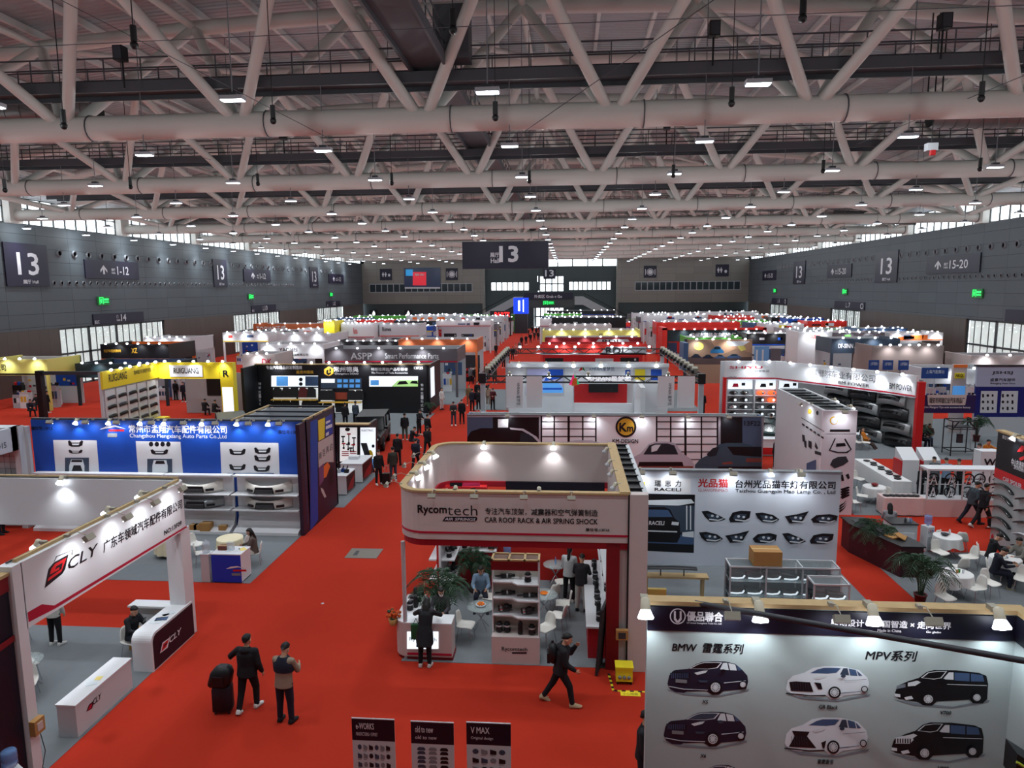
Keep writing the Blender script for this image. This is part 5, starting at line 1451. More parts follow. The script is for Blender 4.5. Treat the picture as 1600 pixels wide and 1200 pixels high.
slab(t, 'top_batten', 1.28, 1.54, YF_, YB, 4.6, 4.66, WOOD); slab(t, 'frame_gap', 1.56, 1.86, YF_ + .2, YB, 4.5, 4.56, BLACK, 'dark frame between two stands'); slab(t, 'outer_wall', 1.86, 1.97, YF_ + .25, YB, 0, 4.6, WHITE2)
for i in range(9): slab(t, 'cross_batten', 1.5, 1.9, YF_ + .5 + .62 * i, YF_ + .56 + .62 * i, 4.55, 4.62, BLACK)
slab(t, 'back_wall', X0 + .2, 1.3, YB - .15, YB - .03, 0, 2.7, mat('stand_red', (186, 34, 24), .6), 'red back wall')
slab(t, 'back_sign', -2.0, 1.2, YB - .2, YB - .15, 2.7, 3.05, PINKW); slab(t, 'back_sign_edge', -2.0, 1.2, YB - .2, YB - .12, 3.05, 3.36, NAVY, 'black strip')
text('AI智能升级平台', (-1.2, YB - .21, 2.86), (1, 0, 0), (0, 0, 1), 1.3, .16, INK, t)
MB().tube((-4.2, YF_ + .25, 0), (-4.2, YF_ + .25, 3.2), .055, ALU, 10).build('corner_post', t, True)
MB().box(-3.95, -2.6, YB - .5, YB - .2, 2.5, 3.25, RED).box(-3.85, -2.7, YB - .52, YB - .5, 2.55, 3.1, WHITE).build('lightbox', t, True)
P = ('Y', YB - .52)
prints(P, [(INK, rect(703, 754, 722, 760)), (mat('print_pink', (230, 60, 110), .5), [(724, 754), (750, 754), (750, 760), (722, 760)]), (INK, [(712, 766), (716, 764), (718, 768), (713, 770)]), (INK, [(735, 763), (742, 762), (744, 767), (737, 768)])], t, 'poster')
P = ('Y', YF_)
ptext(P, 'Rycom', 653, 805, 698, 789, INK, t, bold=.03); ptext(P, 'tech', 699, 805, 746, 789, INK, t, bold=-.005)
prints(P, [(NAVY, [(691, 814.5), (696, 807.5), (744, 807.5), (746, 809.5), (745, 813), (743, 814.5)])], t, 'logo_plate', .006)
ptext(P, 'AIR SPRINGS', 695, 813, 743, 808.8, M_SIGNT, t, off=.012, shear=.2)
ptext(P, '专注汽车顶架，减震器和空气弹簧制造', 758, 804, 934, 793.5, INK, t, bold=.015)
ptext(P, 'CAR ROOF RACK & AIR SPRING SHOCK', 757.5, 816, 934, 808, INK, t, bold=.02)
ptext(P, '展位号:13F16', 915, 830, 952, 825, INK, t, bold=.02)
wh = 'on the rounded fascia of the centre stand'
for x in (-3.3, -2.25, -1.05, .1): flood('arm', x, YF_, 4.6, 0, wh, scale=.8, nolight=True)
for y in (17.2, 18.0, 19.2, 20.4): flood('arm', X0, y, 4.6, -90, wh, scale=.8, nolight=True)
for y in (18.2, 19.3, 20.6): flood('can', X0 + .1, y, 4.62, 90, wh)
for x in (-2.7, -.45): flood('can', x, YB - .1, 4.62, 0, wh)
for y in (17.4, 18.7, 19.8, 21.4): flood('can', 1.3, y, 4.62, -90, wh, scale=.8, nolight=True)
for x in (-2.8, -.7): flood('can', x, YF_ + .12, 4.62, 180, wh, scale=.9)
# tower
t = thing('display_tower', 'white display tower with stepped shelves of black air springs', 'display', (-1.32, 17.0, 0))
slab(t, 'plinth', -1.93, -.7, 16.78, 17.35, 0, .74, PINKW); slab(t, 'backboard', -1.93, -.7, 17.3, 17.36, .74, 2.74, mat('ivory_board', (226, 226, 214), .5))
slab(t, 'side_board', -.735, -.7, 16.85, 17.3, .74, 2.74, WHITE); slab(t, 'side_board', -1.93, -1.9, 17.0, 17.3, .74, 2.74, WHITE)
slab(t, 'top_band', -1.93, -.7, 16.86, 16.9, 2.5, 2.74, DRED)
mb = MB(); mb.box(-1.93, -.7, 17.3, 17.36, 2.74, 2.78, WOOD).box(-1.93, -.7, 16.86, 16.92, 2.74, 2.78, WOOD)
for x in (-1.93, -1.5, -1.1, -.74): mb.box(x, x + .05, 16.86, 17.36, 2.74, 2.78, WOOD)
mb.build('top_frame', t, True)
SH = (.76, 1.22, 1.68, 2.12)
for z in SH[1:]:
 MB().prism([(-1.9, 17.3, z), (-1.9, 16.95, z), (-1.4, 16.95, z), (-1.25, 16.8, z), (-.72, 16.8, z), (-.72, 17.3, z)], (0, 0, .035), WHITE).build('shelf_board', t, True)
P = ('Y', 16.78)
ptext(P, 'Rycomtech', 784, 1018, 824, 1010.5, INK, t, bold=.01); prints(P, [(NAVY, rect(800, 1019, 823, 1021.5))], t, 'logo_plate')
def spring(x, y, z, kind, label, grp):
 if kind == 'bellow':
  mb = MB().lathe([(.05, 0), (.085, .01), (.09, .06), (.075, .09), (.088, .13), (.088, .2), (.06, .23), (.06, .25), (0, .25)], (x, y, z), BLACK, 14).lathe([(.088, .15), (.09, .17), (.088, .19)], (x, y, z), ALU, 14)
 elif kind == 'tall':
  mb = MB().lathe([(.06, 0), (.065, .02), (.06, .28), (.05, .3), (.03, .34), (0, .34)], (x, y, z), BLACK, 14)
 elif kind == 'strut':
  mb = MB().lathe([(.02, 0), (.02, .15), (.055, .16), (.055, .42), (.04, .44), (.04, .52), (0, .52)], (x - .26, y, z + .06), BLACK, 12, axis=(1, .05, .05)).lathe([(.056, .3), (.058, .31), (.058, .33), (.056, .34)], (x - .26, y, z + .06), ALU, 12, axis=(1, .05, .05))
 else:
  mb = MB().lathe([(.06, 0), (.08, .02), (.08, .12), (.06, .14), (.095, .17), (.095, .27), (.05, .3), (.05, .36), (0, .36)], (x - .18, y, z + .1), BLACK, 14, axis=(1, .1, .15)).lathe([(.082, .05), (.084, .06), (.084, .1), (.082, .11)], (x - .18, y, z + .1), CHROME, 14, axis=(1, .1, .15))
 return mb.top('air_spring', label, 'air spring', (x, y, z), group=grp)
for z, items, nm in ((.76, ((-1.75, 17.05, 'bellow'), (-1.55, 17.05, 'bellow'), (-1.2, 16.95, 'tall'), (-.9, 16.95, 'bellow')), 'bottom'), (1.255, ((-1.6, 17.1, 'lying'), (-1.0, 16.98, 'lying')), 'second'), (1.715, ((-1.6, 17.12, 'strut'), (-1.02, 17.0, 'strut')), 'third'), (2.155, ((-1.6, 17.15, 'strut'), (-1.0, 17.0, 'bellow')), 'top')):
 for i, (x, y, k) in enumerate(items): spring(x, y, z, k, 'black air spring on the %s shelf of the white tower, %s from left' % (nm, ORD[i]), 'air springs on the display tower')
# front counter with lit screen
t = thing('reception_counter', 'white rounded counter with bright screen, lady in dark coat before it', 'counter', (-3.7, 17.2, 0))
cr = [(-2.97, 16.82), (-2.97, 17.35), (-3.95, 17.35), (-3.95, 18.5), (-4.5, 18.5), (-4.5, 17.2)] + [(-4.5 + .35 - .35 * math.cos(a), 17.2 - .38 * math.sin(a)) for a in (.4, .8, 1.2, PI / 2)]
MB().prism([(x, y, .1) for x, y in cr], (0, 0, .9), PINKW).prism([(x, y, .16) for x, y in [(-2.98, 16.8), (-2.98, 16.82), (-4.1, 16.82), (-4.15, 16.8)]], (0, 0, .05), CRIM).build('body', t, True)
MB().prism([(x, y, 1.0) for x, y in cr], (0, 0, .03), WHITE).build('countertop', t, True)
MB().prism([(x + .02, y + .03, 0) for x, y in cr], (0, 0, .1), DRED).build('plinth', t, True)
M_SCR = mat('lit_screen', (225, 240, 250), .3, emit=1.3)
P = ('Y', 16.82)
sc = prints(P, [(M_SCR, rect(636, 987, 685, 1014))], t, 'lit_screen', .012)
ptext(P, 'Rycomtech', 640, 1003, 682, 995, INK, t, off=.016, bold=.01)
for i in range(6):
 x, y = -4.22 + .12 * (i % 2), 17.55 + .17 * i
 spring(x, y, 1.03, ('bellow', 'tall', 'bellow')[i % 3], 'black part standing on the white rounded counter, %s from the camera' % ORD[i], 'parts on the rounded counter')
M_FLW = mat('marigold', (190, 80, 24), .7)
f = thing('flower_basket', 'orange flower basket on the corner of the white rounded counter', 'flowers', (-4.55, 17.0, .75))
MB().lathe([(.08, .12), (.13, .3), (0, .28)], (0, 0, 0), CARD, 12).build('basket', f)
fb = MB(); rg = random.Random(2)
for i in range(30): fb.ball((rg.uniform(-.16, .16), rg.uniform(-.14, .14), .3 + rg.uniform(0, .2)), .045, M_FLW if i % 3 else M_LEAF, 6, 4)
fb.build('blossoms', f)
# rear shelf column, cabinet, right-hand shelf
t = thing('shelf_column', 'white shelf column on a red post holding black parts', 'shelf', (-3.8, 20.9, 0))
slab(t, 'post', -4.02, -3.92, 20.4, 21.6, 0, 3.2, RED); slab(t, 'backboard', -3.92, -3.86, 20.2, 21.7, 0, 3.2, WHITE)
for z in (.7, 1.35, 2.0, 2.6): MB().box(-4.25, -4.02, 20.3, 21.5, z - .05, z, WHITE).box(-3.86, -3.45, 20.3, 21.6, z - .05, z, WHITE).build('shelf_board', t, True)
for z in (.7, 1.35, 2.0, 2.6):
 for i in range(3): spring(-3.65, 20.5 + .4 * i, z, ('bellow', 'lying', 'tall')[i], 'black part on the red-posted shelf column, %.1f metres up, %s along' % (z, ORD[i]), 'parts on the red-posted shelf column')
t = thing('shelf_cabinet', 'red cabinet with white parts tray against the red back wall', 'cabinet', (-3.1, 21.8, 0))
slab(t, 'body', -3.65, -2.3, 21.5, 22.0, 0, 1.15, mat('cabinet_red', (176, 30, 40), .5)); slab(t, 'worktop', -3.7, -2.28, 21.45, 22.0, 1.15, 1.2, WHITE); slab(t, 'upper_shelf', -3.7, -2.28, 21.6, 22.0, 1.75, 1.8, WHITE)
MB().box(-2.99, -2.98, 21.49, 21.5, .02, 1.13, DRED).build('door_gap', t, True)
for i in range(3): spring(-3.35 + .45 * i, 21.7, 1.2, 'strut' if i else 'bellow', 'black part on the red cabinet by the back wall, %s from left' % ORD[i], 'parts on the red cabinet')
dispenser(-1.95, 21.75, 0, 'white water dispenser by the red back wall of the centre stand', 'blue water bottle on the dispenser by the red back wall')
t = thing('display_counter', 'long white shelf of black parts along the right side of centre stand', 'shelf', (.8, 19, 0))
slab(t, 'body', .55, 1.28, 17.2, 21.6, 0, .85, mat('cabinet_red', (176, 30, 40), .5)); slab(t, 'worktop', .5, 1.28, 17.15, 21.65, .85, .9, WHITE); slab(t, 'backboard', 1.24, 1.29, 17.0, 21.8, .9, 3.0, WHITE)
for z in (1.5, 2.1): MB().box(.95, 1.25, 17.2, 21.6, z - .04, z, WHITE).build('shelf_board', t, True)
for i in range(9): spring(.85, 17.5 + .45 * i, .9, ('bellow', 'tall', 'bellow')[i % 3], 'black part on the long white right shelf, %s from the camera' % ORD[i], 'parts on the long right shelf')
for i in range(8): spring(1.08, 17.5 + .5 * i, 1.5, ('tall', 'bellow')[i % 2], 'black part on the raised right shelf, %s from the camera' % ORD[i], 'parts on the raised right shelf')
MB().prism([(.7, 16.35, .02), (.86, 17.0, .02), (.98, 17.0, 1.75), (.82, 16.35, 1.75)], (.06, -.015, 0), mat('mesh_dark', (36, 40, 44), .6)).top('mesh_panel', 'dark mesh panel leaning by the red column of the centre stand', 'panel', (.8, 16.7, 0))
b = thing('power_distribution_box', 'yellow power box on the floor inside striped tape', 'power box', (1.5, 16.1, 0))
MB().box(1.2, 1.6, 16.02, 16.32, .08, .42, YELLOW).box(1.18, 1.62, 16.0, 16.34, .42, .46, YELLOW).build('body', b, True)
for i in range(3): MB().lathe([(.04, 0), (.045, .03), (.03, .04), (0, .04)], (1.29 + .11 * i, 16.02, .2), GREY, 10, axis=(0, -1, 0)).build('socket', b, True)
for x in (1.22, 1.54): MB().box(x, x + .05, 16.04, 16.3, 0, .08, BLACK).build('foot', b, True)
mb = MB(); k = 0
TP = [(1.05, 16.5), (1.12, 15.75), (2.0, 15.75), (2.02, 16.3)]
for a, c in zip(TP, TP[1:]):
 a = Vector((a[0], a[1], .004)); c = Vector((c[0], c[1], .004)); d = (c - a).normalized(); s_ = Vector((-d.y, d.x, 0)) * .03; n = int((c - a).length / .09)
 for i in range(n):
  p_, q_ = a.lerp(c, i / n), a.lerp(c, (i + 1) / n); mb.add([p_ - s_, q_ - s_, q_ + s_, p_ + s_], [(0, 1, 2, 3)], YELLOW if k % 2 else BLACK); k += 1
mb.top('hazard_tape', 'yellow and black striped tape on the floor round the power box', 'tape', (1.5, 15.9, 0))
s_ = thing('floor_notice', 'yellow notice sheet on the floor by the striped tape', 'notice', (1.55, 15.65, .003)); MB().box(1.28, 1.75, 15.55, 15.72, .003, .008, YELLOW).build('sheet', s_, True)
text('小心地面', (1.33, 15.58, .01), (1, 0, 0), (0, 1, 0), .36, .1, INK, s_)
b = thing('power_socket_box', 'brown socket box fixed on the end panel of the centre stand', 'socket', (1.4, 16.6, 1.05)); MB().box(1.22, 1.52, 16.5, 16.62, .9, 1.15, CARD).box(1.28, 1.46, 16.49, 16.5, .94, 1.1, DKGREY).build('box', b, True)
palm(-3.55, 18.6, 'palm behind the lady at the white rounded counter', True, 40, 1.15)
palm(-2.95, 21.0, 'palm beside the red cabinet of the centre stand', False, 0, 1.1)
for px, py, d, l in ((728, 1000, 80, 'white shell chair left of the display tower, front'), (752, 947, 6, 'white shell chair of the man in light blue jacket'), (768, 955, 250, 'white shell chair hidden left of the display tower'), (855, 890, 200, 'white shell chair by the back wall, right of the tower'), (862, 948, 215, 'white shell chair at the back table, right of the tower'), (880, 930, 290, 'white shell chair in the middle right of the centre stand'), (872, 985, 250, 'white shell chair right of the tower, in profile'), (853, 1005, 320, 'white shell chair nearest the camera right of the tower'), (880, 965, 270, 'white shell chair behind the one in profile right of tower'), (762, 912, 60, 'white shell chair of the man in black by the tower'), (885, 900, 40, 'white shell chair beside the standing women')):
 p = gp(px, py); chair(p.x, p.y, d, l)
for px, py, l in ((752, 985, 'round glass table with oranges, left of the display tower'), (850, 965, 'round glass table with snack plate, right of the display tower'), (868, 915, 'round glass table with a bottle, rear right of the tower'), (768, 905, 'round glass table hidden behind the display tower')):
 p = gp(px, py); table(p.x, p.y, l, glass_top=True)
M_ORG = mat('orange_fruit', (230, 120, 30), .6)
p = gp(752, 985)
MB().lathe([(.05, 0), (.14, .03), (.15, .05), (.05, .02), (0, .02)], (p.x, p.y, .736), WHITE, 16).top('fruit_plate', 'white plate on the glass table left of the tower', 'plate', (p.x, p.y, .736))
for i in range(6): MB().ball((p.x + .07 * math.cos(i * 1.05), p.y + .07 * math.sin(i * 1.05), .8), .036, M_ORG, 8, 6).top('orange', 'orange on the white plate left of the tower', 'fruit', (p.x, p.y, .8), group='oranges on the plate')
p = gp(850, 965); MB().lathe([(.05, 0), (.11, .02), (.12, .04), (.05, .015), (0, .015)], (p.x, p.y, .736), M_ORG, 16).top('snack_plate', 'orange snack plate on the glass table right of the tower', 'plate', (p.x, p.y, .736))
p = gp(868, 915); MB().lathe([(.03, 0), (.035, .02), (.035, .15), (.012, .2), (.012, .24), (0, .24)], (p.x, p.y, .736), M_BOTT, 12).top('drink_bottle', 'small drink bottle on the rear glass table of the centre stand', 'bottle', (p.x, p.y, .736))
goods_box(gp(908, 912).x, gp(908, 912).y, .0, .45, .35, .4, 'brown box by the right shelf of the centre stand', mat('box_brown', (110, 54, 40), .6))
MB().ball((gp(908, 912).x, gp(908, 912).y, .52), (.18, .15, .13), YELLOW, 10, 7).top('yellow_bag', 'crumpled yellow bag on the brown box by the right shelf', 'bag', (gp(908, 912).x, gp(908, 912).y, .4))
# ---------------------------------------------------------------- headlamp stand
t = booth('pale stand wall with ten printed headlamps and a dark car poster', (5.6, 23.7, 0))
slab(t, 'back_wall', 2.05, 9.17, 23.6, 23.75, 0, 3.36, LWALL)
slab(t, 'top_batten', 2.05, 9.2, 23.56, 23.8, 3.36, 3.42, GREY)
P = ('Y', 23.6)
prints(P, [(WHITE, [(988, 745), (1079, 748), (1079, 772), (988, 769)]), (CARBK2, [(992, 771), (1086, 773), (1084, 864), (992, 860)]), (PALE, [(992, 782), (1080, 780), (1085, 786), (1060, 790), (992, 788)]), (SLATE, [(992, 790), (1085, 790), (1085, 832), (992, 832)]), (MIDB, [(992, 833), (1084, 836), (1084, 851), (992, 848)]), (PALE, [(1066, 832), (1084, 830), (1084, 840), (1066, 838)]), (CARBK2, [(996, 840), (994, 812), (1001, 808), (1007, 794), (1018, 792), (1038, 792), (1047, 796), (1054, 810), (1062, 816), (1063, 838), (1058, 848), (1000, 846)]), (MIDB, [(1005, 808), (1009, 796), (1044, 797), (1051, 808)]), (PALE, [(997, 815), (1004, 813), (1006, 819), (998, 820)]), (PALE, [(1050, 815), (1061, 816), (1060, 821), (1049, 820)]), (PALE, [(996, 828), (1058, 830), (1058, 832), (996, 830)]), (PALE, [(1072, 790), (1074, 790), (1074, 828), (1072, 828)]), (PALE, [(1078, 790), (1080, 790), (1080, 828), (1078, 828)]), (YELLOW, rect(1003, 753, 1008, 759))], t, 'poster', .003)
ptext(P, 'RACELI', 1014, 820, 1038, 814, M_SIGNT, t, bold=.03, off=.02, shear=.1)
ptext(P, '瑞  思  力', 1023, 760, 1064, 750, INK, t, bold=.02, off=.01); ptext(P, 'RACELI', 1023, 767, 1064, 762, INK, t, off=.01)
ptext(P, '光品猫', 1091, 761, 1137, 748, RED, t, bold=.03); ptext(P, 'GUANGPINMAO', 1091, 768, 1137, 763.5, CRIM, t, bold=-.01)
ptext(P, '台州光品猫车灯有限公司', 1149, 762, 1305, 750, INK, t, bold=.025); ptext(P, 'Taizhou Guangpin Mao Lamp Co. , Ltd', 1149, 771, 1305, 764, INK, t, bold=.01)
LAMPS = [((0, .15), (.25, .1), (.7, .45), (1, .75), (.8, .9), (.35, .95), (.15, .6)), ((.05, .7), (.2, .2), (.55, .05), (.95, .1), (.9, .6), (.6, .95), (.1, .95)), ((0, .2), (.3, .15), (.75, .35), (1, .7), (.75, .95), (.3, .9), (.1, .6)), ((0, .4), (.5, .25), (1, .0), (.85, .4), (.7, .9), (.2, .95), (.1, .65)), ((0, .6), (.2, .25), (.7, .15), (1, .3), (.95, .75), (.5, .95), (.1, .9))]
ar = []
for r_, y in enumerate((806, 838)):
 for i, x in enumerate((1115, 1156, 1199, 1245, 1288)):
  w_, h_ = (38, 20) if i < 4 else (42, 18)
  x0 = x - w_ / 2 - (4 if r_ else 0); y0 = y - h_ / 2 + i * .9
  q = [(x0, y0), (x0 + w_, y0), (x0 + w_, y0 + h_), (x0, y0 + h_)]
  L = LAMPS[(i + r_ * 2) % 5]
  ar.append((INK, mapq(q, L)))
  c = [(.5 + (u - .5) * .62, .55 + (v - .55) * .5) for u, v in L]; ar.append((SLATE, mapq(q, c)))
  ar.append((PALE, mapq(q, [(.3, .72), (.7, .8), (.92, .66), (.9, .74), (.7, .9), (.32, .82)]))); ar.append((PALE, mapq(q, ell(.45, .5, .06, .1, 8)))); ar.append((PALE, mapq(q, ell(.66, .55, .06, .1, 8))))
prints(P, ar, t, 'printed_headlamps', .004)
wh = 'on the headlamp print wall'
for px in (1250, 1203): p = atY(px, 740, 23.6); flood('can', p.x, 23.6, 3.42, 0, wh)
for px in (1048, 1141, 1245, 1000): p = atY(px, 740, 23.6); flood('arm', p.x, 23.6, 3.42, 0, wh)
# glass showcases
def showcase(x0, x1, y0, y1, h, nx, label, shelves, grp):
 t = thing('glass_showcase', label, 'showcase', ((x0 + x1) / 2, (y0 + y1) / 2, 0))
 mb = MB(); r_ = .022
 for i in range(nx + 1):
  x = x0 + (x1 - x0) * i / nx
  for y in (y0, y1): mb.box(x - r_, x + r_, y - r_, y + r_, 0, h, ALU)
  for z in (h, .12): mb.box(x - r_, x + r_, y0, y1, z - r_, z + r_, ALU)
 for y in (y0, y1):
  for z in (h, .12): mb.box(x0, x1, y - r_, y + r_, z - r_, z + r_, ALU)
 mb.build('frame', t, True)
 G_ = glass('showcase_glass', (190, 205, 210), .14)
 MB().box(x0, x1, y0 - .004, y0 + .004, .12, h, G_).build('glass_front', t, True)
 MB().box(x0, x1, y0, y1, h - .004, h + .004, G_).build('glass_top', t, True)
 MB().box(x0, x1, y1 - .006, y1 + .006, .12, h, mat('case_back', (96, 104, 112), .6)).build('back_panel', t, True)
 for k, z in enumerate(shelves):
  MB().box(x0, x1, y0 + .05, y1, z - .008, z, glass('shelf_glass', (170, 190, 196), .4)).build('shelf_board', t, True)
  n = nx * 2
  for i in range(n):
   x = x0 + (x1 - x0) * (i + .5) / n; y = (y0 + y1) / 2
   hl = thing('headlamp', 'headlamp in the %s, %s from left on the %s shelf' % (grp, ORD[i], ORD[k]), 'headlamp', (x, y, z), 'headlamps in the ' + grp)
   MB().rings([[Vector((x + a * .24, y - .1 + b * .2 + abs(a) * .06, z + .02 + c)) for b, c in ((0, 0), (1, .02), (1, .14 - .05 * a), (0, .12 - .05 * a))] for a in (-1, -.4, .3, 1)], BLACK, True).build('housing', hl, True)
   MB().path([(x - .2, y - .11, z + .05), (x, y - .12, z + .04), (x + .16, y - .1, z + .05), (x + .22, y - .05, z + .1)], .024, M_HLAMP, 6).build('light_strip', hl, True)
 return t
showcase(4.7, 7.75, 19.65, 20.25, 1.6, 3, 'long glass showcase of headlamps with a cardboard box on top', (.2, .68, 1.14), 'long glass showcase')
showcase(6.55, 7.45, 18.2, 18.75, 1.75, 1, 'small glass showcase standing right in front of the long one', (.8, 1.25), 'small glass showcase')
p = gp(1187, 873, 1.6); goods_box(5.75, 19.95, 1.63, .8, .55, .42, 'cardboard box on top of the long glass showcase')
t = thing('spoiler_bench', 'pale wooden bench carrying a black rear wing by the pale wall', 'bench', (3.2, 22.3, 0))
MB().box(2.3, 4.3, 20.6, 20.95, .78, .84, WOOD).box(2.4, 2.48, 20.65, 20.9, 0, .78, WOOD).box(4.1, 4.18, 20.65, 20.9, 0, .78, WOOD).build('bench', t, True)
sp = thing('rear_wing', 'black rear wing lying on the pale wooden bench', 'spoiler', (3.2, 20.75, .84))
MB().rings([[Vector((2.45 + 1.5 * u, 20.7 + dy, 1.06 + .02 * math.sin(PI * u) + dz)) for dy, dz in ((-.1, 0), (.1, .02), (.1, .045), (-.1, .025))] for u in (0, .1, .5, .9, 1)], BLACK, True).build('blade', sp, True)
for x in (2.85, 3.55): MB().prism([(x, 20.66, .85), (x, 20.76, .85), (x, 20.74, 1.08), (x, 20.68, 1.08)], (.025, 0, 0), BLACK).build('bracket', sp, True)
t = thing('wheel_display', 'yellow and black wheel display board right of centre stand', 'display', (2.25, 17.2, 0))
slab(t, 'board', 2.08, 2.55, 17.3, 17.4, 0, 1.9, mat('board_ochre', (190, 160, 84), .6)); MB().lathe([(.18, 0), (.3, .02), (.3, .16), (.18, .18)], (2.32, 17.28, 1.25), M_TYRE, 20, axis=(0, -1, 0)).build('tyre', t, True); MB().lathe([(.02, .1), (.18, .12)], (2.32, 17.28, 1.25), ALU, 12, axis=(0, -1, 0)).build('rim', t, True)
goods_box(2.35, 17.0, 0, .35, .35, .3, 'small dark box under the wheel display board', DKGREY)
# floor hatch in the red aisle
t = thing('floor_hatch', 'grey floor hatch plate set in the red aisle carpet', 'hatch', (-6.6, 24, 0))
a = [gp(*q) for q in ((538, 872), (588, 873), (599, 858), (550, 857))]
MB().prism([(v.x, v.y, .001) for v in a], (0, 0, .012), mat('hatch_plate', (118, 112, 104), .5, .3)).build('plate', t, True)
h_ = [gp(*q) for q in ((551, 868), (558, 868), (562, 861), (557, 861))]
MB().prism([(v.x, v.y, .013) for v in h_], (0, 0, .004), DKGREY).build('handle', t, True)
p = gp(504, 943); MB().lathe([(.05, 0), (.05, .006), (0, .008)], (p.x, p.y, .001), ALU, 12).top('floor_disc', 'small metal disc on the red aisle carpet', 'disc', p)
# ================================================================ stands in the middle distance
GLOWP = mat('backlit_print', (226, 236, 244), .4, emit=.9)
GLOWB = mat('backlit_print_blue', (70, 130, 190), .4, emit=.7)
GLOWG2 = mat('backlit_print_green', (150, 190, 120), .4, emit=.7)
LAMPDARK = mat('black_gloss', (14, 15, 18), .2, spec=.7)
STRAW = mat('gold_print', (206, 160, 50), .45)
# ---- dark wall with printed sports cars
t = booth('dark stand wall with printed coupes and a round yellow emblem, mid centre', (2.4, 37.5, 0))
slab(t, 'front_wall', -5.45, 10.3, 37.0, 37.12, 0, 2.8, mat('print_grey_purple', (150, 146, 156), .5))
slab(t, 'back_wall', -5.45, 10.3, 37.9, 38.02, 0, 2.8, WHITE2); slab(t, 'side_wall', -5.45, -5.33, 37.12, 37.9, 0, 2.8, MIDB); slab(t, 'side_wall', 10.18, 10.3, 37.12, 37.9, 0, 2.8, MIDB)
slab(t, 'hollow_shade_sheet', -5.33, 10.18, 37.14, 37.88, 2.6, 2.64, BLACK); slab(t, 'top_batten', -5.47, 10.32, 36.97, 37.05, 2.8, 2.85, GREY)  # black sheet inside the hollow top stands in for the shade there
P = ('Y', 37.0)
CG = mat('print_coupe_grey', (178, 174, 186), .4); CT = mat('print_coupe_teal', (56, 80, 96), .4); TEALD = mat('print_window', (26, 44, 52), .3); BRN = mat('print_tail_red', (130, 70, 62), .4)
SB = mat('print_slate_blue', (74, 90, 116), .5)
S = [(SB, [(727, 652), (770, 652), (770, 740), (727, 740)]), (CARBK2, [(770, 652), (842, 652), (842, 700), (770, 700)]), (WP, rect(778, 655, 794, 668)), (mat('print_lightwall', (216, 212, 218), .5), rect(846, 652, 932, 740)), (mat('print_lightwall', (0, 0, 0)), rect(1026, 652, 1122, 740)), (mat('print_pale_wall', (222, 222, 228), .5), rect(932, 651, 1026, 740)), (CARBK2, rect(1126, 652, 1160, 740)), (SB, rect(1160, 652, 1191, 735))]
for x in (846, 866, 888.5, 910.5, 931, 1026, 1048, 1071, 1096, 1121): S.append((CARBK2, rect(x - (1.2 if x not in (888.5, 1071) else 1.8), 650, x + (1.2 if x not in (888.5, 1071) else 1.8), 738)))
for x0, x1 in ((846, 932), (1026, 1122)):
 for y in (659, 670, 682, 694, 706, 718): S.append((CARBK2, rect(x0, y - .7, x1, y + .7)))
def coupe(x0, y0, x1, y1, m, flip=False):
 q = [(x0, y0), (x1, y0), (x1, y1), (x0, y1)]
 if flip: q = [q[1], q[0], q[3], q[2]]
 L = lambda pts: mapq(q, pts)
 return [(m, L([(0, .98), (.0, .72), (.1, .5), (.2, .38), (.32, .08), (.42, 0), (.62, 0), (.72, .06), (.82, .38), (.94, .55), (1, .75), (1, .98)])), (TEALD, L([(.24, .42), (.33, .12), (.42, .06), (.6, .06), (.7, .12), (.76, .42)])), (PALE, L([(.36, .16), (.42, .1), (.5, .1), (.44, .3), (.36, .34)])),
   (CARBK2, L([(.18, .66), (.82, .66), (.84, .8), (.16, .8)])), (BRN, L([(.04, .80), (.98, .80), (.98, .9), (.04, .9)])), (m, L([(.28, .5), (.74, .5), (.72, .62), (.3, .62)]))]
S += coupe(980, 690, 1085, 738, CG) + coupe(1086, 692, 1215, 738, CT, True)[:1] + [(TEALD, [(1104, 710), (1114, 700), (1124, 698), (1119, 712), (1108, 714)]), (CARBK2, [(1136, 698), (1191, 698), (1191, 714), (1146, 711)]), (BRN, [(1128, 723), (1142, 721), (1146, 725), (1129, 726)]), (BRN, rect(1166, 716, 1191, 722)), (CARBK2, rect(1122, 729, 1191, 732))]
S += [(CARBK2, [(726, 690), (736, 674), (752, 669), (785, 669), (806, 672), (812, 684), (806, 700), (726, 700)]), (CG, [(796, 668), (818, 670), (838, 682), (848, 694), (844, 694), (832, 682), (816, 673), (798, 671)]), (TEALD, [(812, 690), (814, 676), (826, 678), (840, 692)]), (CG, [(880, 692), (900, 688), (925, 688), (940, 693)])]
S = [(m, [(x, y) for x, y in pts if True]) for m, pts in S]
def clipx(pts, lo, hi):
 for s_, v in ((1, lo), (-1, -hi)):
  out = []
  for (x, y), (x2, y2) in zip(pts, pts[1:] + pts[:1]):
   a, b = s_ * x - v, s_ * x2 - v
   if a >= 0: out.append((x, y))
   if a * b < 0: f = a / (a - b); out.append((x + f * (x2 - x), y + f * (y2 - y)))
  pts = out
 return pts
S = [(m, clipx(p_, 730, 1190)) for m, p_ in S]; S = [(m, p_) for m, p_ in S if len(p_) > 2]
prints(P, S, t, 'printed_picture', .002)
prints(P, [(INK, ell(978, 667, 16.3, 16.3, 28)), (STRAW, ell(978, 667, 13.2, 13.2, 28))], t, 'emblem', .03)
ptext(P, 'K', 968, 674, 979, 661, INK, t, bold=.03, off=.04); ptext(P, 'm', 980, 674, 989, 667, INK, t, bold=.03, off=.04)
ptext(P, 'KM-DESIGN', 957, 692, 997, 686, INK, t, off=.03); ptext(P, '13F22', 1163, 665, 1188, 658, INK, t, off=.03, bold=.01)
wh = 'on the dark wall of printed coupes'
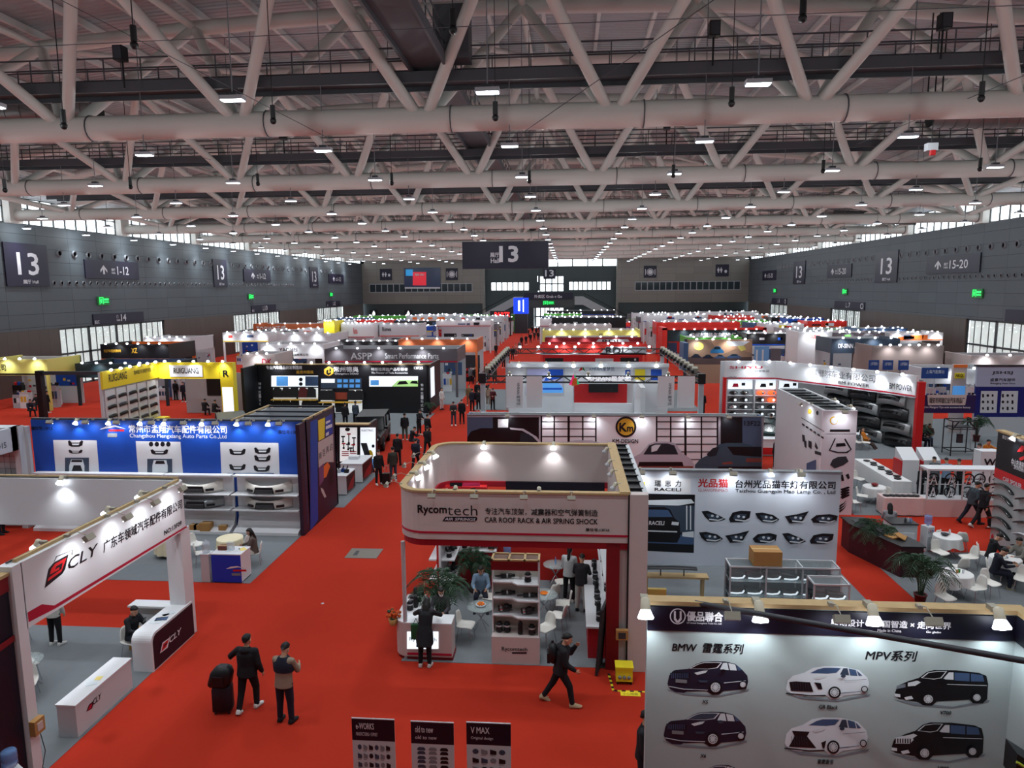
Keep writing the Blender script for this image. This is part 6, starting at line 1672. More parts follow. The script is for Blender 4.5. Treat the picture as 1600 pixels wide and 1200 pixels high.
for x in (-3.2, -1, 1.4, 3.9, 6.3, 8.4): flood('arm', x, 37.05, 2.85, 0, wh)
# ---- black stand with floor mats
t = booth('black stand of car floor mats with a gold hexagon emblem, mid left', (-17.6, 53, 0))
slab(t, 'back_wall', -24.5, -10.8, 52.9, 53.1, 0, 3.8, BLACK); slab(t, 'side_wall', -10.85, -10.65, 52.9, 57.5, 0, 3.8, BLACK); slab(t, 'side_wall', -24.6, -24.4, 50.5, 53.0, 0, 3.8, BLACK)
slab(t, 'top_batten', -24.6, -10.6, 52.85, 53.15, 3.8, 3.88, WOOD)
P = ('Y', 52.9)
prints(P, [(STRAW, [(506.5, 577), (513.5, 572.5), (521, 576), (521, 583.5), (514, 588), (506.5, 584)]), (BLACK, [(510, 579), (513, 577), (513, 583), (517, 581), (517, 584), (513, 586.5), (510, 584.5)]), (BLACK, [(514.5, 575), (517.5, 576.5), (517.5, 580), (514.5, 581)])], t, 'emblem', .02)
ptext(P, '常州德奥', 522, 581, 560, 573, M_SIGNT, t, bold=.03); ptext(P, 'Changzhou DEAO', 523, 586, 560, 582.5, M_SIGNT, t)
ptext(P, '特斯拉周边产品引领者', 580, 579.5, 637, 574.5, M_SIGNT, t, bold=.02); ptext(P, 'The Pioneer of Tesla Accessories', 580, 584, 637, 581, M_SIGNT, t)
ptext(P, '专业汽车用品研发制造商', 416, 577, 472, 571.5, M_SIGNT, t, bold=.02); ptext(P, '鑫常州德奥', 463, 584, 490, 579, STRAW, t, bold=.02)
ptext(P, '13F25', 647, 577, 661, 573, M_SIGNT, t, bold=.01)
prints(P, [(GLOWP, rect(424, 587, 497, 604)), (GLOWB, rect(432, 588, 450, 603)), (MIDB, rect(477, 588, 497, 603)), (INK, ell(470, 593, 3, 3, 10)), (INK, ell(470, 600, 3, 3, 10)), (SLATE, rect(501, 591, 565, 607)), (GLOWP, rect(502, 592, 523, 598)), (GLOWP, rect(577, 588, 653, 604)), (GLOWB, rect(579, 594, 592, 602)), (GLOWG2, [(612, 604), (622, 594), (653, 594), (653, 604)]), (CARBK2, [(620, 601), (624, 596), (634, 595), (638, 600)]), (CARBK2, [(640, 599), (644, 595), (652, 595), (653, 600)])] + [(GLOWB, rect(527 + 9.5 * i, 592.5 + 8 * j, 534 + 9.5 * i, 597.5 + 8 * j)) for i in range(4) for j in range(2)], t, 'lit_poster', .02)
M_BACKL = mat('backlit_shelf_white', (232, 236, 236), .4, emit=.55)
prints(P, [(M_BACKL, rect(427, 606, 497, 623)), (M_BACKL, rect(427, 624.5, 497, 641)), (M_BACKL, rect(501, 609, 566, 627)), (BLACK, rect(519, 609, 545, 626)), (mat('poster_brick', (150, 66, 50), .5), rect(520, 613, 544, 624)), (M_BACKL, rect(504, 628, 566, 645)), (BLACK, rect(523, 626, 544, 637)), (BLACK, rect(463, 606, 466, 641))], t, 'lit_shelf_back', .02)
text('特斯拉一站式改装', (-11.35, 52.86, .9), (1, 0, 0), (0, 0, 1), .0001, .001, M_SIGNT, t) if False else None
for i, ch in enumerate('特斯拉一站式改装'):
 ptext(P, ch, 657.5, 604 + 6.3 * i, 661.5, 599.5 + 6.3 * i, M_SIGNT, t, off=.02);
 if i < 6: ptext(P, ch, 404, 602 + 6.3 * i, 408, 597.5 + 6.3 * i, M_SIGNT, t, off=.02)
for zz, y0 in ((2.05, 623), (1.25, 641)):
 a, b = atY(427, y0, 52.9), atY(497, y0, 52.9); MB().box(a.x, b.x, 52.4, 52.9, a.z - .06, a.z, STRAW).build('shelf_board', t, True)
a, b = atY(501, 627, 52.9), atY(566, 627, 52.9); MB().box(a.x, b.x, 52.4, 52.9, a.z - .06, a.z, STRAW).build('shelf_board', t, True)
k = 0
for px, py in [(434, 621), (448, 621), (460, 621), (474, 621), (487, 621), (434, 639), (447, 639), (461, 639), (479, 639), (492, 639), (507, 625), (517, 625), (550, 625), (562, 625), (512, 643), (532, 644)]:
 p = atY(px, py, 52.7); w_ = .38; h_ = .78
 mb = MB().prism([(p.x - w_, 52.62, p.z), (p.x + w_, 52.62, p.z), (p.x + w_ * .9, 52.72, p.z + h_ * .8), (p.x + w_ * .3, 52.74, p.z + h_), (p.x - w_ * .7, 52.74, p.z + h_), (p.x - w_, 52.7, p.z + h_ * .6)], (0, .05, 0), mat('mat_dark_red', (84, 20, 24), .7) if px == 474 else BLACK)
 mb.top('floor_mat', '%s car floor mat on the black stand, %s on the %s' % ('dark red' if px == 474 else 'black', ORD[k % 10], 'upper left shelf' if k < 5 else 'lower left shelf' if k < 10 else 'middle shelves'), 'car mat', (p.x, 52.7, p.z)); k += 1
far_lamps(atY(418, 567, 52.7), atY(668, 566, 52.7), 9, 'along the top of the black floor mat stand')
slab(t, 'side_panel', -10.64, -10.6, 53.2, 54.6, 1.2, 3.5, GLOWP)
counter(-22, -19.5, 46.5, 47.3, 1.0, 'dark counter in front of the black floor mat stand', BLACK)
car((-20.5, 40.6, 0), 30, 'dark green grey off-roader behind the blue wall, roof just showing', (52, 60, 66), 'jeep')
car((-12.1, 41.6, 0), 8, 'black off-roader with round headlamps facing the red aisle', (12, 13, 16), 'jeep')
# ---- accessory stand with lit panels
t = booth('low dark accessory stand with two bright panels behind the blue stand', (-12.8, 36, 0))
slab(t, 'back_wall', -15.5, -10.6, 36.0, 36.15, 0, 2.45, BLACK); slab(t, 'top_batten', -15.5, -10.55, 35.7, 36.2, 2.45, 2.51, WOOD); slab(t, 'side_wall', -10.75, -10.6, 36.15, 37.6, 0, 2.45, BLACK)
P = ('Y', 36.0)
prints(P, [(M_BACKL, rect(531, 668, 558, 721)), (GLOWP, rect(563, 668, 587, 732)), (YELLOW, ell(578, 711, 5, 8, 12)), (GLOWB, [(573, 733), (576, 718), (587, 716), (587, 733)]), (INK, ell(583, 697, 2.4, 2.8, 10))], t, 'lit_panel', .02)
ptext(P, 'ELECTRIC', 565, 674, 583, 671, GREY, t, off=.03)
ar = []
for i, (x, y, h_) in enumerate(((536, 682, 8), (545, 678, 14), (553, 684, 10), (537, 693, 7), (544, 694, 8), (552, 695, 10), (548, 700, 5))): ar += [(INK, rect(x - .8, y, x + .8, y + h_)), (RED if i % 2 else INK, rect(x - 3, y - 1, x + 3, y + 1.2)), (INK, ell(x, y + h_, 1.8, 1.8, 8))]
ar += [(CRIM, rect(534, 705 + 3 * i, 545, 706.2 + 3 * i)) for i in range(3)] + [(CRIM, rect(547, 705 + 3 * i, 557, 706.2 + 3 * i)) for i in range(3)] + [(INK, ell(543, 671, 4, 3, 10))]
prints(P, ar, t, 'hung_tools', .04)
text('电动工具精品', (-10.9, 35.98, .6), (1, 0, 0), (0, 0, 1), .12, 1.6, GREY, t) if False else None
SQ = mat('shop_print_red', (150, 26, 30), .5)
for nm, x0, x1, y0, y1, h_ in (('nearer', -11.6, -10.35, 31.1, 32.5, .95), ('farther', -11.3, -10.2, 33.2, 35.0, 1.0)):
 c = counter(x0, x1, y0, y1, h_, '%s white counter with red black side print beside the red aisle' % nm, WHITE)
 MB().box(x1, x1 + .012, y0 + .05, y1 - .05, .08, h_ - .06, CARBK2).prism([(x1 + .013, y0 + .1, .2), (x1 + .013, y1 - .4, .12), (x1 + .013, y1 - .2, .7), (x1 + .013, y0 + .5, .5)], (.004, 0, 0), SQ).build('side_print', c, True)
for i in range(5):
 MB().cbox((-11.3 + .2 * i, 31.7 + .12 * (i % 2), 1.03), (.16, .2, .16), (MIDB, BLACK, LGREY, BLUE, BLACK)[i], rz=.4 * i).tube((-11.3 + .2 * i, 31.7, 1.1), (-11.25 + .2 * i, 31.75, 1.28), .03, BLACK, 8).top('power_tool', 'small power tool on the nearer red black side print counter, %s from left' % ORD[i], 'tool', (-11.3 + .2 * i, 31.7, .95))
MB().cbox((-10.9, 34.2, 1.08), (.5, .35, .16), WHITE).top('white_carton', 'white carton on the farther red black side print counter', 'box', (-10.9, 34.2, 1.0))
g_ = thing('shopping_bag', 'green paper bag standing between the two side print counters', 'bag', (-10.65, 32.85, 0)); MB().cbox((0, 0, .2), (.3, .12, .4), mat('bag_green', (20, 84, 50), .6)).build('body', g_); MB().path([(-.08, 0, .4), (-.06, 0, .55), (.06, 0, .55), (.08, 0, .4)], .008, INK, 5).build('handle', g_)
MB().prism([(-10.45, 35.3, 0), (-10.2, 35.3, 0), (-10.55, 35.2, 1.6), (-10.85, 35.2, 1.6)], (.02, .05, 0), CARBK2).top('easel_sign', 'dark tilted easel sign in front of the bright panel', 'sign', (-10.5, 35.3, 0))
# ---- tall white storage tower, right of the headlamp wall
t = booth('tall narrow white stand block with floor liner prints, right of the headlamp wall', (11.3, 32.6, 0))
slab(t, 'front_wall', 10.6, 11.97, 29.5, 29.62, 0, 4.48, mat('print_lilac_white', (214, 208, 216), .5)); slab(t, 'side_wall', 10.6, 10.72, 29.62, 36, 0, 4.48, WHITE2); slab(t, 'side_wall', 11.85, 11.97, 29.62, 36, 0, 4.48, WHITE2); slab(t, 'back_wall', 10.72, 11.85, 35.9, 36.0, 0, 4.48, WHITE2)
slab(t, 'hollow_shade_sheet', 10.72, 11.85, 29.62, 35.9, 4.2, 4.24, BLACK)  # black sheet painted in place of the shade inside the hollow block
for i in range(8): slab(t, 'cross_batten', 10.6, 12.0, 29.9 + .8 * i, 29.96 + .8 * i, 4.4, 4.46, BLACK)
P = ('Y', 29.5)
ar = [(STRAW, ell(1303, 657, 6.5, 6.5, 16)), (WP, ell(1303.5, 657.5, 5, 5, 16)), (WP, rect(1304, 650, 1312, 656)), (INK, rect(1297, 671, 1328, 674.5)), (LGREY, rect(1290, 677, 1337, 678))]
ar += [(INK, [(1304, 685), (1306, 685), (1299, 700), (1297, 703), (1310, 706), (1322, 706), (1329, 702), (1326, 698), (1319, 686), (1321, 685), (1331, 702), (1324, 708), (1308, 708), (1295, 704)]), (INK, [(1307, 693), (1320, 692), (1322, 697), (1306, 698)]), (DKGREY, [(1297, 726), (1301, 718), (1309, 714), (1322, 713), (1326, 721), (1318, 727), (1304, 732)]), (INK, [(1313, 742), (1317, 741), (1319, 751), (1315, 752)]), (INK, [(1321, 742), (1326, 740), (1328, 747), (1325, 749)])]
for i in range(4): ar.append((INK, [(1313, 764 + 4 * i), (1326, 760 + 4 * i), (1328, 762 + 4 * i), (1316, 768 + 4 * i)]))
for i in range(3): ar.append((INK, [(1311, 790 + 4 * i), (1318, 786 + 4 * i), (1323, 780 + 4 * i), (1319, 787 + 4 * i), (1312, 793 + 4 * i)]))
prints(P, ar, t, 'parts_print', .01)
P = ('X', 10.6)
ar = [(STRAW, ell(1265, 643, 3, 4, 12)), (INK, ell(1277, 645, 2, 3.5, 10)), (INK, [(1252, 652), (1288, 674), (1288, 675), (1252, 653)]), (INK, [(1253, 679), (1257, 680), (1258, 690), (1254, 690)]), (INK, [(1256, 688), (1260, 689), (1260, 700), (1257, 698)]), (INK, [(1263, 688), (1268, 690), (1268, 702), (1263, 698)]), (INK, [(1274, 690), (1278, 700), (1276, 702), (1273, 698)]), (INK, [(1273, 704), (1283, 707), (1283, 712), (1273, 709)]), (MIDB, [(1260, 724), (1275, 718), (1275, 735), (1260, 735)])]
for i in range(6): ar.append((INK, [(1253 + 6 * i, 661 + 4 * i), (1257 + 6 * i, 663 + 4 * i), (1257 + 6 * i, 666 + 4 * i), (1253 + 6 * i, 664 + 4 * i)]))
prints(P, ar, t, 'parts_print', .01)
wh = 'on the tall narrow white block'
flood('arm', 11.3, 29.5, 4.5, 0, wh); flood('arm', 10.6, 31, 4.5, -90, wh)
for y in (30.4, 32.2): flood('can', 11.95, y, 4.5, 90, wh)
# ---- tables of steering wheels, right
def cloth_table(x0, x1, y0, y1, h, label, glabel, goods_fn=None, m=None):
 t = thing('display_table', label, 'table', ((x0 + x1) / 2, (y0 + y1) / 2, 0)); m = m or M_CLOTH
 MB().box(x0 + .03, x1 - .03, y0 + .03, y1 - .03, h - .04, h - .01, WOOD).build('tabletop', t, True)
 for x in (x0 + .06, x1 - .06):
  for y in (y0 + .06, y1 - .06): MB().tube((x, y, 0), (x, y, h - .03), .02, ALU, 6).build('leg', t, True)
 mb = MB(); n = 60; P_ = []
 for i in range(n):
  u = i / n * 4; k = int(u); f = u - k
  P_.append([(x0 + (x1 - x0) * f, y0), (x1, y0 + (y1 - y0) * f), (x1 - (x1 - x0) * f, y1), (x0, y1 - (y1 - y0) * f)][k])
 cx, cy = (x0 + x1) / 2, (y0 + y1) / 2
 rs = [[Vector((x, y, h)) for x, y in P_]]
 for d in (.05, .35, .72): rs.append([Vector((x + (x - cx) * .02 + .03 * d * math.sin(i * 1.7), y + .03 * d * math.cos(i * 1.3) + (y - cy) * .06 * d, h - d * (h - .05) / .72)) for i, (x, y) in enumerate(P_)])
 mb.rings(rs[::-1], m, True, True); c = mb.build('tablecloth'); c['label'] = glabel; c['category'] = 'tablecloth'
cloth_table(14.7, 15.55, 32.0, 36.3, .8, 'long display table running away from camera, right', 'white cloth over the long display table of black goods')
for i in range(9): MB().lathe([(.13, 0), (.16, .02), (.16, .04), (.13, .05)], (15.1 + .15 * (i % 2), 32.4 + .42 * i, .81), BLACK, 14).top('steering_wheel_cover', 'black ring cover on the long white table, %s from the camera' % ORD[i], 'cover', (15.1, 32.4 + .42 * i, .8))
cloth_table(13.25, 14.9, 29.45, 30.15, .78, 'short front display table beside the wheel rack', 'white cloth swagged over the short table beside the wheel rack', m=mat('pink_white_cloth', (214, 190, 188), .8))
for i in range(6): MB().lathe([(.1, 0), (.14, .02), (.14, .05), (.1, .06)], (13.45 + .24 * i, 29.75, .79), BLACK, 14).top('steering_wheel_cover', 'black ring cover on the short swagged table, %s from left' % ORD[i], 'cover', (13.45 + .24 * i, 29.75, .79))
t = thing('wheel_rack', 'white rack of steering wheels on pink plinth, right', 'rack', (16.5, 29.7, 0))
slab(t, 'plinth', 14.92, 18.6, 29.45, 30.1, 0, .72, mat('plinth_pink', (210, 178, 176), .6)); slab(t, 'shelf_board', 14.92, 18.6, 29.45, 30.1, .72, .76, WHITE)
for x in (14.95, 16.35, 17.45, 18.55): MB().box(x - .03, x + .03, 29.45, 29.5, .76, 2.0, WHITE).box(x - .03, x + .03, 30.05, 30.1, .76, 2.0, WHITE).build('post', t, True)
MB().box(14.9, 18.62, 29.42, 30.12, 1.98, 2.06, WHITE).build('top_board', t, True); MB().box(14.92, 18.6, 29.75, 29.79, 1.3, 1.33, ALU).build('rail', t, True)
MB().box(14.9, 18.6, 29.44, 29.46, 2.0, 2.05, WOOD).build('top_batten', t, True)
def swheel(x, y, z, label):
 w_ = thing('steering_wheel_sample', label, 'steering wheel', (x, y, z), 'steering wheels on the white rack')
 MB().rings([[Vector(((.22 + .028 * math.cos(b)) * math.cos(a), .028 * math.sin(b), (.22 + .028 * math.cos(b)) * math.sin(a))) for b in [PI / 3 * k for k in range(6)]] for a in [2 * PI * i / 24 for i in range(25)]], BLACK, True, False).build('rim', w_)
 MB().lathe([(.0, .0), (.06, .0), (.06, .03), (0, .03)], (0, .01, 0), BLACK, 12, axis=(0, -1, 0)).cbox((.1, 0, 0), (.16, .02, .03), BLACK).cbox((-.1, 0, 0), (.16, .02, .03), BLACK).cbox((0, 0, -.1), (.04, .02, .16), BLACK).build('spokes', w_)
 MB().tube((-.13, -.06, -.25), (0, -.05, .16), .022, WHITE, 5).tube((.13, -.06, -.25), (0, -.05, .16), .022, WHITE, 5).tube((-.07, -.06, -.08), (.07, -.06, -.08), .018, WHITE, 5).build('stand', w_)
for r_, z in enumerate((1.0, 1.56)):
 for i, x in enumerate((15.3, 16.0, 16.7, 17.15, 17.75, 18.25)): swheel(x, 29.75, z, 'black steering wheel on the %s row of the white rack, %s from left' % (('lower', 'upper')[r_], ORD[i]))
for i, (px, lab) in enumerate(((1434, 'left'), (1449, 'right'))):
 s_ = thing('sloped_lectern', 'white slope-topped lectern behind the wheel rack, %s of the pair' % lab, 'lectern', (15.9 + .9 * i, 33.4, 0)); x = 15.55 + .95 * i
 MB().prism([(x, 33.0, 0), (x, 33.0, 1.55), (x, 33.8, 2.0), (x, 33.8, 0)], (.75, 0, 0), WHITE).build('body', s_, True); MB().box(x - .06, x + .0, 33.0, 33.8, 0, 1.5, RED).build('edge', s_, True)
s_ = thing('logo_pedestal', 'white pedestal with black W emblem beside the spoiler wall', 'pedestal', (19.4, 33.2, 0)); slab(s_, 'body', 19.0, 19.9, 33, 33.6, 0, 2.0, WHITE)
text('W', (19.15, 32.98, 1.35), (1, 0, 0), (0, 0, 1), .5, .3, INK, s_, bold=.03)
for px, py, d, l in ((1340, 762, 30, 'white shell chair beside the tall white block'), (1346, 790, 60, 'pale shell chair left of the white table by the display tables'), (1380, 790, -70, 'white shell chair right of the white table by the display tables'), (1334, 800, 100, 'white shell chair half hidden by the tall white block')):
 p = gp(px, py); chair(p.x, p.y, d, l)
p = gp(1365, 785); table(p.x, p.y, 'round table with dark fruit bowl by the display tables', M_CLOTH, 'white cloth on the table with dark fruit bowl', .45)
MB().lathe([(.06, 0), (.14, .06), (.15, .1), (.1, .14), (0, .16)], (p.x, p.y, .745), DRED, 12).top('fruit_bowl', 'dark fruit bowl on the white table by the display tables', 'bowl', (p.x, p.y, .745))
# ---- seating corner at the right
t = thing('reception_counter', 'long dark maroon counter of the right seating corner', 'counter', (10.8, 25, 0))
M_MAR = mat('maroon_panel', (52, 14, 26), .5)
pts = [(10.2, 25.9), (10.9, 25.9), (12.0, 23.6), (11.3, 23.4)]
MB().prism([(x, y, 0) for x, y in [(10.2, 25.9), (10.2, 25.2), (11.0, 23.0), (11.7, 23.0), (11.7, 23.4), (10.9, 25.9)]], (0, 0, 1.05), M_MAR).build('body', t, True)
MB().prism([(x, y, 1.05) for x, y in [(10.15, 25.95), (10.15, 25.15), (10.95, 22.95), (11.75, 22.95), (11.75, 23.45), (10.95, 25.95)]], (0, 0, .04), BLACK).build('countertop', t, True)
s_ = thing('papers', 'yellowish folded papers on the maroon counter', 'papers', (11.2, 23.8, 1.09)); MB().cbox((11.2, 23.9, 1.11), (.6, .4, .04), CARD, rz=.4).cbox((11.3, 23.7, 1.17), (.4, .3, .03), CARD, rz=1, rx=.4).build('sheets', s_, True)
MB().cbox((10.7, 25.2, 1.15), (.35, .25, .03), DKGREY, rx=.9).cbox((10.6, 25.4, 1.1), (.4, .28, .03), DKGREY).top('laptop', 'dark open laptop on the far end of the maroon counter', 'laptop', (10.7, 25.2, 1.09))
t = thing('storage_cabinet', 'white cabinet with dark top behind the maroon counter', 'cabinet', (12.2, 25.9, 0)); slab(t, 'body', 11.75, 12.65, 25.4, 26.1, 0, 1.0, WHITE2); slab(t, 'top', 11.72, 12.68, 25.37, 26.13, 1.0, 1.04, BLACK); slab(t, 'door', 11.85, 12.55, 25.38, 25.4, .1, .7, WHITE)
for i in range(3): MB().lathe([(.04, 0), (.04, .12), (.015, .16), (0, .18)], (12.3 + .1 * i, 25.6, 1.04), (DKGREY, LGREY, M_BOTT)[i], 10).top('drink_bottle', 'small bottle on the white cabinet behind the maroon counter, %s from left' % ORD[i], 'bottle', (12.3 + .1 * i, 25.6, 1.04))
dispenser(13.1, 25.6, 20, 'white water dispenser beside the white cabinet, right', 'blue water bottle on the dispenser beside the white cabinet')
p = gp(1391, 876); water_bottle(p.x, p.y, .01, 'large blue water bottle on the carpet beside the pot', mat('bottle_blue_full', (60, 120, 160), .2))
for px, py, l, b_, s_ in ((1370, 875, 'palm beside the maroon counter', True, 1.0), (1437, 945, 'dark palm in a red pot in front of the tables, right', True, 1.15), (1432, 700, 'palm at the foot of the red post of the curved white stand', False, 1.2), (1525, 690, 'dark plant beside the blue poster wall', False, 1.3), (672, 648, 'plant beside the counter at the corner of the grey stand', False, .8), (355, 640, 'plant before the yellow column', True, 1.0), (1326, 640, 'plant against the grey floor liner wall', False, 1.1)):
 p = gp(px, py); palm(p.x, p.y, l, b_, px % 90, s_)
TR = [(1478, 868, 'round table with dark bowl and bottle, rear of the right seating corner'), (1492, 930, 'round table with cups and green bottle, front of the right seating corner'), (1568, 905, 'round table with food, by the spoiler wall')]
for px, py, l in TR:
 p = gp(px, py); table(p.x, p.y, l, M_CLOTH, 'white square cloth of the ' + l.split(',')[0], .42)
p = gp(1478, 868); MB().lathe([(.05, 0), (.13, .05), (.12, .09), (0, .11)], (p.x - .1, p.y, .745), DKGREY, 12).top('fruit_bowl', 'dark bowl on the rear table of the right seating corner', 'bowl', (p.x - .1, p.y, .745))
MB().lathe([(.03, 0), (.035, .02), (.035, .14), (.012, .2), (0, .22)], (p.x + .12, p.y + .1, .745), WHITE, 12).top('drink_bottle', 'white topped bottle on the rear table of the right seating corner', 'bottle', (p.x + .12, p.y + .1, .745))
p = gp(1492, 930)
for i in range(5): MB().lathe([(.03, 0), (.04, .1), (.034, .1), (.028, .01)], (p.x - .2 + .09 * i, p.y - .05 + .06 * (i % 2), .745), (WHITE, WHITE, CARD, GREEN, M_CLRB)[i], 10).top('paper_cup', 'cup on the front table of the right seating corner, %s from left' % ORD[i], 'cup', (p.x - .2 + .09 * i, p.y, .745))
p = gp(1568, 905)
for i in range(8):
 a = i * .8; MB().ball((p.x - .1 + .13 * math.cos(a), p.y + .12 * math.sin(a), .785), .04, (WHITE, STRAW, WHITE, LGREY)[i % 4], 8, 5).top('snack_pack', 'small snack pack on the table by the spoiler wall', 'snack', (p.x - .1 + .13 * math.cos(a), p.y, .745), group='snack packs on the table by the spoiler wall')
for px, py, d, l in ((1455, 858, 210, 'white shell chair left of the rear table'), (1467, 882, 20, 'white shell chair facing the rear table, back to camera'), (1500, 862, 160, 'white shell chair behind the rear table'), (1512, 890, -80, 'white shell chair in profile between the two tables'), (1498, 905, 185, 'white shell chair behind the front table'), (1475, 955, 15, 'pale shell chair before the front table, half behind palm fronds'), (1523, 940, -75, 'white shell chair in profile right of the front table'), (1545, 932, 20, 'pale shell chair with its back to camera, near the seated men'), (1537, 885, 70, 'white shell chair of the seated person in dark hood'), (1552, 912, 60, 'white shell chair of the seated man bending forward'), (1596, 925, -40, 'white shell chair at the right picture edge'), (1592, 900, -100, 'white shell chair of the man in grey hoodie')):
 p = gp(px, py); chair(p.x, p.y, d, l)
fe = thing('fire_extinguisher', 'red fire extinguisher at the foot of the spoiler wall', 'extinguisher', gp(1551, 853)); MB().lathe([(.07, 0), (.08, .02), (.08, .4), (.04, .46), (.02, .5)], (0, 0, 0), RED, 12).build('cylinder', fe); MB().cbox((0, -.082, .22), (.09, .01, .2), YELLOW).build('tag', fe); MB().cbox((0, 0, .53), (.05, .16, .04), BLACK).tube((0, -.05, .5), (.08, -.08, .2), .012, BLACK, 6).build('valve', fe)
# ---- spoiler wall at the right edge
t = booth('grey wall of black spoilers under a black header reading car spoiler, right edge', (15.8, 24, 0))
slab(t, 'side_wall', 15.7, 15.85, 19.5, 26.3, 0, 3.0, mat('spoiler_wall_grey', (176, 180, 182), .6, var=.04, scale=1)); slab(t, 'header', 15.66, 15.85, 19.5, 26.3, 2.95, 4.3, CARBK2, 'black header'); slab(t, 'red_band', 15.655, 15.66, 19.5, 26.3, 2.6, 2.95, RED, 'red band')
slab(t, 'top_batten', 15.6, 15.9, 19.5, 26.32, 4.3, 4.36, WOOD); slab(t, 'cap', 15.68, 15.7, 19.5, 26.3, 2.6, 2.96, RED)
P = ('X', 15.655)
ptext(P, 'CAR SPOILER', 1567, 751, 1597, 744, M_SIGNT, t, bold=.02)
P = ('X', 15.66)
ptext(P, '展位号:13H16', 1566, 685, 1587, 679, M_SIGNT, t, bold=.01)
prints(P, [(RED, [(1589, 706), (1596, 696), (1602, 698), (1598, 706)]), (RED, [(1592, 716), (1600, 712), (1600, 718), (1594, 720)])], t, 'emblem', .02)
ptext(P, '中山市澳普', 1580, 727, 1600, 715, M_SIGNT, t, bold=.02); ptext(P, 'ZHONGSHAN', 1584, 732, 1600, 727, M_SIGNT, t)
for r_ in range(5):
 for c in range(3):
  y = 25.75 - 1.5 * c; z = 2.42 - .42 * r_ - .08 * c
  mb = MB(); rs = []
  for i in range(9):
   u = -1 + i / 4; rs.append([Vector((15.69 - dx, y - u * .62, z - .18 * u * u + dz)) for dx, dz in ((0, 0), (.14, .02), (.15, .05), (0, .06))])
  mb.rings(rs, LAMPDARK if c != 1 or r_ != 3 else WHITE, True)
  mb.top('rear_spoiler', '%s lip spoiler on the grey spoiler wall, %s row down, %s column from far end' % ('white' if c == 1 and r_ == 3 else 'black', ORD[r_], ORD[c]), 'spoiler', (15.6, y, z))
wh = 'on the black header of the spoiler wall'
for y in (21.5, 23.4, 25.2): flood('can', 15.68, y, 4.36, -90, wh)
# ---- curved white stand with floor liners
t = booth('white stand with sweeping fascia, thin red line and a wall of floor liners', (16, 46, 0))
C0 = [(11.0, 49.6), (14.4, 49.5), (17.0, 46.2), (19.0, 43.3), (20.0, 41.5), (20.15, 41.5), (19.2, 43.4), (17.15, 46.35), (14.5, 49.7), (11.0, 49.8)]
MB().prism([(x, y, 3.15) for x, y in C0], (0, 0, 1.3), WHITE).build('fascia', t, True)
mb = MB()
for a, b in zip(C0[:4], C0[1:5]): mb.add([(a[0], a[1] - .02, 3.22), (b[0] - .01, b[1] - .02, 3.22), (b[0] - .01, b[1] - .02, 3.3), (a[0], a[1] - .02, 3.3)], [(0, 1, 2, 3)], CRIM)
mb.build('painted_stripe', t, True)
slab(t, 'red_post', 20.05, 20.45, 41.3, 41.6, 0, 4.1, RED, 'red post'); slab(t, 'red_post', 10.9, 11.1, 49.5, 49.8, 0, 3.3, RED, 'red post')
slab(t, 'back_wall', 11.0, 15.6, 51.0, 51.15, 0, 4.3, WHITE2)
MB().prism([(15.4, 51, 0), (20.35, 41.6, 0), (20.5, 41.7, 0), (15.6, 51.15, 0)], (0, 0, 4.2), mat('stand_grey_wall', (150, 156, 158), .5)).build('liner_wall', t, True)
P = ('Y', 49.5)
ptext(P, 'SHIYU', 1140, 576, 1191, 572, CRIM, t, bold=.02); ptext(P, '时宇车业', 1179, 581.5, 1202, 578, GREY, t); ptext(P, '13H26', 1139, 591, 1151, 588, GREY, t)
def along(p, q, body, u0, u1, z0, z1, m, off=.05, bold=0.0):
 p = Vector((p[0], p[1], 0)); q = Vector((q[0], q[1], 0)); d = (q - p).normalized(); n = Vector((d.y, -d.x, 0))
 a = p.lerp(q, u0) + n * off
 text(body, (a.x, a.y, z0), d, (0, 0, 1), (q - p).length * (u1 - u0), z1 - z0, m, t, bold=bold)
along(C0[1], C0[2], '常州市时宇', .72, 1.0, 3.7, 4.2, DKGREY); along(C0[2], C0[3], '车业有限公司', 0, .85, 3.75, 4.2, DKGREY)
along(C0[2], C0[3], 'BM POWER', .15, .75, 3.4, 3.6, INK, bold=.01); along(C0[3], C0[4], 'BM POWER', .2, .9, 3.5, 3.85, INK, bold=.01)
along((15.4, 51), (20.35, 41.6), '时宇车灯  BM POWER', .06, .34, 3.2, 3.5, DKGREY, .05)
k = 0
for r_ in range(4):
 for c in range(3):
  u = .45 + .19 * c + .02 * r_; p = Vector((15.4, 51, 0)).lerp(Vector((20.35, 41.6, 0)), u); z = 3.05 - .82 * r_ - .06 * c
  d = Vector((4.95, -9.4, 0)).normalized(); n = Vector((d.y, -d.x, 0)); n = n if n.y < 0 else -n
  mb = MB(); rs = []
  for i in range(9):
   s_ = -1 + i / 4; b_ = .5 * math.cos(s_ * 1.3)
   rs.append([p + d * (s_ * .95) + n * (.04 + b_ * w_) + Vector((0, 0, z + dz - .18 * s_ * s_)) for w_, dz in ((0, -.42), (.9, -.36), (1, -.05), (.55, .22), (.15, .42), (0, .3))])
  mb.rings(rs, mat('liner_silver', (150, 154, 156), .3, .6) if (r_ + c) % 2 == 0 else mat('liner_black', (28, 30, 34), .35), True)
  mb.rings([[q_ + n * .03 + Vector((0, 0, .0)) for q_ in (r0[2], r0[3])] + [r0[3] + n * .05] for r0 in rs[1:-1]], BLACK, True, False)
  mb.top('floor_liner', 'moulded %s car floor liner on the grey liner wall, %s row down, %s from left' % ('silver' if (r_ + c) % 2 == 0 else 'dark', ORD[r_], ORD[c]), 'floor liner', p + Vector((0, 0, z)))
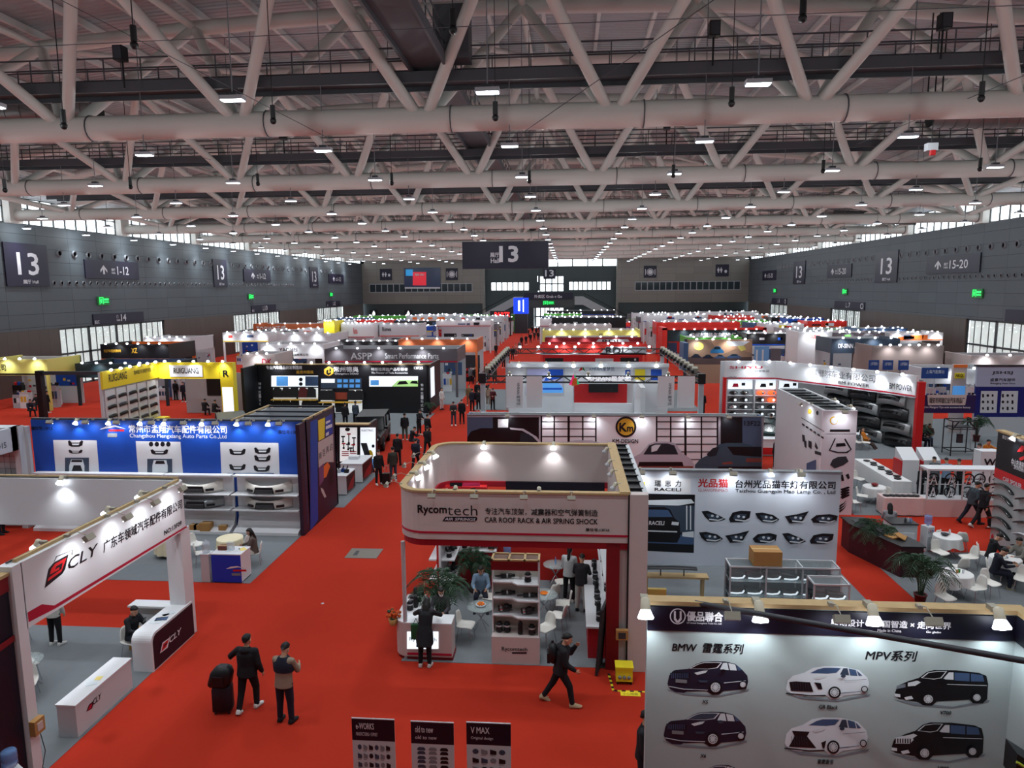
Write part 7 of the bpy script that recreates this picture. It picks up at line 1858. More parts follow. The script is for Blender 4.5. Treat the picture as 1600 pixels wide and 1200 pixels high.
# shelf wall of the same stand
for i, (x0, x1) in enumerate(((11.2, 13.0), (13.1, 14.6), (14.7, 16.3))):
 s_ = thing('lamp_shelf', 'white lamp shelf unit with lit top poster, %s of the curved white stand' % ORD[i], 'shelf', ((x0 + x1) / 2, 49.9, 0))
 slab(s_, 'backboard', x0, x1, 50.2, 50.28, 0, 3.1, WHITE); slab(s_, 'lit_poster', x0 + .05, x1 - .05, 49.75, 49.8, 2.45, 3.1, GLOWP); slab(s_, 'side_board', x0, x0 + .05, 49.7, 50.2, 0, 3.1, WHITE)
 MB().prism([(x0 + .35, 49.74, 2.6), (x0 + .8, 49.74, 2.6), (x0 + .75, 49.74, 2.85), (x0 + .45, 49.74, 2.85)], (0, -.01, 0), CRIM if i == 0 else INK).box(x0 + 1.0, x0 + 1.25, 49.73, 49.74, 2.7, 2.9, INK).build('parts_print', s_, True)
 for k, z in enumerate((.5, 1.0, 1.5, 2.0)):
  MB().box(x0, x1, 49.7, 50.2, z - .03, z, WHITE).build('shelf_board', s_, True)
  for j in range(2):
   x = x0 + .5 + .75 * j
   MB().ball((x, 49.9, z + .17), (.3, .16, .16), (LAMPDARK, CHROME, LAMPDARK, mat('lit_amber', (250, 90, 40), .3, emit=1.5) if i == 1 else LAMPDARK)[(k + (0 if k == 3 else j)) % 4], 10, 7).ball((x + .1, 49.8, z + .17), (.12, .08, .1), M_HLAMP if k < 3 else CHROME, 8, 5).top('headlamp', 'headlamp on the %s shelf unit of the curved white stand, %s board, %s' % (ORD[i], ORD[k], ('left', 'right')[j]), 'headlamp', (x, 49.9, z))
far_lamps((11.3, 49.3, 4.45), (14.4, 49.2, 4.45), 3, 'on the left part of the sweeping white fascia'); far_lamps((14.6, 49, 4.45), (19.9, 41.4, 4.45), 6, 'on the diagonal part of the sweeping white fascia')
car((12.6, 43.2, 0), 65, 'dark green saloon car shown before the curved white stand', (34, 62, 62), 'sedan')
c = counter(10.6, 13.2, 39.9, 40.6, 1.0, 'white counter with red foot before the dark green car', WHITE); slab(c, 'front_panel', 10.65, 13.15, 39.88, 39.9, .1, .5, RED, 'red foot panel')
text('BM POWER', (11.9, 39.86, .65), (1, 0, 0), (0, 0, 1), 1.1, .2, MIDB, c)
# ---- purple header stand with roll cage frame
t = booth('small stand with purple banner header on poles, beside the red post', (21.9, 42, 0))
slab(t, 'header', 20.4, 23.45, 41.7, 41.78, 2.25, 3.3, mat('print_purple', (34, 28, 78), .5)); slab(t, 'back_wall', 20.5, 23.5, 48, 48.1, 0, 3.2, PINKW)
P = ('Y', 41.7)
prints(P, [(PINKW, [(1449, 617), (1511, 617), (1508, 633), (1450, 633)])], t, 'printed_plate', .01)
ptext(P, '瑞安市祥瑞亿业汽车用品厂', 1452, 630, 1507, 621, INK, t, bold=.02, off=.02); ptext(P, "Rui'an Xiangrui Yiye auto accessories factory", 1441, 638.5, 1516, 634.5, M_SIGNT, t, off=.02)
for x in (20.5, 23.4): MB().tube((x, 41.75, 0), (x, 41.75, 3.35), .05, ALU, 8).build('post', t, True)
MB().box(20.6, 23.3, 45.9, 46, 0, 2.2, mat('card_wall', (190, 180, 170), .6)).build('display_wall', t, True)
fr = thing('roof_rack_frame', 'black metal frame stand carrying roof racks, right', 'frame', (22.3, 40.9, 0))
for x in (21.6, 22.9):
 for y in (40.4, 41.3): MB().tube((x, y, 0), (x, y, 2.0), .03, BLACK, 6).build('post', fr, True)
mb = MB()
for z in (.3, 1.55, 2.0):
 for y in (40.4, 41.3): mb.tube((21.6, y, z), (22.9, y, z), .03, BLACK, 6)
 for x in (21.6, 22.9): mb.tube((x, 40.4, z), (x, 41.3, z), .03, BLACK, 6)
mb.tube((21.6, 40.4, 1.55), (22.0, 40.5, 2.0), .04, BLACK, 6).tube((22.9, 40.4, 1.55), (22.5, 40.5, 2.0), .04, BLACK, 6).box(21.7, 22.8, 40.5, 41.2, 1.6, 1.64, BLACK)
mb.build('rails', fr, True)
MB().cbox((22.25, 40.8, .95), (.3, .12, .5), DKGREY).tube((22.25, 40.8, 1.2), (22.25, 40.8, 1.55), .01, BLACK, 4).top('hanging_bag', 'dark bag hanging inside the black metal frame', 'bag', (22.25, 40.8, .9))
# ---- blue poster wall at the right edge
t = booth('blue poster wall under a pale header at the right edge, two white product posters', (28, 46, 0))
slab(t, 'back_wall', 25.8, 34, 46, 46.12, 0, 3.25, mat('poster_wall_blue', (20, 30, 110), .5)); slab(t, 'header', 25.8, 34, 45.97, 46.12, 3.2, 4.5, mat('header_lilac', (170, 176, 200), .5)); slab(t, 'lower_wall', 25.8, 34, 45.95, 46, 0, 1.25, WHITE2); slab(t, 'top_batten', 25.7, 34, 45.9, 46.2, 4.5, 4.58, BLACK)
P = ('Y', 45.97)
ptext(P, 'JSHSJ', 1550, 585.5, 1582, 580, DKGREY, t, bold=.03); ptext(P, '盛景汽车部件', 1547, 596, 1586.5, 591, DKGREY, t, bold=.02); ptext(P, 'Shengjing Auto Parts', 1547, 601, 1586, 597.5, DKGREY, t)
P = ('Y', 46)
ar = [(WP, [(1533, 611), (1559, 611), (1557, 645), (1531, 645)]), (WP, [(1565, 611), (1591, 611), (1589, 645), (1562, 645)])]
for X0_ in (1536, 1567):
 for i in range(3):
  for j in range(3): ar.append((INK, ell(X0_ + 7.5 * i, 618 + 10 * j, 1.6 + (i + j) % 2 * .6, 2.2, 8) if (i + j) % 3 else rect(X0_ - 1.5 + 7.5 * i, 615.5 + 10 * j, X0_ + 1.5 + 7.5 * i, 621 + 10 * j)))
prints(P, ar, t, 'poster', .02)
t = booth('white side panel with yellow plate and lit screen left of the blue poster wall', (24.6, 47, 0)); slab(t, 'panel', 24.9, 25.75, 47, 47.2, 0, 4.5, PINKW); slab(t, 'band', 24.9, 25.75, 46.98, 47, 4.3, 4.5, ORANGE); slab(t, 'screen', 24.95, 25.7, 46.95, 47, 2.5, 3.1, GLOWB, 'lit screen'); slab(t, 'plate', 25.0, 25.6, 46.95, 47, 3.6, 3.95, YELLOW, 'yellow plate')
text('NKQL', (25.05, 46.93, 3.66), (1, 0, 0), (0, 0, 1), .5, .22, INK, t, bold=.02)
# ---- truss-framed white stand, centre
t = booth('white stand framed by black lighting trusses with hanging banners, mid centre', (1.3, 46, 0))
XA, XB, YA, YBk, ZT = -4.75, 7.3, 38.6, 54.5, 4.85
def truss(p, q, name='lighting_truss'):
 p = Vector(p); q = Vector(q); d = (q - p); L = d.length; d.normalize(); s_ = Vector((-d.y, d.x, 0)) * .17; u = Vector((0, 0, .34)); mb = MB()
 for o in (-s_, s_):
  for v in (Vector((0, 0, 0)), u): mb.tube(p + o + v, q + o + v, .03, BLACK, 5)
 n = int(L / .5)
 for i in range(n):
  a, b = p + d * (L * i / n), p + d * (L * (i + 1) / n)
  for o in (-s_, s_): mb.tube(a + o + (u if i % 2 else u * 0), b + o + (u * 0 if i % 2 else u), .02, BLACK, 4)
  mb.tube(a - s_ + u, b + s_ + u, .018, BLACK, 4)
 return mb.build(name, t, True)
truss((XA, YA, ZT - .45), (XB, YA, ZT - .45)); truss((XA, YBk, ZT - .3), (XB, YBk, ZT - .3)); truss((XA, YA, ZT - .4), (XA, YBk, ZT - .3)); truss((XB, YA, ZT - .4), (XB, YBk, ZT - .3))
for x, y in ((XA, YA), (XB, YA), (XA, YBk), (XB, YBk)): MB().box(x - .13, x + .13, y - .13, y + .13, 0, ZT, LGREY).box(x - .2, x + .2, y - .2, y + .2, ZT - .5, ZT + .05, BLACK).build('corner_post', t, True)
slab(t, 'back_wall', -4.4, 7.0, 53.2, 53.35, 0, 4.0, WHITE); slab(t, 'inner_wall', -4.2, .4, 49, 49.15, 0, 4.1, WHITE2); slab(t, 'inner_wall', .6, 4.4, 49, 49.1, 2.9, 4.2, WHITE); slab(t, 'inner_wall', 4.6, 7.0, 49, 49.15, 0, 4.1, WHITE2); slab(t, 'red_wall', .5, 4.5, 52.9, 53.0, .9, 2.8, RED, 'red rear wall'); slab(t, 'low_partition', .5, 4.6, 50.2, 50.4, 0, 1.3, WHITE); slab(t, 'floor_plate', -4.6, 7.1, 39.5, 53, 0, .05, WHITE)
slab(t, 'side_panel', 4.7, 5.0, 45, 49, 0, 3.2, WHITE); slab(t, 'header_beam', -4.3, 7, 48.7, 48.95, 4.1, 4.35, WHITE2)
P = ('Y', 49)
ptext(P, 'XMFAN星梦范', 920, 579.5, 960, 573.5, MIDB, t, bold=.01)
prints(P, [(RED, [(904, 580), (909.5, 570), (910, 578)]), (GREEN, [(910, 570), (914.5, 580), (910.5, 578)]), (LGREY, [(822, 568), (883, 568), (881, 618), (820, 618)]), (mat('print_lilac', (176, 180, 220), .4), [(824, 577), (880, 577), (878, 614), (822, 614)]), (GLOWB, [(848, 598), (872, 598), (880, 606), (880, 614), (848, 614)]), (mat('print_strong_blue', (20, 80, 190), .4), [(858, 577), (880, 577), (880, 590), (850, 596)]), (mat('print_strong_blue', (0, 0, 0)), [(848, 606), (878, 606), (878, 609), (848, 609)])], t, 'lit_poster', .02)
prints(P, [(BLUE, rect(977, 578, 985, 592)), (YELLOW, rect(992, 577, 1008, 594)), (BLUE, rect(1017, 577, 1034, 594))], t, 'poster', .02)
for x0, x1, s_ in ((791, 817, 'XMFAN 星梦范'), (823, 847, ''), (1027, 1054, 'XMFAN 星梦范'), (1058, 1086, '')):
 a, b = atY(x0, 637, YA - .25), atY(x1, 588, YA - .25); sh_ = MB().box(a.x, b.x, YA - .27, YA - .25, a.z, b.z, mat('banner_grey_white', (216, 216, 220), .6)).build('hanging_banner', t, True)
 if s_: text(s_, ((a.x + b.x) / 2 + .12, YA - .29, b.z - .35), (0, 0, -1), (1, 0, 0), (b.z - a.z) * .72, .2, SLATE, t)
P = ('Y', YA - .2)
ptext(P, 'XMFAN星梦范', 918, 595, 986, 588, mat('sign_letter_lit', (235, 238, 245), .4, emit=.6), t, bold=.03)
prints(P, [(mat('neon_pink', (240, 40, 120), .4, emit=.4), [(889, 602), (896, 584), (900, 600)]), (mat('neon_green', (30, 190, 120), .4, emit=.4), [(897, 584), (906, 600), (900, 602)]), (ORANGE, [(895, 592), (901, 590), (902, 602), (893, 603)])], t, 'emblem')
far_lamps((XA + .3, YBk, ZT + .2), (XB - .3, YBk, ZT + .2), 8, 'on the rear truss of the truss-framed stand')
for i in range(6): flood('can', -3.4 + 1.9 * i, 48.6, 4.4, 0, 'on the inner beam of the truss-framed stand', scale=1.5)
for i in range(5): flood('can', XA + 1.5 + 2.2 * i, YA + .1, ZT, 180, 'on the front truss of the truss-framed stand', scale=1.4)
for i in range(11):
 for x, sd_ in ((XA, 'left'), (XB, 'right')):
  y = YA + 1.2 + 1.35 * i
  MB().cbox((x + (.15 if sd_ == 'left' else -.15), y, ZT + .12), (.3, .32, .3), M_HEAD, rx=.3).cbox((x + (.3 if sd_ == 'left' else -.3), y - .1, ZT + .02), (.16, .2, .18), BLACK).top('stage_light', 'stage light on the %s truss of the white truss-framed stand' % sd_, 'lamp', (x, y, ZT), group='stage lights on the %s truss' % sd_)
rg = random.Random(5)
for i in range(14):
 x = -4.0 + .3 * i; hh = rg.uniform(.3, .8); z = 1.05
 m_ = (GREEN, BLUE, BLACK, M_BOTT, GREEN)[i % 5]
 MB().cbox((x, 42.0, z + hh / 2), (.2, .18, hh), m_).cbox((x, 42.0, z + hh + .03), (.1, .1, .06), WHITE).top('product_bottle', 'upright product pack on the white front counter of truss-framed stand', 'product', (x, 42.0, z), group='product packs on the white front counter')
counter(-4.3, .3, 41.6, 42.5, 1.05, 'long white counter of upright packs in the truss-framed stand', WHITE, 'display_counter')
counter(1.0, 4.2, 43.2, 44.2, 1.0, 'white counter in the middle of the truss-framed stand', WHITE)
for i in range(8):
 chair(.9 + .9 * (i % 4) + .2 * (i // 4), 45.6 + 1.3 * (i // 4), 160 + 40 * i, 'white shell chair in the truss-framed stand, %s row, %s from left' % (ORD[i // 4], ORD[i % 4]))
MB().box(1.6, 3.8, 52.6, 52.9, 1.75, 2.7, BLACK).top('display_screen', 'dark wide screen on the red rear wall of the truss-framed stand', 'screen', (2.7, 52.7, 1.75))
car((5.4, 43.6, 0), 70, 'small dark green display car in the truss-framed stand', (40, 66, 56), 'sedan', .75)
# ================================================================ stands farther back
RNG = random.Random(23)
def rcol(): return RNG.choice((BLACK, WHITE2, LGREY, MIDB, RED, DKGREY, BLUE, SLATE, PALE, STRAW))
LASTB = []
def far_booth(label, x0, x1, y, z0, z1, m, depth=5.0, words=(), stripe=None, nl=5, mwall=None, side=True, whl=None, goods_n=6, tc=None):
 """open stand: fascia round three sides, posts, rear wall with posters, counter and shelved goods"""
 t = booth(label, ((x0 + x1) / 2, y, 0)); LASTB[:] = [t]
 mb = MB().box(x0, x1, y, y + .15, z0, z1, m)
 if side: mb.box(x0, x0 + .15, y + .15, y + depth, z0, z1, m).box(x1 - .15, x1, y + .15, y + depth, z0, z1, m)
 mb.build('fascia', t, True)
 if stripe is not None: MB().box(x0, x1, y - .02, y, z0 + .05, z0 + .16, stripe).build('painted_stripe', t, True)
 for x in (x0 + .1, x1 - .1): MB().box(x - .1, x + .1, y, y + .2, 0, z0, m).build('post', t, True)
 yb_ = y + depth
 MB().box(x0, x1, yb_ - .15, yb_, 0, z1 - .1, mwall or WHITE2).build('back_wall', t, True)
 w_ = x1 - x0
 n = max(2, int(w_ / 2.2))
 pm = MB()
 for i in range(n):
  a = x0 + w_ * (i + .14) / n; b = x0 + w_ * (i + .86) / n; zz = RNG.uniform(1.0, 1.6); zt_ = RNG.uniform(2.3, 2.9)
  pm.box(a, b, yb_ - .17, yb_ - .15, zz, zt_, rcol())
  for k in range(4): c = RNG.uniform(a, b - .3); d = RNG.uniform(zz, zt_ - .25); pm.box(c, c + RNG.uniform(.15, .3), yb_ - .18, yb_ - .17, d, d + RNG.uniform(.1, .25), rcol())
 pm.build('posters', t, True)
 if words:
  for (body, u0, u1, v0, v1) in words:
   text(body, (x0 + w_ * u0, y - .03, z0 + (z1 - z0) * v0), (1, 0, 0), (0, 0, 1), w_ * (u1 - u0), (z1 - z0) * (v1 - v0), tc or INK, t, bold=.02)
 if nl: far_lamps((x0 + .2, y - .25, z1 + .08), (x1 - .2, y - .25, z1 + .08), nl, 'over the ' + label)
 # goods on shelves and a counter inside
 for j in range(goods_n):
  x = x0 + .7 + (w_ - 1.4) * (j + .5) / goods_n; hh = RNG.uniform(.9, 1.9); dd = RNG.uniform(.8, depth - 1.2)
  g_ = MB().box(x - .4, x + .4, y + dd, y + dd + .45, 0, hh, RNG.choice((WHITE, WHITE2, BLACK, LGREY, WHITE)))
  for k in range(3): xx = x - .3 + .28 * k; g_.box(xx, xx + .2, y + dd + .1, y + dd + .3, hh, hh + RNG.uniform(.1, .3), rcol()).box(xx, xx + .2, y + dd - .02, y + dd, hh * .4, hh * .75, rcol())
  g_.build('display_plinth', t, True)
 return t
TEAL = mat('dark_teal', (24, 44, 50), .5); GRP = mat('asphalt_grey_print', (96, 92, 98), .5); CORAL = mat('bright_red', (214, 48, 40), .5); PALEY = mat('pale_yellow_print', (214, 206, 110), .5); COPPER = mat('copper_orange', (190, 98, 56), .5); FGREEN = mat('fresh_green', (80, 170, 60), .5)
far_booth('dark grey stand with slanted performance parts lettering', -21.8, -9.75, 61.0, 3.1, 4.35, GRP, 5, (('ASPP', .2, .36, .25, .72), ('Smart Performance Parts', .46, .86, .3, .68)), CRIM, 6, mwall=LGREY, tc=M_SIGNT)
far_booth('copper orange stand rising behind the dark grey stand', -17, -9.0, 69, 3.3, 4.6, COPPER, 5, (), None, 5)
far_booth('white stand with slanted black letters behind the floor mat stand', -29.8, -23.5, 65.6, 3.0, 4.4, WHITE, 5, (('YAOMEI', .3, .58, .5, .75), ('上海耀美汽车用品有限公司', .2, .75, .2, .36)), None, 5)
far_booth('copper orange stand with white block letters by the left gate', -47.3, -37.2, 102, 2.0, 4.6, COPPER, 5, (('TOOWY天威', .05, .5, .55, .9),), None, 5, tc=M_SIGNT)
far_booth('black stand with orange wave and gold X by the left wall', -46.5, -39.4, 66, 2.8, 4.4, BLACK, 5, (('优品汽车用品有限公司', .05, .3, .5, .68), ('XZ', .46, .54, .45, .75)), ORANGE, 6, mwall=ORANGE, tc=STRAW)
far_booth('yellow and black stand at the left picture edge', -47.5, -42.0, 53.0, 2.9, 4.2, PALEY, 4, (('限公司', .1, .35, .3, .7),), BLACK, 4)
far_booth('white stand behind the black stand with orange wave', -47.0, -41.5, 74, 3.0, 4.5, WHITE2, 5, (), None, 6)
far_booth('white stand with pink initials between yellow and black stands', -27.8, -24.9, 57.5, 2.9, 4.2, PINKW, 4, (('DK', .6, .9, .3, .7),), None, 3, tc=CRIM)
far_booth('teal print stand behind the green posts at left', -41.5, -33.5, 55.5, 2.4, 3.6, TEAL, 5, (), None, 6, mwall=MIDB)
t = booth('stand with green square portal at the left of the yellow stand', (-33, 47, 0)); slab(t, 'post', -33.3, -32.9, 46.8, 47.2, 0, 3.9, mat('deep_green', (24, 70, 40), .5)); slab(t, 'post', -33.3, -32.9, 50, 50.4, 0, 3.9, mat('deep_green', (24, 70, 40), .5)); slab(t, 'beam', -33.3, -32.9, 46.8, 50.4, 3.6, 3.95, mat('deep_green', (24, 70, 40), .5))
MB().box(-38.1, -37.7, 46.8, 47.2, 0, 4.0, BLACK).build('post', t, True)
slab(t, 'side_beam', -38.1, -33.3, 47.0, 47.2, 3.7, 3.95, DKGREY)
# yellow stand of body parts, left
t = booth('yellow stand of bumper panels with black letters, mid left', (-28, 46, 0))
slab(t, 'side_wall', -30.35, -30.2, 42.6, 48.9, 0, 4.4, WHITE2); slab(t, 'fascia', -30.2, -30.05, 42.6, 48.9, 3.3, 4.45, YELLOW); slab(t, 'header', -30.2, -24.4, 48.9, 49.05, 3.2, 4.4, YELLOW); slab(t, 'column', -25.3, -24.3, 48.7, 49.2, 0, 4.4, YELLOW, 'yellow column'); slab(t, 'header_plate', -29.2, -26.7, 48.85, 48.9, 3.35, 4.2, WHITE)
slab(t, 'back_wall', -30.2, -25.3, 52.5, 52.65, 0, 3.2, LGREY); slab(t, 'plinth', -30.1, -29.3, 42.9, 48.6, 0, .45, YELLOW); slab(t, 'poster', -25.2, -24.4, 48.68, 48.7, .5, 2.6, GLOWP); slab(t, 'poster', -28.4, -26.0, 52.45, 52.5, 1.4, 2.9, BLACK)
text('常州瑞光车身配件有限公司', (-30.04, 45.9, 3.85), (0, 1, 0), (0, 0, 1), 2.4, .3, INK, t, bold=.01); text('RUIGUANG', (-30.04, 43.2, 3.7), (0, 1, 0), (0, 0, 1), 1.9, .5, INK, t, bold=.02); text('RUIGUANG', (-28.9, 48.83, 3.6), (1, 0, 0), (0, 0, 1), 1.9, .4, INK, t, bold=.02); text('R', (-25.05, 48.68, 3.4), (1, 0, 0), (0, 0, 1), .4, .45, INK, t, bold=.03)
for i in range(5):
 y = 43.3 + 1.15 * i; pz = thing('parts_panel', 'white board of black bumper parts on the yellow stand, %s from the camera' % ORD[i], 'panel', (-30.1, y, .5)); MB().box(-30.18, -30.1, y - .5, y + .5, .5, 3.2, WHITE).build('board', pz, True)
 for k in range(4):
  z = .75 + .62 * k; MB().rings([[Vector((-30.08 + .22 * math.cos(u * 1.3) + a, y + u * .42, z + b - .1 * u * u)) for a, b in ((0, 0), (.05, .05), (.03, .22), (-.02, .24))] for u in (-1, -.5, 0, .5, 1)], BLACK if (i + k) % 3 else DKGREY, True).build('bumper_part', pz, True)
far_lamps((-29.9, 42.8, 4.5), (-29.9, 48.8, 4.5), 6, 'along the side fascia of the yellow stand'); far_lamps((-30, 48.7, 4.5), (-24.5, 48.7, 4.5), 5, 'along the header of the yellow stand')
# right half of the middle distance
far_booth('red stand with broad red and silver fascia behind the truss-framed stand', -2.6, 7.4, 66, 3.3, 4.35, CORAL, 4, (('RDI', .62, .78, .15, .7),), LGREY, 7, mwall=RED, side=False)
MB().prism([(3.0, 65.98, 3.35), (7.35, 65.98, 3.35), (7.35, 65.98, 4.1), (3.6, 65.98, 4.1)], (0, .02, 0), LGREY).build('silver_plate', LASTB[0], True)
far_booth('dark red stand just behind the broad red and silver one', -2.4, 7.6, 73, 3.7, 4.5, DRED, 4, (('RDI', .6, .76, .15, .7),), LGREY, 6, side=False)
MB().prism([(2.6, 72.98, 3.72), (6.6, 72.98, 3.72), (6.2, 72.98, 4.3), (3.2, 72.98, 4.3)], (0, .02, 0), LGREY).build('silver_plate', LASTB[0], True)
far_booth('pale yellow stand with an oval black plate', -3.0, 8.5, 83, 3.2, 4.65, PALEY, 5, (('Lasdi', .06, .15, .2, .5), ('XT', .58, .62, .4, .7), ('Danyang Zhongtian Auto Parts Co.,Ltd', .66, .92, .4, .58)), None, 8, tc=DKGREY)
far_booth('white and beige gabled stand behind the pale yellow one', -2.5, 5.7, 92, 3.9, 4.8, PINKW, 5, (), None, 6)
far_booth('black stand with row of white lamps near the far gate', -2.3, 8.3, 101, 3.9, 5.4, BLACK, 5, (), None, 9)
MB().box(-1.2, -.8, 100.95, 101, 4.2, 4.6, M_SIGNT).box(-.2, .3, 100.95, 101, 4.2, 4.6, M_SIGNT).box(.8, 1.4, 100.95, 101, 4.15, 4.75, M_SIGNT).box(2, 2.4, 100.95, 101, 4.2, 4.6, M_SIGNT).box(3.2, 3.6, 100.95, 101, 4.2, 4.6, M_SIGNT).build('lit_letters', LASTB[0], True)
far_booth('red framed dark stand with big white factory name', 12.3, 23.9, 88, 2.9, 4.35, TEAL, 5, (('常州市荣扬汽车配件厂', .25, .72, .3, .75), ('13H30', .88, .94, .5, .7)), None, 9, mwall=CORAL, tc=M_SIGNT)
t2 = [o for o in COL.objects if o.get('label', '').startswith('red framed dark')][0]
slab(t2, 'frame', 11.7, 12.3, 87.8, 92, 0, 4.6, CORAL, 'red frame'); slab(t2, 'frame', 23.9, 24.3, 87.8, 92, 0, 4.6, CORAL, 'red frame'); slab(t2, 'frame', 11.7, 24.3, 87.8, 88, 4.35, 4.6, CORAL, 'red frame')
far_booth('red stand with white letters left behind the factory name stand', 12.5, 24, 100, 2.9, 4.7, CORAL, 5, (), None, 7, tc=M_SIGNT)
# big car picture stand
t = booth('stand wall with a huge desert picture of blue cars', (17, 63, 0))
slab(t, 'picture_wall', 10.3, 16.0, 62, 62.2, 1.2, 5.05, mat('print_sand', (150, 124, 104), .5)); slab(t, 'post', 10.2, 10.4, 61.9, 62.3, 0, 5.1, DKGREY); slab(t, 'side_panel', 9.8, 10.2, 60, 62.2, 2.6, 4.9, MIDB); slab(t, 'post', 15.8, 16.0, 61.9, 62.3, 0, 1.2, DKGREY)
P = ('Y', 62)
ar = [(mat('print_dark_sand', (80, 66, 66), .5), [(1071, 558), (1175, 558), (1175, 569), (1071, 569)]), (mat('print_rock', (176, 140, 112), .5), [(1110, 531), (1170, 531), (1175, 536), (1175, 552), (1150, 545), (1125, 556)]), (PALE, [(1135, 533), (1172, 533), (1160, 541), (1140, 541)]), (PALEY, ell(1092, 541, 8, 6.5, 12)), (PALEY, [(1152, 541), (1162, 540), (1166, 546), (1158, 549)])]
for x0, y0, x1, y1, m_ in ((1110, 541, 1131, 552, mat('print_car_blue', (40, 110, 160), .4)), (1080, 553, 1095, 559, CARBLK), (1098, 554, 1114, 560, CARBLK), (1117, 554, 1133, 560, MIDB), (1136, 553, 1158, 560, MIDB)): ar += coupe(x0, y0, x1, y1, m_)[:2]
prints(P, ar, t, 'printed_picture', .02)
far_lamps((10.5, 61.7, 5.1), (16, 61.7, 5.1), 4, 'over the huge desert picture')
t = booth('blue glass-pattern panels beside the desert picture', (16.8, 61.6, 0)); slab(t, 'panel', 16.1, 17.3, 61.5, 61.7, 0, 4.5, mat('print_sky_blue', (110, 160, 210), .4)); slab(t, 'panel', 17.5, 18.3, 61.5, 61.7, 0, 4.3, GRP)
slab(t, 'stripes', 16.2, 16.35, 61.48, 61.5, .4, 4.2, PALE); slab(t, 'stripes', 16.7, 16.85, 61.48, 61.5, .4, 4.2, PALE)
far_booth('white stand with framed factory picture and red initials', 22.4, 25.6, 70, 2.0, 5.2, WHITE, 4, (('ASQ', .35, .65, .78, .9),), None, 5, tc=CORAL)
far_booth('charcoal stand with white auto lettering by the right wall', 23.2, 29.0, 63.5, 3.7, 5.0, SLATE, 4, (('DF-SINN AUTO', .1, .5, .35, .65),), None, 4, tc=M_SIGNT)
far_booth('large plain taupe stand wall near the right gate', 25.2, 30.9, 60, 1.4, 4.65, mat('taupe_board', (132, 118, 114), .6), 4, (), None, 7)
for i, (x, y) in enumerate(((23.4, 55.2), (24.4, 55.1), (25.5, 55), (25.3, 50))):
 s_ = thing('name_board', 'small blue name board on poles behind the curved white stand, %s from left' % ORD[i], 'sign', (x, y, 0)); w_ = .75 if i < 3 else 1.75
 MB().box(x - w_ / 2, x + w_ / 2, y, y + .08, 3.2, 3.95, mat('board_blue', (36, 66, 130), .5)).build('board', s_, True); MB().tube((x, y + .04, 0), (x, y + .04, 3.22), .04, ALU, 6).build('post', s_, True)
 text('上海汽配展台', (x - w_ * .35, y - .01, 3.55), (1, 0, 0), (0, 0, 1), w_ * .7, .25, M_SIGNT, s_)
far_booth('white stand behind the blue name boards at right', 32.0, 41, 58, 2.9, 4.0, PINKW, 4, (), None, 5)
far_booth('white stand with red lamps behind the spoiler wall', 26.6, 32, 54, 2.3, 3.4, WHITE2, 4, (), None, 4)
far_booth('white fascia stand with green light letters near left gate', -36.0, -28.5, 84, 2.9, 4.3, WHITE2, 5, (), FGREEN, 5)
far_booth('yellow and dark stand with tall yellow side, mid far left', -31.4, -30.0, 88, .5, 5.6, YELLOW, 4, (), BLACK, 3)
far_booth('white stand of running shoe red and green logos', -29.8, -25.4, 90, 3.3, 5.2, WHITE, 5, (('Runsu', .38, .5, .3, .7),), CRIM, 7, tc=CORAL)
far_booth('slanted white and red banner stand with Runwa lettering', -25.2, -19.8, 92, 3.3, 5.0, WHITE2, 5, (('Runwa', .08, .3, .45, .75),), CORAL, 5)
far_booth('black low stand full of small lamps behind the dark grey stand', -26, -17.4, 76, 3.0, 3.9, BLACK, 4, (), None, 9)
for i, (x, y, d, c_) in enumerate(((-12.1, 80.0, 20, (206, 208, 212)), (-14.6, 74.6, 40, (40, 42, 46)), (-13.6, 87.5, 10, (214, 214, 216)))): car((x, y, 0), d, ('white off-road car shown at the left of the far aisle, nearer', 'black open-front car beside the aisle, behind the copper stand', 'white tall car shown at the left of the far aisle, farther')[i], c_, 'suv', 1.1)
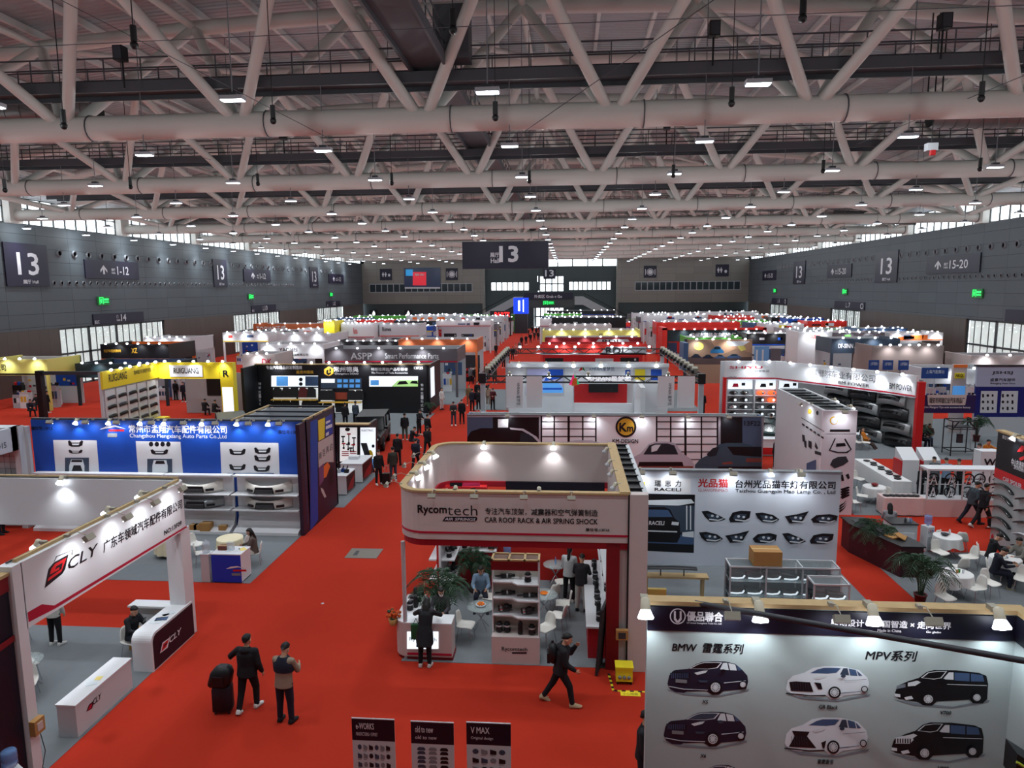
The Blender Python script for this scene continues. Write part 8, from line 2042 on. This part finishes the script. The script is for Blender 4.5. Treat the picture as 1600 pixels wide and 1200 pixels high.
# the rest of the hall, row upon row
COLS = [('white', WHITE2), ('white', WHITE), ('black', BLACK), ('pale grey', LGREY), ('blue', BLUE), ('white', WHITE2), ('red', CORAL), ('dark grey', GRP), ('green', FGREEN), ('white', WHITE), ('dark blue', MIDB)]
ACC = [('red', CRIM), ('blue', BLUE), ('green', FGREEN), ('orange', ORANGE), ('black', BLACK), ('yellow', YELLOW)]
BLK = [('outer left', -44, -31), ('inner left', -28.5, -11), ('central', -4.5, 10.5), ('inner right', 13, 26), ('outer right', 28.5, 40.5)]
EX = [(-47.5, -37, 100, 108), (-9, 9.5, 60, 108), (-31.5, -19, 86, 98), (9, 32, 58, 76), (11, 25, 84, 106), (-26, -9, 60, 80), (28, 43, 50, 66), (-37, -28, 82, 94), (-49, -37, 64, 80), (13, 24, 98, 106)]
k = 0
for r_, y in enumerate((78, 86, 95, 104, 113, 122, 131, 141, 151)):
 for bn, b0, b1 in BLK:
  n = 2 if r_ < 7 else 1
  for i in range(n):
   x0 = b0 + (b1 - b0) * i / n; x1 = b0 + (b1 - b0) * (i + 1) / n - .5
   if any(x0 < e[1] and x1 > e[0] and y < e[3] and y + 5 > e[2] for e in EX): k += 1; continue
   cn, cm = COLS[(k * 5 + r_ * 3) % len(COLS)]; an, am = ACC[(k + r_) % len(ACC)]; k += 1
   if an == cn: an, am = ACC[(k + r_ + 2) % len(ACC)]
   h_ = RNG.uniform(3.8, 5.0)
   far_booth('%s stand with %s stripe, %s block, %s far row%s' % (cn, an, bn, ORD[r_], '' if n == 1 else (', left half', ', right half')[i]), x0, x1, y, h_ - RNG.uniform(.8, 1.4), h_, cm, 4.5, (), am, 5, goods_n=4)
   q_ = MB(); zc = h_ - .5
   for j_ in range(RNG.randint(2, 5)): u_ = RNG.uniform(x0 + .4, x1 - 1.8); q_.box(u_, u_ + RNG.uniform(.4, 1.4), y - .03, y, zc - RNG.uniform(.1, .25), zc + RNG.uniform(.05, .3), RNG.choice((am, INK, MIDB, M_SIGNT, CORAL, am)))
   q_.build('fascia_print', t_ if False else LASTB[0], True)
   far_lamps((x0 + .3, y + 4.2, h_), (x1 - .3, y + 4.2, h_), 3, 'over the rear of a far stand'); far_lamps((x1, y + .5, h_), (x1, y + 4.2, h_), 1, 'over the side of a far stand')
MB().box(-11.6, -8.4, 150, 150.6, 4.2, 7.6, mat('led_blue', (20, 60, 230), .4, emit=1.2)).box(-10.6, -10.2, 149.9, 150, 4.8, 7.0, M_GLOWW).box(-9.6, -9.4, 149.9, 150, 4.6, 7.2, M_GLOWW).box(-11.4, -8.6, 150, 150.6, 0, 4.2, DKGREY).top('led_pillar', 'tall blue lit pillar sign left of the far aisle', 'sign', (-10, 150, 0))
t = thing('lit_lettering', 'red lit letters on a dark stand beside the blue pillar sign', 'sign', (-14, 148, 5.0)); MB().box(-16.5, -12.0, 148.1, 148.4, 0, 4.9, BLACK).build('board', t, True)
text('PARTS', (-15.5, 148.05, 3.4), (1, 0, 0), (0, 0, 1), 3.2, 1.2, mat('neon_red', (230, 40, 40), .4, emit=1.5), t, bold=.04)
# ================================================================ people (positions read off where their feet or seats are)
DK = (14, 15, 22); NV = (18, 22, 40); OL = (46, 48, 42); GY = (86, 92, 98); BG = (136, 120, 104); KH = (120, 100, 70); DN = (52, 62, 80); WH = (206, 206, 204); OR = (176, 104, 24); BR = (60, 44, 40); LB = (112, 136, 160)
def at(px, py, dz=0.0):
 p = gp(px, py); return (p.x, p.y, dz)
def face_to(px, py, qx, qy):
 """heading in degrees that turns a figure at pixel p towards floor pixel q"""
 a, b = gp(px, py), gp(qx, qy); return math.degrees(math.atan2(b.x - a.x, -(b.y - a.y)))
AWAY = 178
person('drag', at(390, 1108), 176, 'person in black hoodie seen from behind, one hand on a suitcase stack', DK, DK, WH, (1.14, 1.12, 1.03))
person('phone', at(447, 1128), 172, 'person in beige and navy jacket walking away up the red aisle', BG, NV, DK, (1.12, 1.1, 1.04))
yk = MB()
# the dark yoke of the two-tone jacket
g = gp(447, 1128)
for o in COL.objects:
 if o.get('label', '').startswith('person in beige and navy'):
  z = 1.42
  YK = MB().rings([oval(Vector((0, -.075 + dy, zz)), Vector((0, -.08, 1)).normalized(), Vector((1, 0, 0)), rx, ry, 16) for zz, rx, ry, dy in ((1.18, .212, .15, .05), (1.27, .222, .155, .042), (1.36, .222, .148, .035), (1.43, .17, .12, .03), (1.49, .1, .095, .03))], cloth(NV)); YK.build('jacket_yoke', o)
s_ = thing('suitcase', 'tall dark suitcase with a dark bag strapped on it, beside the person in black hoodie', 'suitcase', at(350, 1112), rz=math.radians(10))
MB().rings([[Vector((x * a, y * a, z)) for x, y in ((-.2, -.14), (.2, -.14), (.22, 0), (.2, .14), (-.2, .14), (-.22, 0))] for z, a in ((.07, .9), (.1, 1), (.62, 1), (.66, .92))], mat('suitcase_dark', (26, 18, 30), .6)).build('shell', s_)
MB().path([(-.1, .1, .66), (-.1, .1, 1.08), (.1, .1, 1.08), (.1, .1, .66)], .012, ALU, 6).build('handle', s_)
for x in (-.15, .15):
 for y in (-.1, .1): MB().lathe([(.03, -.015), (.035, 0), (.03, .015)], (x, y, .035), BLACK, 10, axis=(1, 0, 0)).build('wheel', s_)
p = at(350, 1112, .67); MB().rings([[Vector((p[0] + x * a + (z - .9) * .25, p[1] + y * a, z)) for x, y in ((-.2, -.17), (.2, -.17), (.26, -.08), (.26, .08), (.2, .17), (-.2, .17), (-.26, .08), (-.26, -.08))] for z, a in ((.66, .8), (.72, 1), (.98, .95), (1.1, .7), (1.15, .4))], BLACK, True).cbox((p[0], p[1] - .16, .84), (.24, .06, .22), BLACK).top('holdall', 'black holdall standing on top of the dark suitcase', 'bag', p)
person('call', at(876, 1100), 92, 'person in black with backpack walking left to right, hand at face', DK, DK, (170, 150, 120), (1.1, 1.1, 1.02))
g = at(876, 1100); bp = thing('backpack', 'black backpack on the person walking with hand at face', 'backpack', (g[0] - .13, g[1] + .0, 1.27), rz=math.radians(92))
MB().ball((0, .05, 0), (.17, .12, .26), BLACK, 14, 10).cbox((0, .15, -.08), (.24, .07, .24), BLACK).build('body', bp); MB().tube((0, .06, .25), (0, .06, .3), .03, BLACK, 6).build('grab_handle', bp)
person('lean', at(665, 1040), 178, 'person in long black coat leaning on the white rounded counter, back to camera', DK, DK, WH, 1.0)
p = at(652, 1032); g_ = thing('shopping_bag', 'dark green bag at the side of the person leaning on the counter', 'bag', (p[0], p[1] - .03, .62)); MB().cbox((0, 0, .2), (.26, .1, .4), mat('bag_green', (20, 84, 50), .6)).build('body', g_); MB().path([(-.07, 0, .4), (0, 0, .56), (.07, 0, .4)], .008, INK, 5).build('handle', g_)
person('masksit', (-3.45, 18.05, .2), 0, 'masked person in grey cardigan behind the white rounded counter', (70, 66, 74), DK, DK)
person('sit', (-11.45, 16.5, .1), 75, 'person in black hooded jacket sitting behind the round-edged counter with a phone', DK, NV, DK)
MB().cbox((-10.98, 16.36, 1.12), (.02, .075, .15), BLACK, ry=.5, rz=-.25).top('phone', 'dark phone held by the person behind the round-edged counter', 'phone', (-10.98, 16.36, 1.12))
person('stand', at(88, 1008), 178, 'person with white patterned top under the fascia, only legs clear', (190, 190, 186), DK, WH)
person('sitlong', (at(399, 882)[0], at(399, 882)[1], 0), -70, 'person with long hair in brown blouse sitting behind the blue counter', (92, 80, 74), (190, 186, 176), DK)
g = at(752, 947); person('sit', (g[0], g[1], 0), 6, 'person in light blue jacket bent over the glass table with oranges', LB, NV, DK)
g = at(762, 912); person('sit', (g[0], g[1], 0), 60, 'person in black jacket sitting in front of the water dispenser', DK, DK, DK)
g = at(772, 890); person('sit', (g[0], g[1], 0), 10, 'person hidden behind the display tower, only head top showing', NV, DK, DK)
person('standmask', at(912, 905), 10, 'masked person in black jacket facing camera in the centre stand', DK, DK, DK)
person('tail', at(889, 940), 165, 'person with ponytail in pale jacket and black skirt trousers, centre stand', (186, 190, 192), DK, WH)
person('phone', at(908, 955), 170, 'person in dark patterned top and pale trousers, back to camera in centre stand', (36, 34, 40), (190, 190, 186), DK)
person('stand', at(1003, 1245), 75, 'person in dark suit beside the white car print wall, at the bottom edge', DK, DK, DK)
# aisle, centre left
person('standmask', at(592, 757), 40, 'person with white lanyard card on black jacket, left of the suitcase pair', DK, DK, WH)
person('stand', at(615, 752), 205, 'person in olive jacket with back to camera beside a black suitcase', OL, DN, WH)
person('stand', at(622, 727), 182, 'person all in black walking away past the black off-roader', DK, DK, DK)
person('stand', at(520, 748), 178, 'person in grey blue jacket looking at the accessory panels', (42, 54, 66), GY, DK)
s_ = thing('suitcase', 'small black cabin suitcase beside the person in olive jacket', 'suitcase', at(604, 757)); MB().box(-.19, .19, -.12, .12, .06, .58, BLACK).build('shell', s_); MB().path([(-.08, .06, .58), (-.08, .06, .95), (.08, .06, .95), (.08, .06, .58)], .012, ALU, 6).build('handle', s_)
for x in (-.14, .14): MB().lathe([(.025, -.02), (.03, 0), (.025, .02)], (x, 0, .03), BLACK, 8, axis=(1, 0, 0)).build('wheel', s_)
person('sitphone', at(643, 700), 120, 'person in dark clothes crouching beside the black off-roader', DK, DN, WH)
person('phone', at(655, 680), 60, 'person in black holding papers before the black off-roader, left of pair', DK, DK, WH)
person('stand', at(668, 690), 150, 'person in black holding papers before the black off-roader, right of pair', DK, DK, BG)
person('stand', at(633, 688), 190, 'person in black leaning towards the black off-roader', DK, (60, 80, 70), WH)
person('walk', at(668, 712), 175, 'person in black half behind the centre stand fascia edge', DK, DK, DK)
person('walk', at(650, 735), 178, 'person whose dark head and shoulders show over the fascia edge', NV, DK, DK)
person('phone', at(709, 665), 10, 'person in dark grey jacket with bag walking down the aisle towards camera', (44, 48, 52), DN, WH)
person('standmask', at(722, 662), 5, 'masked person in black walking beside the one in dark grey', DK, DK, DK)
for i, (x, y, k_, rz, j_, t_, l) in enumerate((
  (733, 634, 'stand', 0, KH, KH, 'person in pale vest and khaki trousers in the aisle'),
  (746, 628, 'standmask', 0, DK, NV, 'masked person in black with lanyard beside the one in khaki'),
  (758, 628, 'walk', 0, DK, DK, 'person in black jacket over white shirt walking towards camera'),
  (748, 642, 'stand', 180, DK, DK, 'person in dark clothes behind the dark wall end'),
  (738, 642, 'stand', 170, NV, DK, 'person low behind the dark wall end, left of another'),
  (770, 640, 'phone', 20, (84, 30, 40), DK, 'person in dark red top at the left truss post'),
  (763, 634, 'tail', 160, (150, 130, 112), BG, 'person in beige coat at the left truss post'),
  (736, 600, 'standmask', 0, GY, DK, 'masked person in grey by the grey stand corner'),
  (742, 600, 'stand', 30, DK, NV, 'person in black by the grey stand corner'),
  (746, 598, 'phone', 200, DK, DK, 'person in black looking at phone near the grey stand'),
  (760, 594, 'stand', 170, DK, DK, 'tall person in black in the middle of the aisle crowd'),
  (767, 592, 'walk', 0, (200, 200, 200), DK, 'person in white top in the middle of the aisle crowd'),
  (773, 600, 'walk', 178, OL, DK, 'person in olive walking away near the truss corner'),
  (750, 585, 'stand', 0, DK, DK, 'person in dark clothes beside the black open-front car'),
  (774, 583, 'stand', 180, BR, DK, 'person in brown behind the aisle crowd'),
  (787, 575, 'stand', 0, DK, DK, 'broad person in black at the white car front'),
  (793, 573, 'standmask', 10, NV, DK, 'person in navy next to the broad person in black'),
  (801, 562, 'stand', 180, DK, NV, 'person in black beyond the white cars, nearer'),
  (806, 556, 'walk', 0, (190, 120, 110), DN, 'person in pink top beyond the white cars'),
  (812, 551, 'stand', 0, GY, DK, 'person in grey beyond the white cars'),
  (815, 541, 'stand', 180, DK, DK, 'person in black by the far green stand, left'),
  (822, 539, 'walk', 0, NV, DK, 'person in navy by the far green stand, right'),
  (829, 536, 'stand', 180, DK, DK, 'person in black deep in the far aisle, left'),
  (835, 532, 'walk', 0, BR, DK, 'person in brown deep in the far aisle, middle'),
  (841, 533, 'stand', 180, DK, DN, 'person in black deep in the far aisle, right'),
  (846, 538, 'stand', 0, GY, (30, 60, 120), 'person in grey with blue trousers beside the red fascia end'),
  (838, 525, 'stand', 180, NV, DK, 'person in navy near the far gate, left'),
  (843, 522, 'walk', 0, DK, DK, 'person in black near the far gate, middle'),
  (848, 520, 'stand', 180, (180, 60, 40), DK, 'person in red near the far gate, right'),
  (826, 527, 'stand', 90, DK, DK, 'person in black at the blue far stand'),
  (832, 522, 'stand', 0, DK, NV, 'person in black before the far gate panes'),
  (690, 640, 'stand', 60, WH, WH, 'person in white blouse behind the white corner counter'),
  (775, 556, 'stand', 0, DK, DK, 'person in black at the rear of the white car'),
)):
 person(k_, at(x, y), rz, l, j_, t_, DK if i % 3 else WH)
# right half
person('armsback', at(1517, 818), 100, 'person in grey blue jacket walking with hands behind back, right', (52, 62, 70), NV, DK, (1.1, 1.1, 1.02))
person('walk', at(1534, 825), 105, 'person all in black with white shoes walking before the spoiler wall', DK, DK, WH, (1.1, 1.1, 1.05))
person('phone', at(1436, 785), 30, 'masked person in black jacket standing at the left end of the wheel rack', DK, DK, DK)
person('phone', at(1523, 745), 20, 'masked person in black behind the wheel rack, looking down', DK, DK, DK)
person('point', at(1537, 738), 20, 'person in ochre sweater and brown trousers behind the wheel rack', OR, (96, 84, 70), DK)
for i, (x, y, j_, l) in enumerate(((1458, 772, GY, 'first'), (1476, 774, LB, 'second'), (1495, 776, DK, 'third'))): person('phone', at(x, y), 180 - 10 * i, 'person seen between steering wheels behind the rack, %s from left' % l, j_, DK, DK)
g = at(1388, 845); person('sitlong', (g[0], g[1], .1), 165, 'person with long dark hair in pale blouse sitting at the maroon counter', (140, 144, 150), DK, DK)
g = at(1545, 890); person('sitphone', (g[0], g[1], 0), 75, 'seated person with dark hood beside the extinguisher', DK, DK, DK)
g = at(1552, 915); person('sitphone', (g[0], g[1], 0), 70, 'seated person in navy jacket with white emblem bending to the table', (16, 18, 34), NV, (120, 110, 90))
g = at(1594, 900); person('sit', (g[0], g[1], 0), -80, 'seated person in grey hoodie facing left at the right edge', (116, 114, 108), DK, DK)
g = at(1352, 700); person('lounge', (g[0], g[1], 0), 60, 'person in orange jacket lounging on a chair before the liner wall', OR, BR, WH)
for px, py, d, l in ((1352, 703, 60, 'white shell chair under the lounging person in orange'), (1338, 702, 30, 'pale shell chair beside the lounging person in orange'), (1341, 690, 200, 'white shell chair behind the lounging person in orange')):
 p = gp(px, py); chair(p.x, p.y, d, l)
p = gp(1344, 696); table(p.x, p.y, 'round white table beside the lounging person in orange', r=.4)
for i, (x, y, k_, rz, j_, t_, l) in enumerate((
  (1210, 732, 'phone', 60, DK, DK, 'person in black reading papers behind the headlamp wall, left'),
  (1224, 735, 'sitphone', 200, DK, NV, 'person crouching in dark clothes behind the headlamp wall'),
  (1204, 690, 'stand', 180, DK, DK, 'person in black with lanyard at the white red-footed counter'),
  (1240, 695, 'stand', 175, DK, DK, 'person in black with backpack beside the tall white block'),
  (1229, 668, 'stand', 0, GY, DK, 'person in grey at the dark green saloon car'),
  (1328, 705, 'stand', 200, GY, GY, 'person hidden beside the tall white block edge'),
  (1438, 698, 'sit', 30, DK, NV, 'seated person in black under the purple banner, left'),
  (1450, 695, 'sitlong', -20, BR, DN, 'seated person in brown reading under the purple banner'),
  (1525, 672, 'stand', 180, DK, DK, 'person in black before the blue poster wall, left'),
  (1535, 676, 'phone', 150, DK, DK, 'person in black before the blue poster wall, second from left'),
  (1545, 672, 'sit', 0, NV, DK, 'seated person in navy under the blue posters, left'),
  (1572, 668, 'stand', 10, DK, DK, 'person in black facing camera under the right white poster'),
  (1588, 668, 'sit', 30, BR, DK, 'seated person in brown under the right white poster'),
  (1598, 670, 'stand', 200, DK, DK, 'person in black at the right edge under the posters'),
  (886, 640, 'walk', 60, DK, DK, 'person in black walking inside the truss-framed stand, left'),
  (912, 640, 'walk', 80, DK, DK, 'person in black walking inside the truss-framed stand, second'),
  (950, 641, 'sit', 0, (60, 60, 66), DK, 'seated person with crossed legs in the truss-framed stand'),
  (996, 641, 'stand', 30, WH, DK, 'person in white shirt in the truss-framed stand'),
  (1017, 640, 'phone', 60, DK, DK, 'person in black looking at phone in the truss-framed stand'),
  (1097, 648, 'stand', 0, DK, DK, 'person in black right of the truss-framed stand'),
  (540, 668, 'stand', 180, DK, DK, 'person in black at the floor mat counter, left'),
  (556, 665, 'stand', 170, (58, 70, 84), DK, 'person in grey blue coat bending at the floor mat counter'),
  (520, 668, 'sit', 0, DK, DK, 'seated person in black before the floor mat stand'),
  (470, 672, 'phone', 20, DK, DK, 'person in black before the floor mats, behind the blue wall'),
  (425, 672, 'stand', 90, (150, 30, 30), DK, 'person in red top beside the dark off-roader roof'),
  (275, 625, 'stand', 180, DK, DK, 'person in black on the red carpet beyond the yellow panels, left'),
  (288, 628, 'stand', 0, NV, DK, 'person in navy on the red carpet beyond the yellow panels, right'),
  (320, 650, 'sit', 180, DK, DK, 'seated person in black before the yellow header, left'),
  (335, 652, 'sit', 160, DK, DK, 'seated person in black before the yellow header, right'),
  (60, 640, 'sit', 0, DK, DK, 'seated person in black at the left edge under the yellow black stand'),
  (75, 645, 'stand', 160, DK, DK, 'person in black at the left edge behind the blue wall'),
  (48, 650, 'sit', 60, NV, DK, 'seated person in navy at the left edge behind the blue wall'),
  (384, 625, 'stand', 20, DK, (150, 30, 30), 'person in black by the yellow column'),
  (1560, 620, 'stand', 20, DK, DK, 'person in black behind the blue poster wall'),
)):
 dz = 0
 person(k_, at(x, y, dz), rz, l, j_, t_, DK if i % 2 else WH)
g = at(37, 752); person('stand', (-22.6, 25.2, 0), 100, 'person whose dark head shows at the red tail lamp shelves', DK, DK, DK)
flush_far_lamps()
# ---------------------------------------------------------------- fit the lettering to its boxes, as meshes
for k in list(PEOPLE): drop(PEOPLE[k])
for o in (CHAIR0, PALMA, PALMB, FLOOD['arm'], FLOOD['can']): drop(o)
bpy.context.view_layer.update()
_dg = bpy.context.evaluated_depsgraph_get()
_new = []
for o, p, r, u, w_, h_, fit, off in FIT:
 me = bpy.data.meshes.new_from_object(o.evaluated_get(_dg))
 xs = [v.co.x for v in me.vertices] or [0, 1]; ys = [v.co.y for v in me.vertices] or [0, 1]
 x0, x1, y0, y1 = min(xs), max(xs), min(ys), max(ys)
 bd = BOLD.get(o.name, 0)
 sx = w_ / max(x1 - x0, 1e-3); sy = h_ / max(y1 - y0, 1e-3)
 if w_ <= 0: sx = sy
 n = r.cross(u)
 M = Matrix(((r.x, u.x, n.x, p.x - off.x), (r.y, u.y, n.y, p.y - off.y), (r.z, u.z, n.z, p.z - off.z), (0, 0, 0, 1)))
 T = M @ Matrix.Diagonal((sx, sy, 1, 1)) @ Matrix.Translation((-x0, -y0, 0))
 if bd > 0:
  vs = [v.co.copy() for v in me.vertices]; fs = [tuple(f.vertices) for f in me.polygons]; n_ = len(vs)
  sh = [(-bd, -bd), (bd, -bd), (-bd, bd), (bd, bd)]
  m2 = bpy.data.meshes.new('lettering')
  m2.from_pydata([T @ (v + Vector((a, b, 0))) + n * (.0012 * j_) for j_, (a, b) in enumerate(sh) for v in vs], [], [tuple(i + k * n_ for i in f) for k in range(4) for f in fs])
  m2.materials.append(me.materials[0]); bpy.data.meshes.remove(me); me = m2
 else: me.transform(T)
 _new.append((me, o.parent, o.name.split('.')[0], dict((k, o[k]) for k in ('label',) if k in o.keys())))
for o in [f[0] for f in FIT]: bpy.data.objects.remove(o)
for me, par, nm, props in _new:
 o = bpy.data.objects.new(nm, me); COL.objects.link(o); o.parent = par
 for k in props: o[k] = props[k]
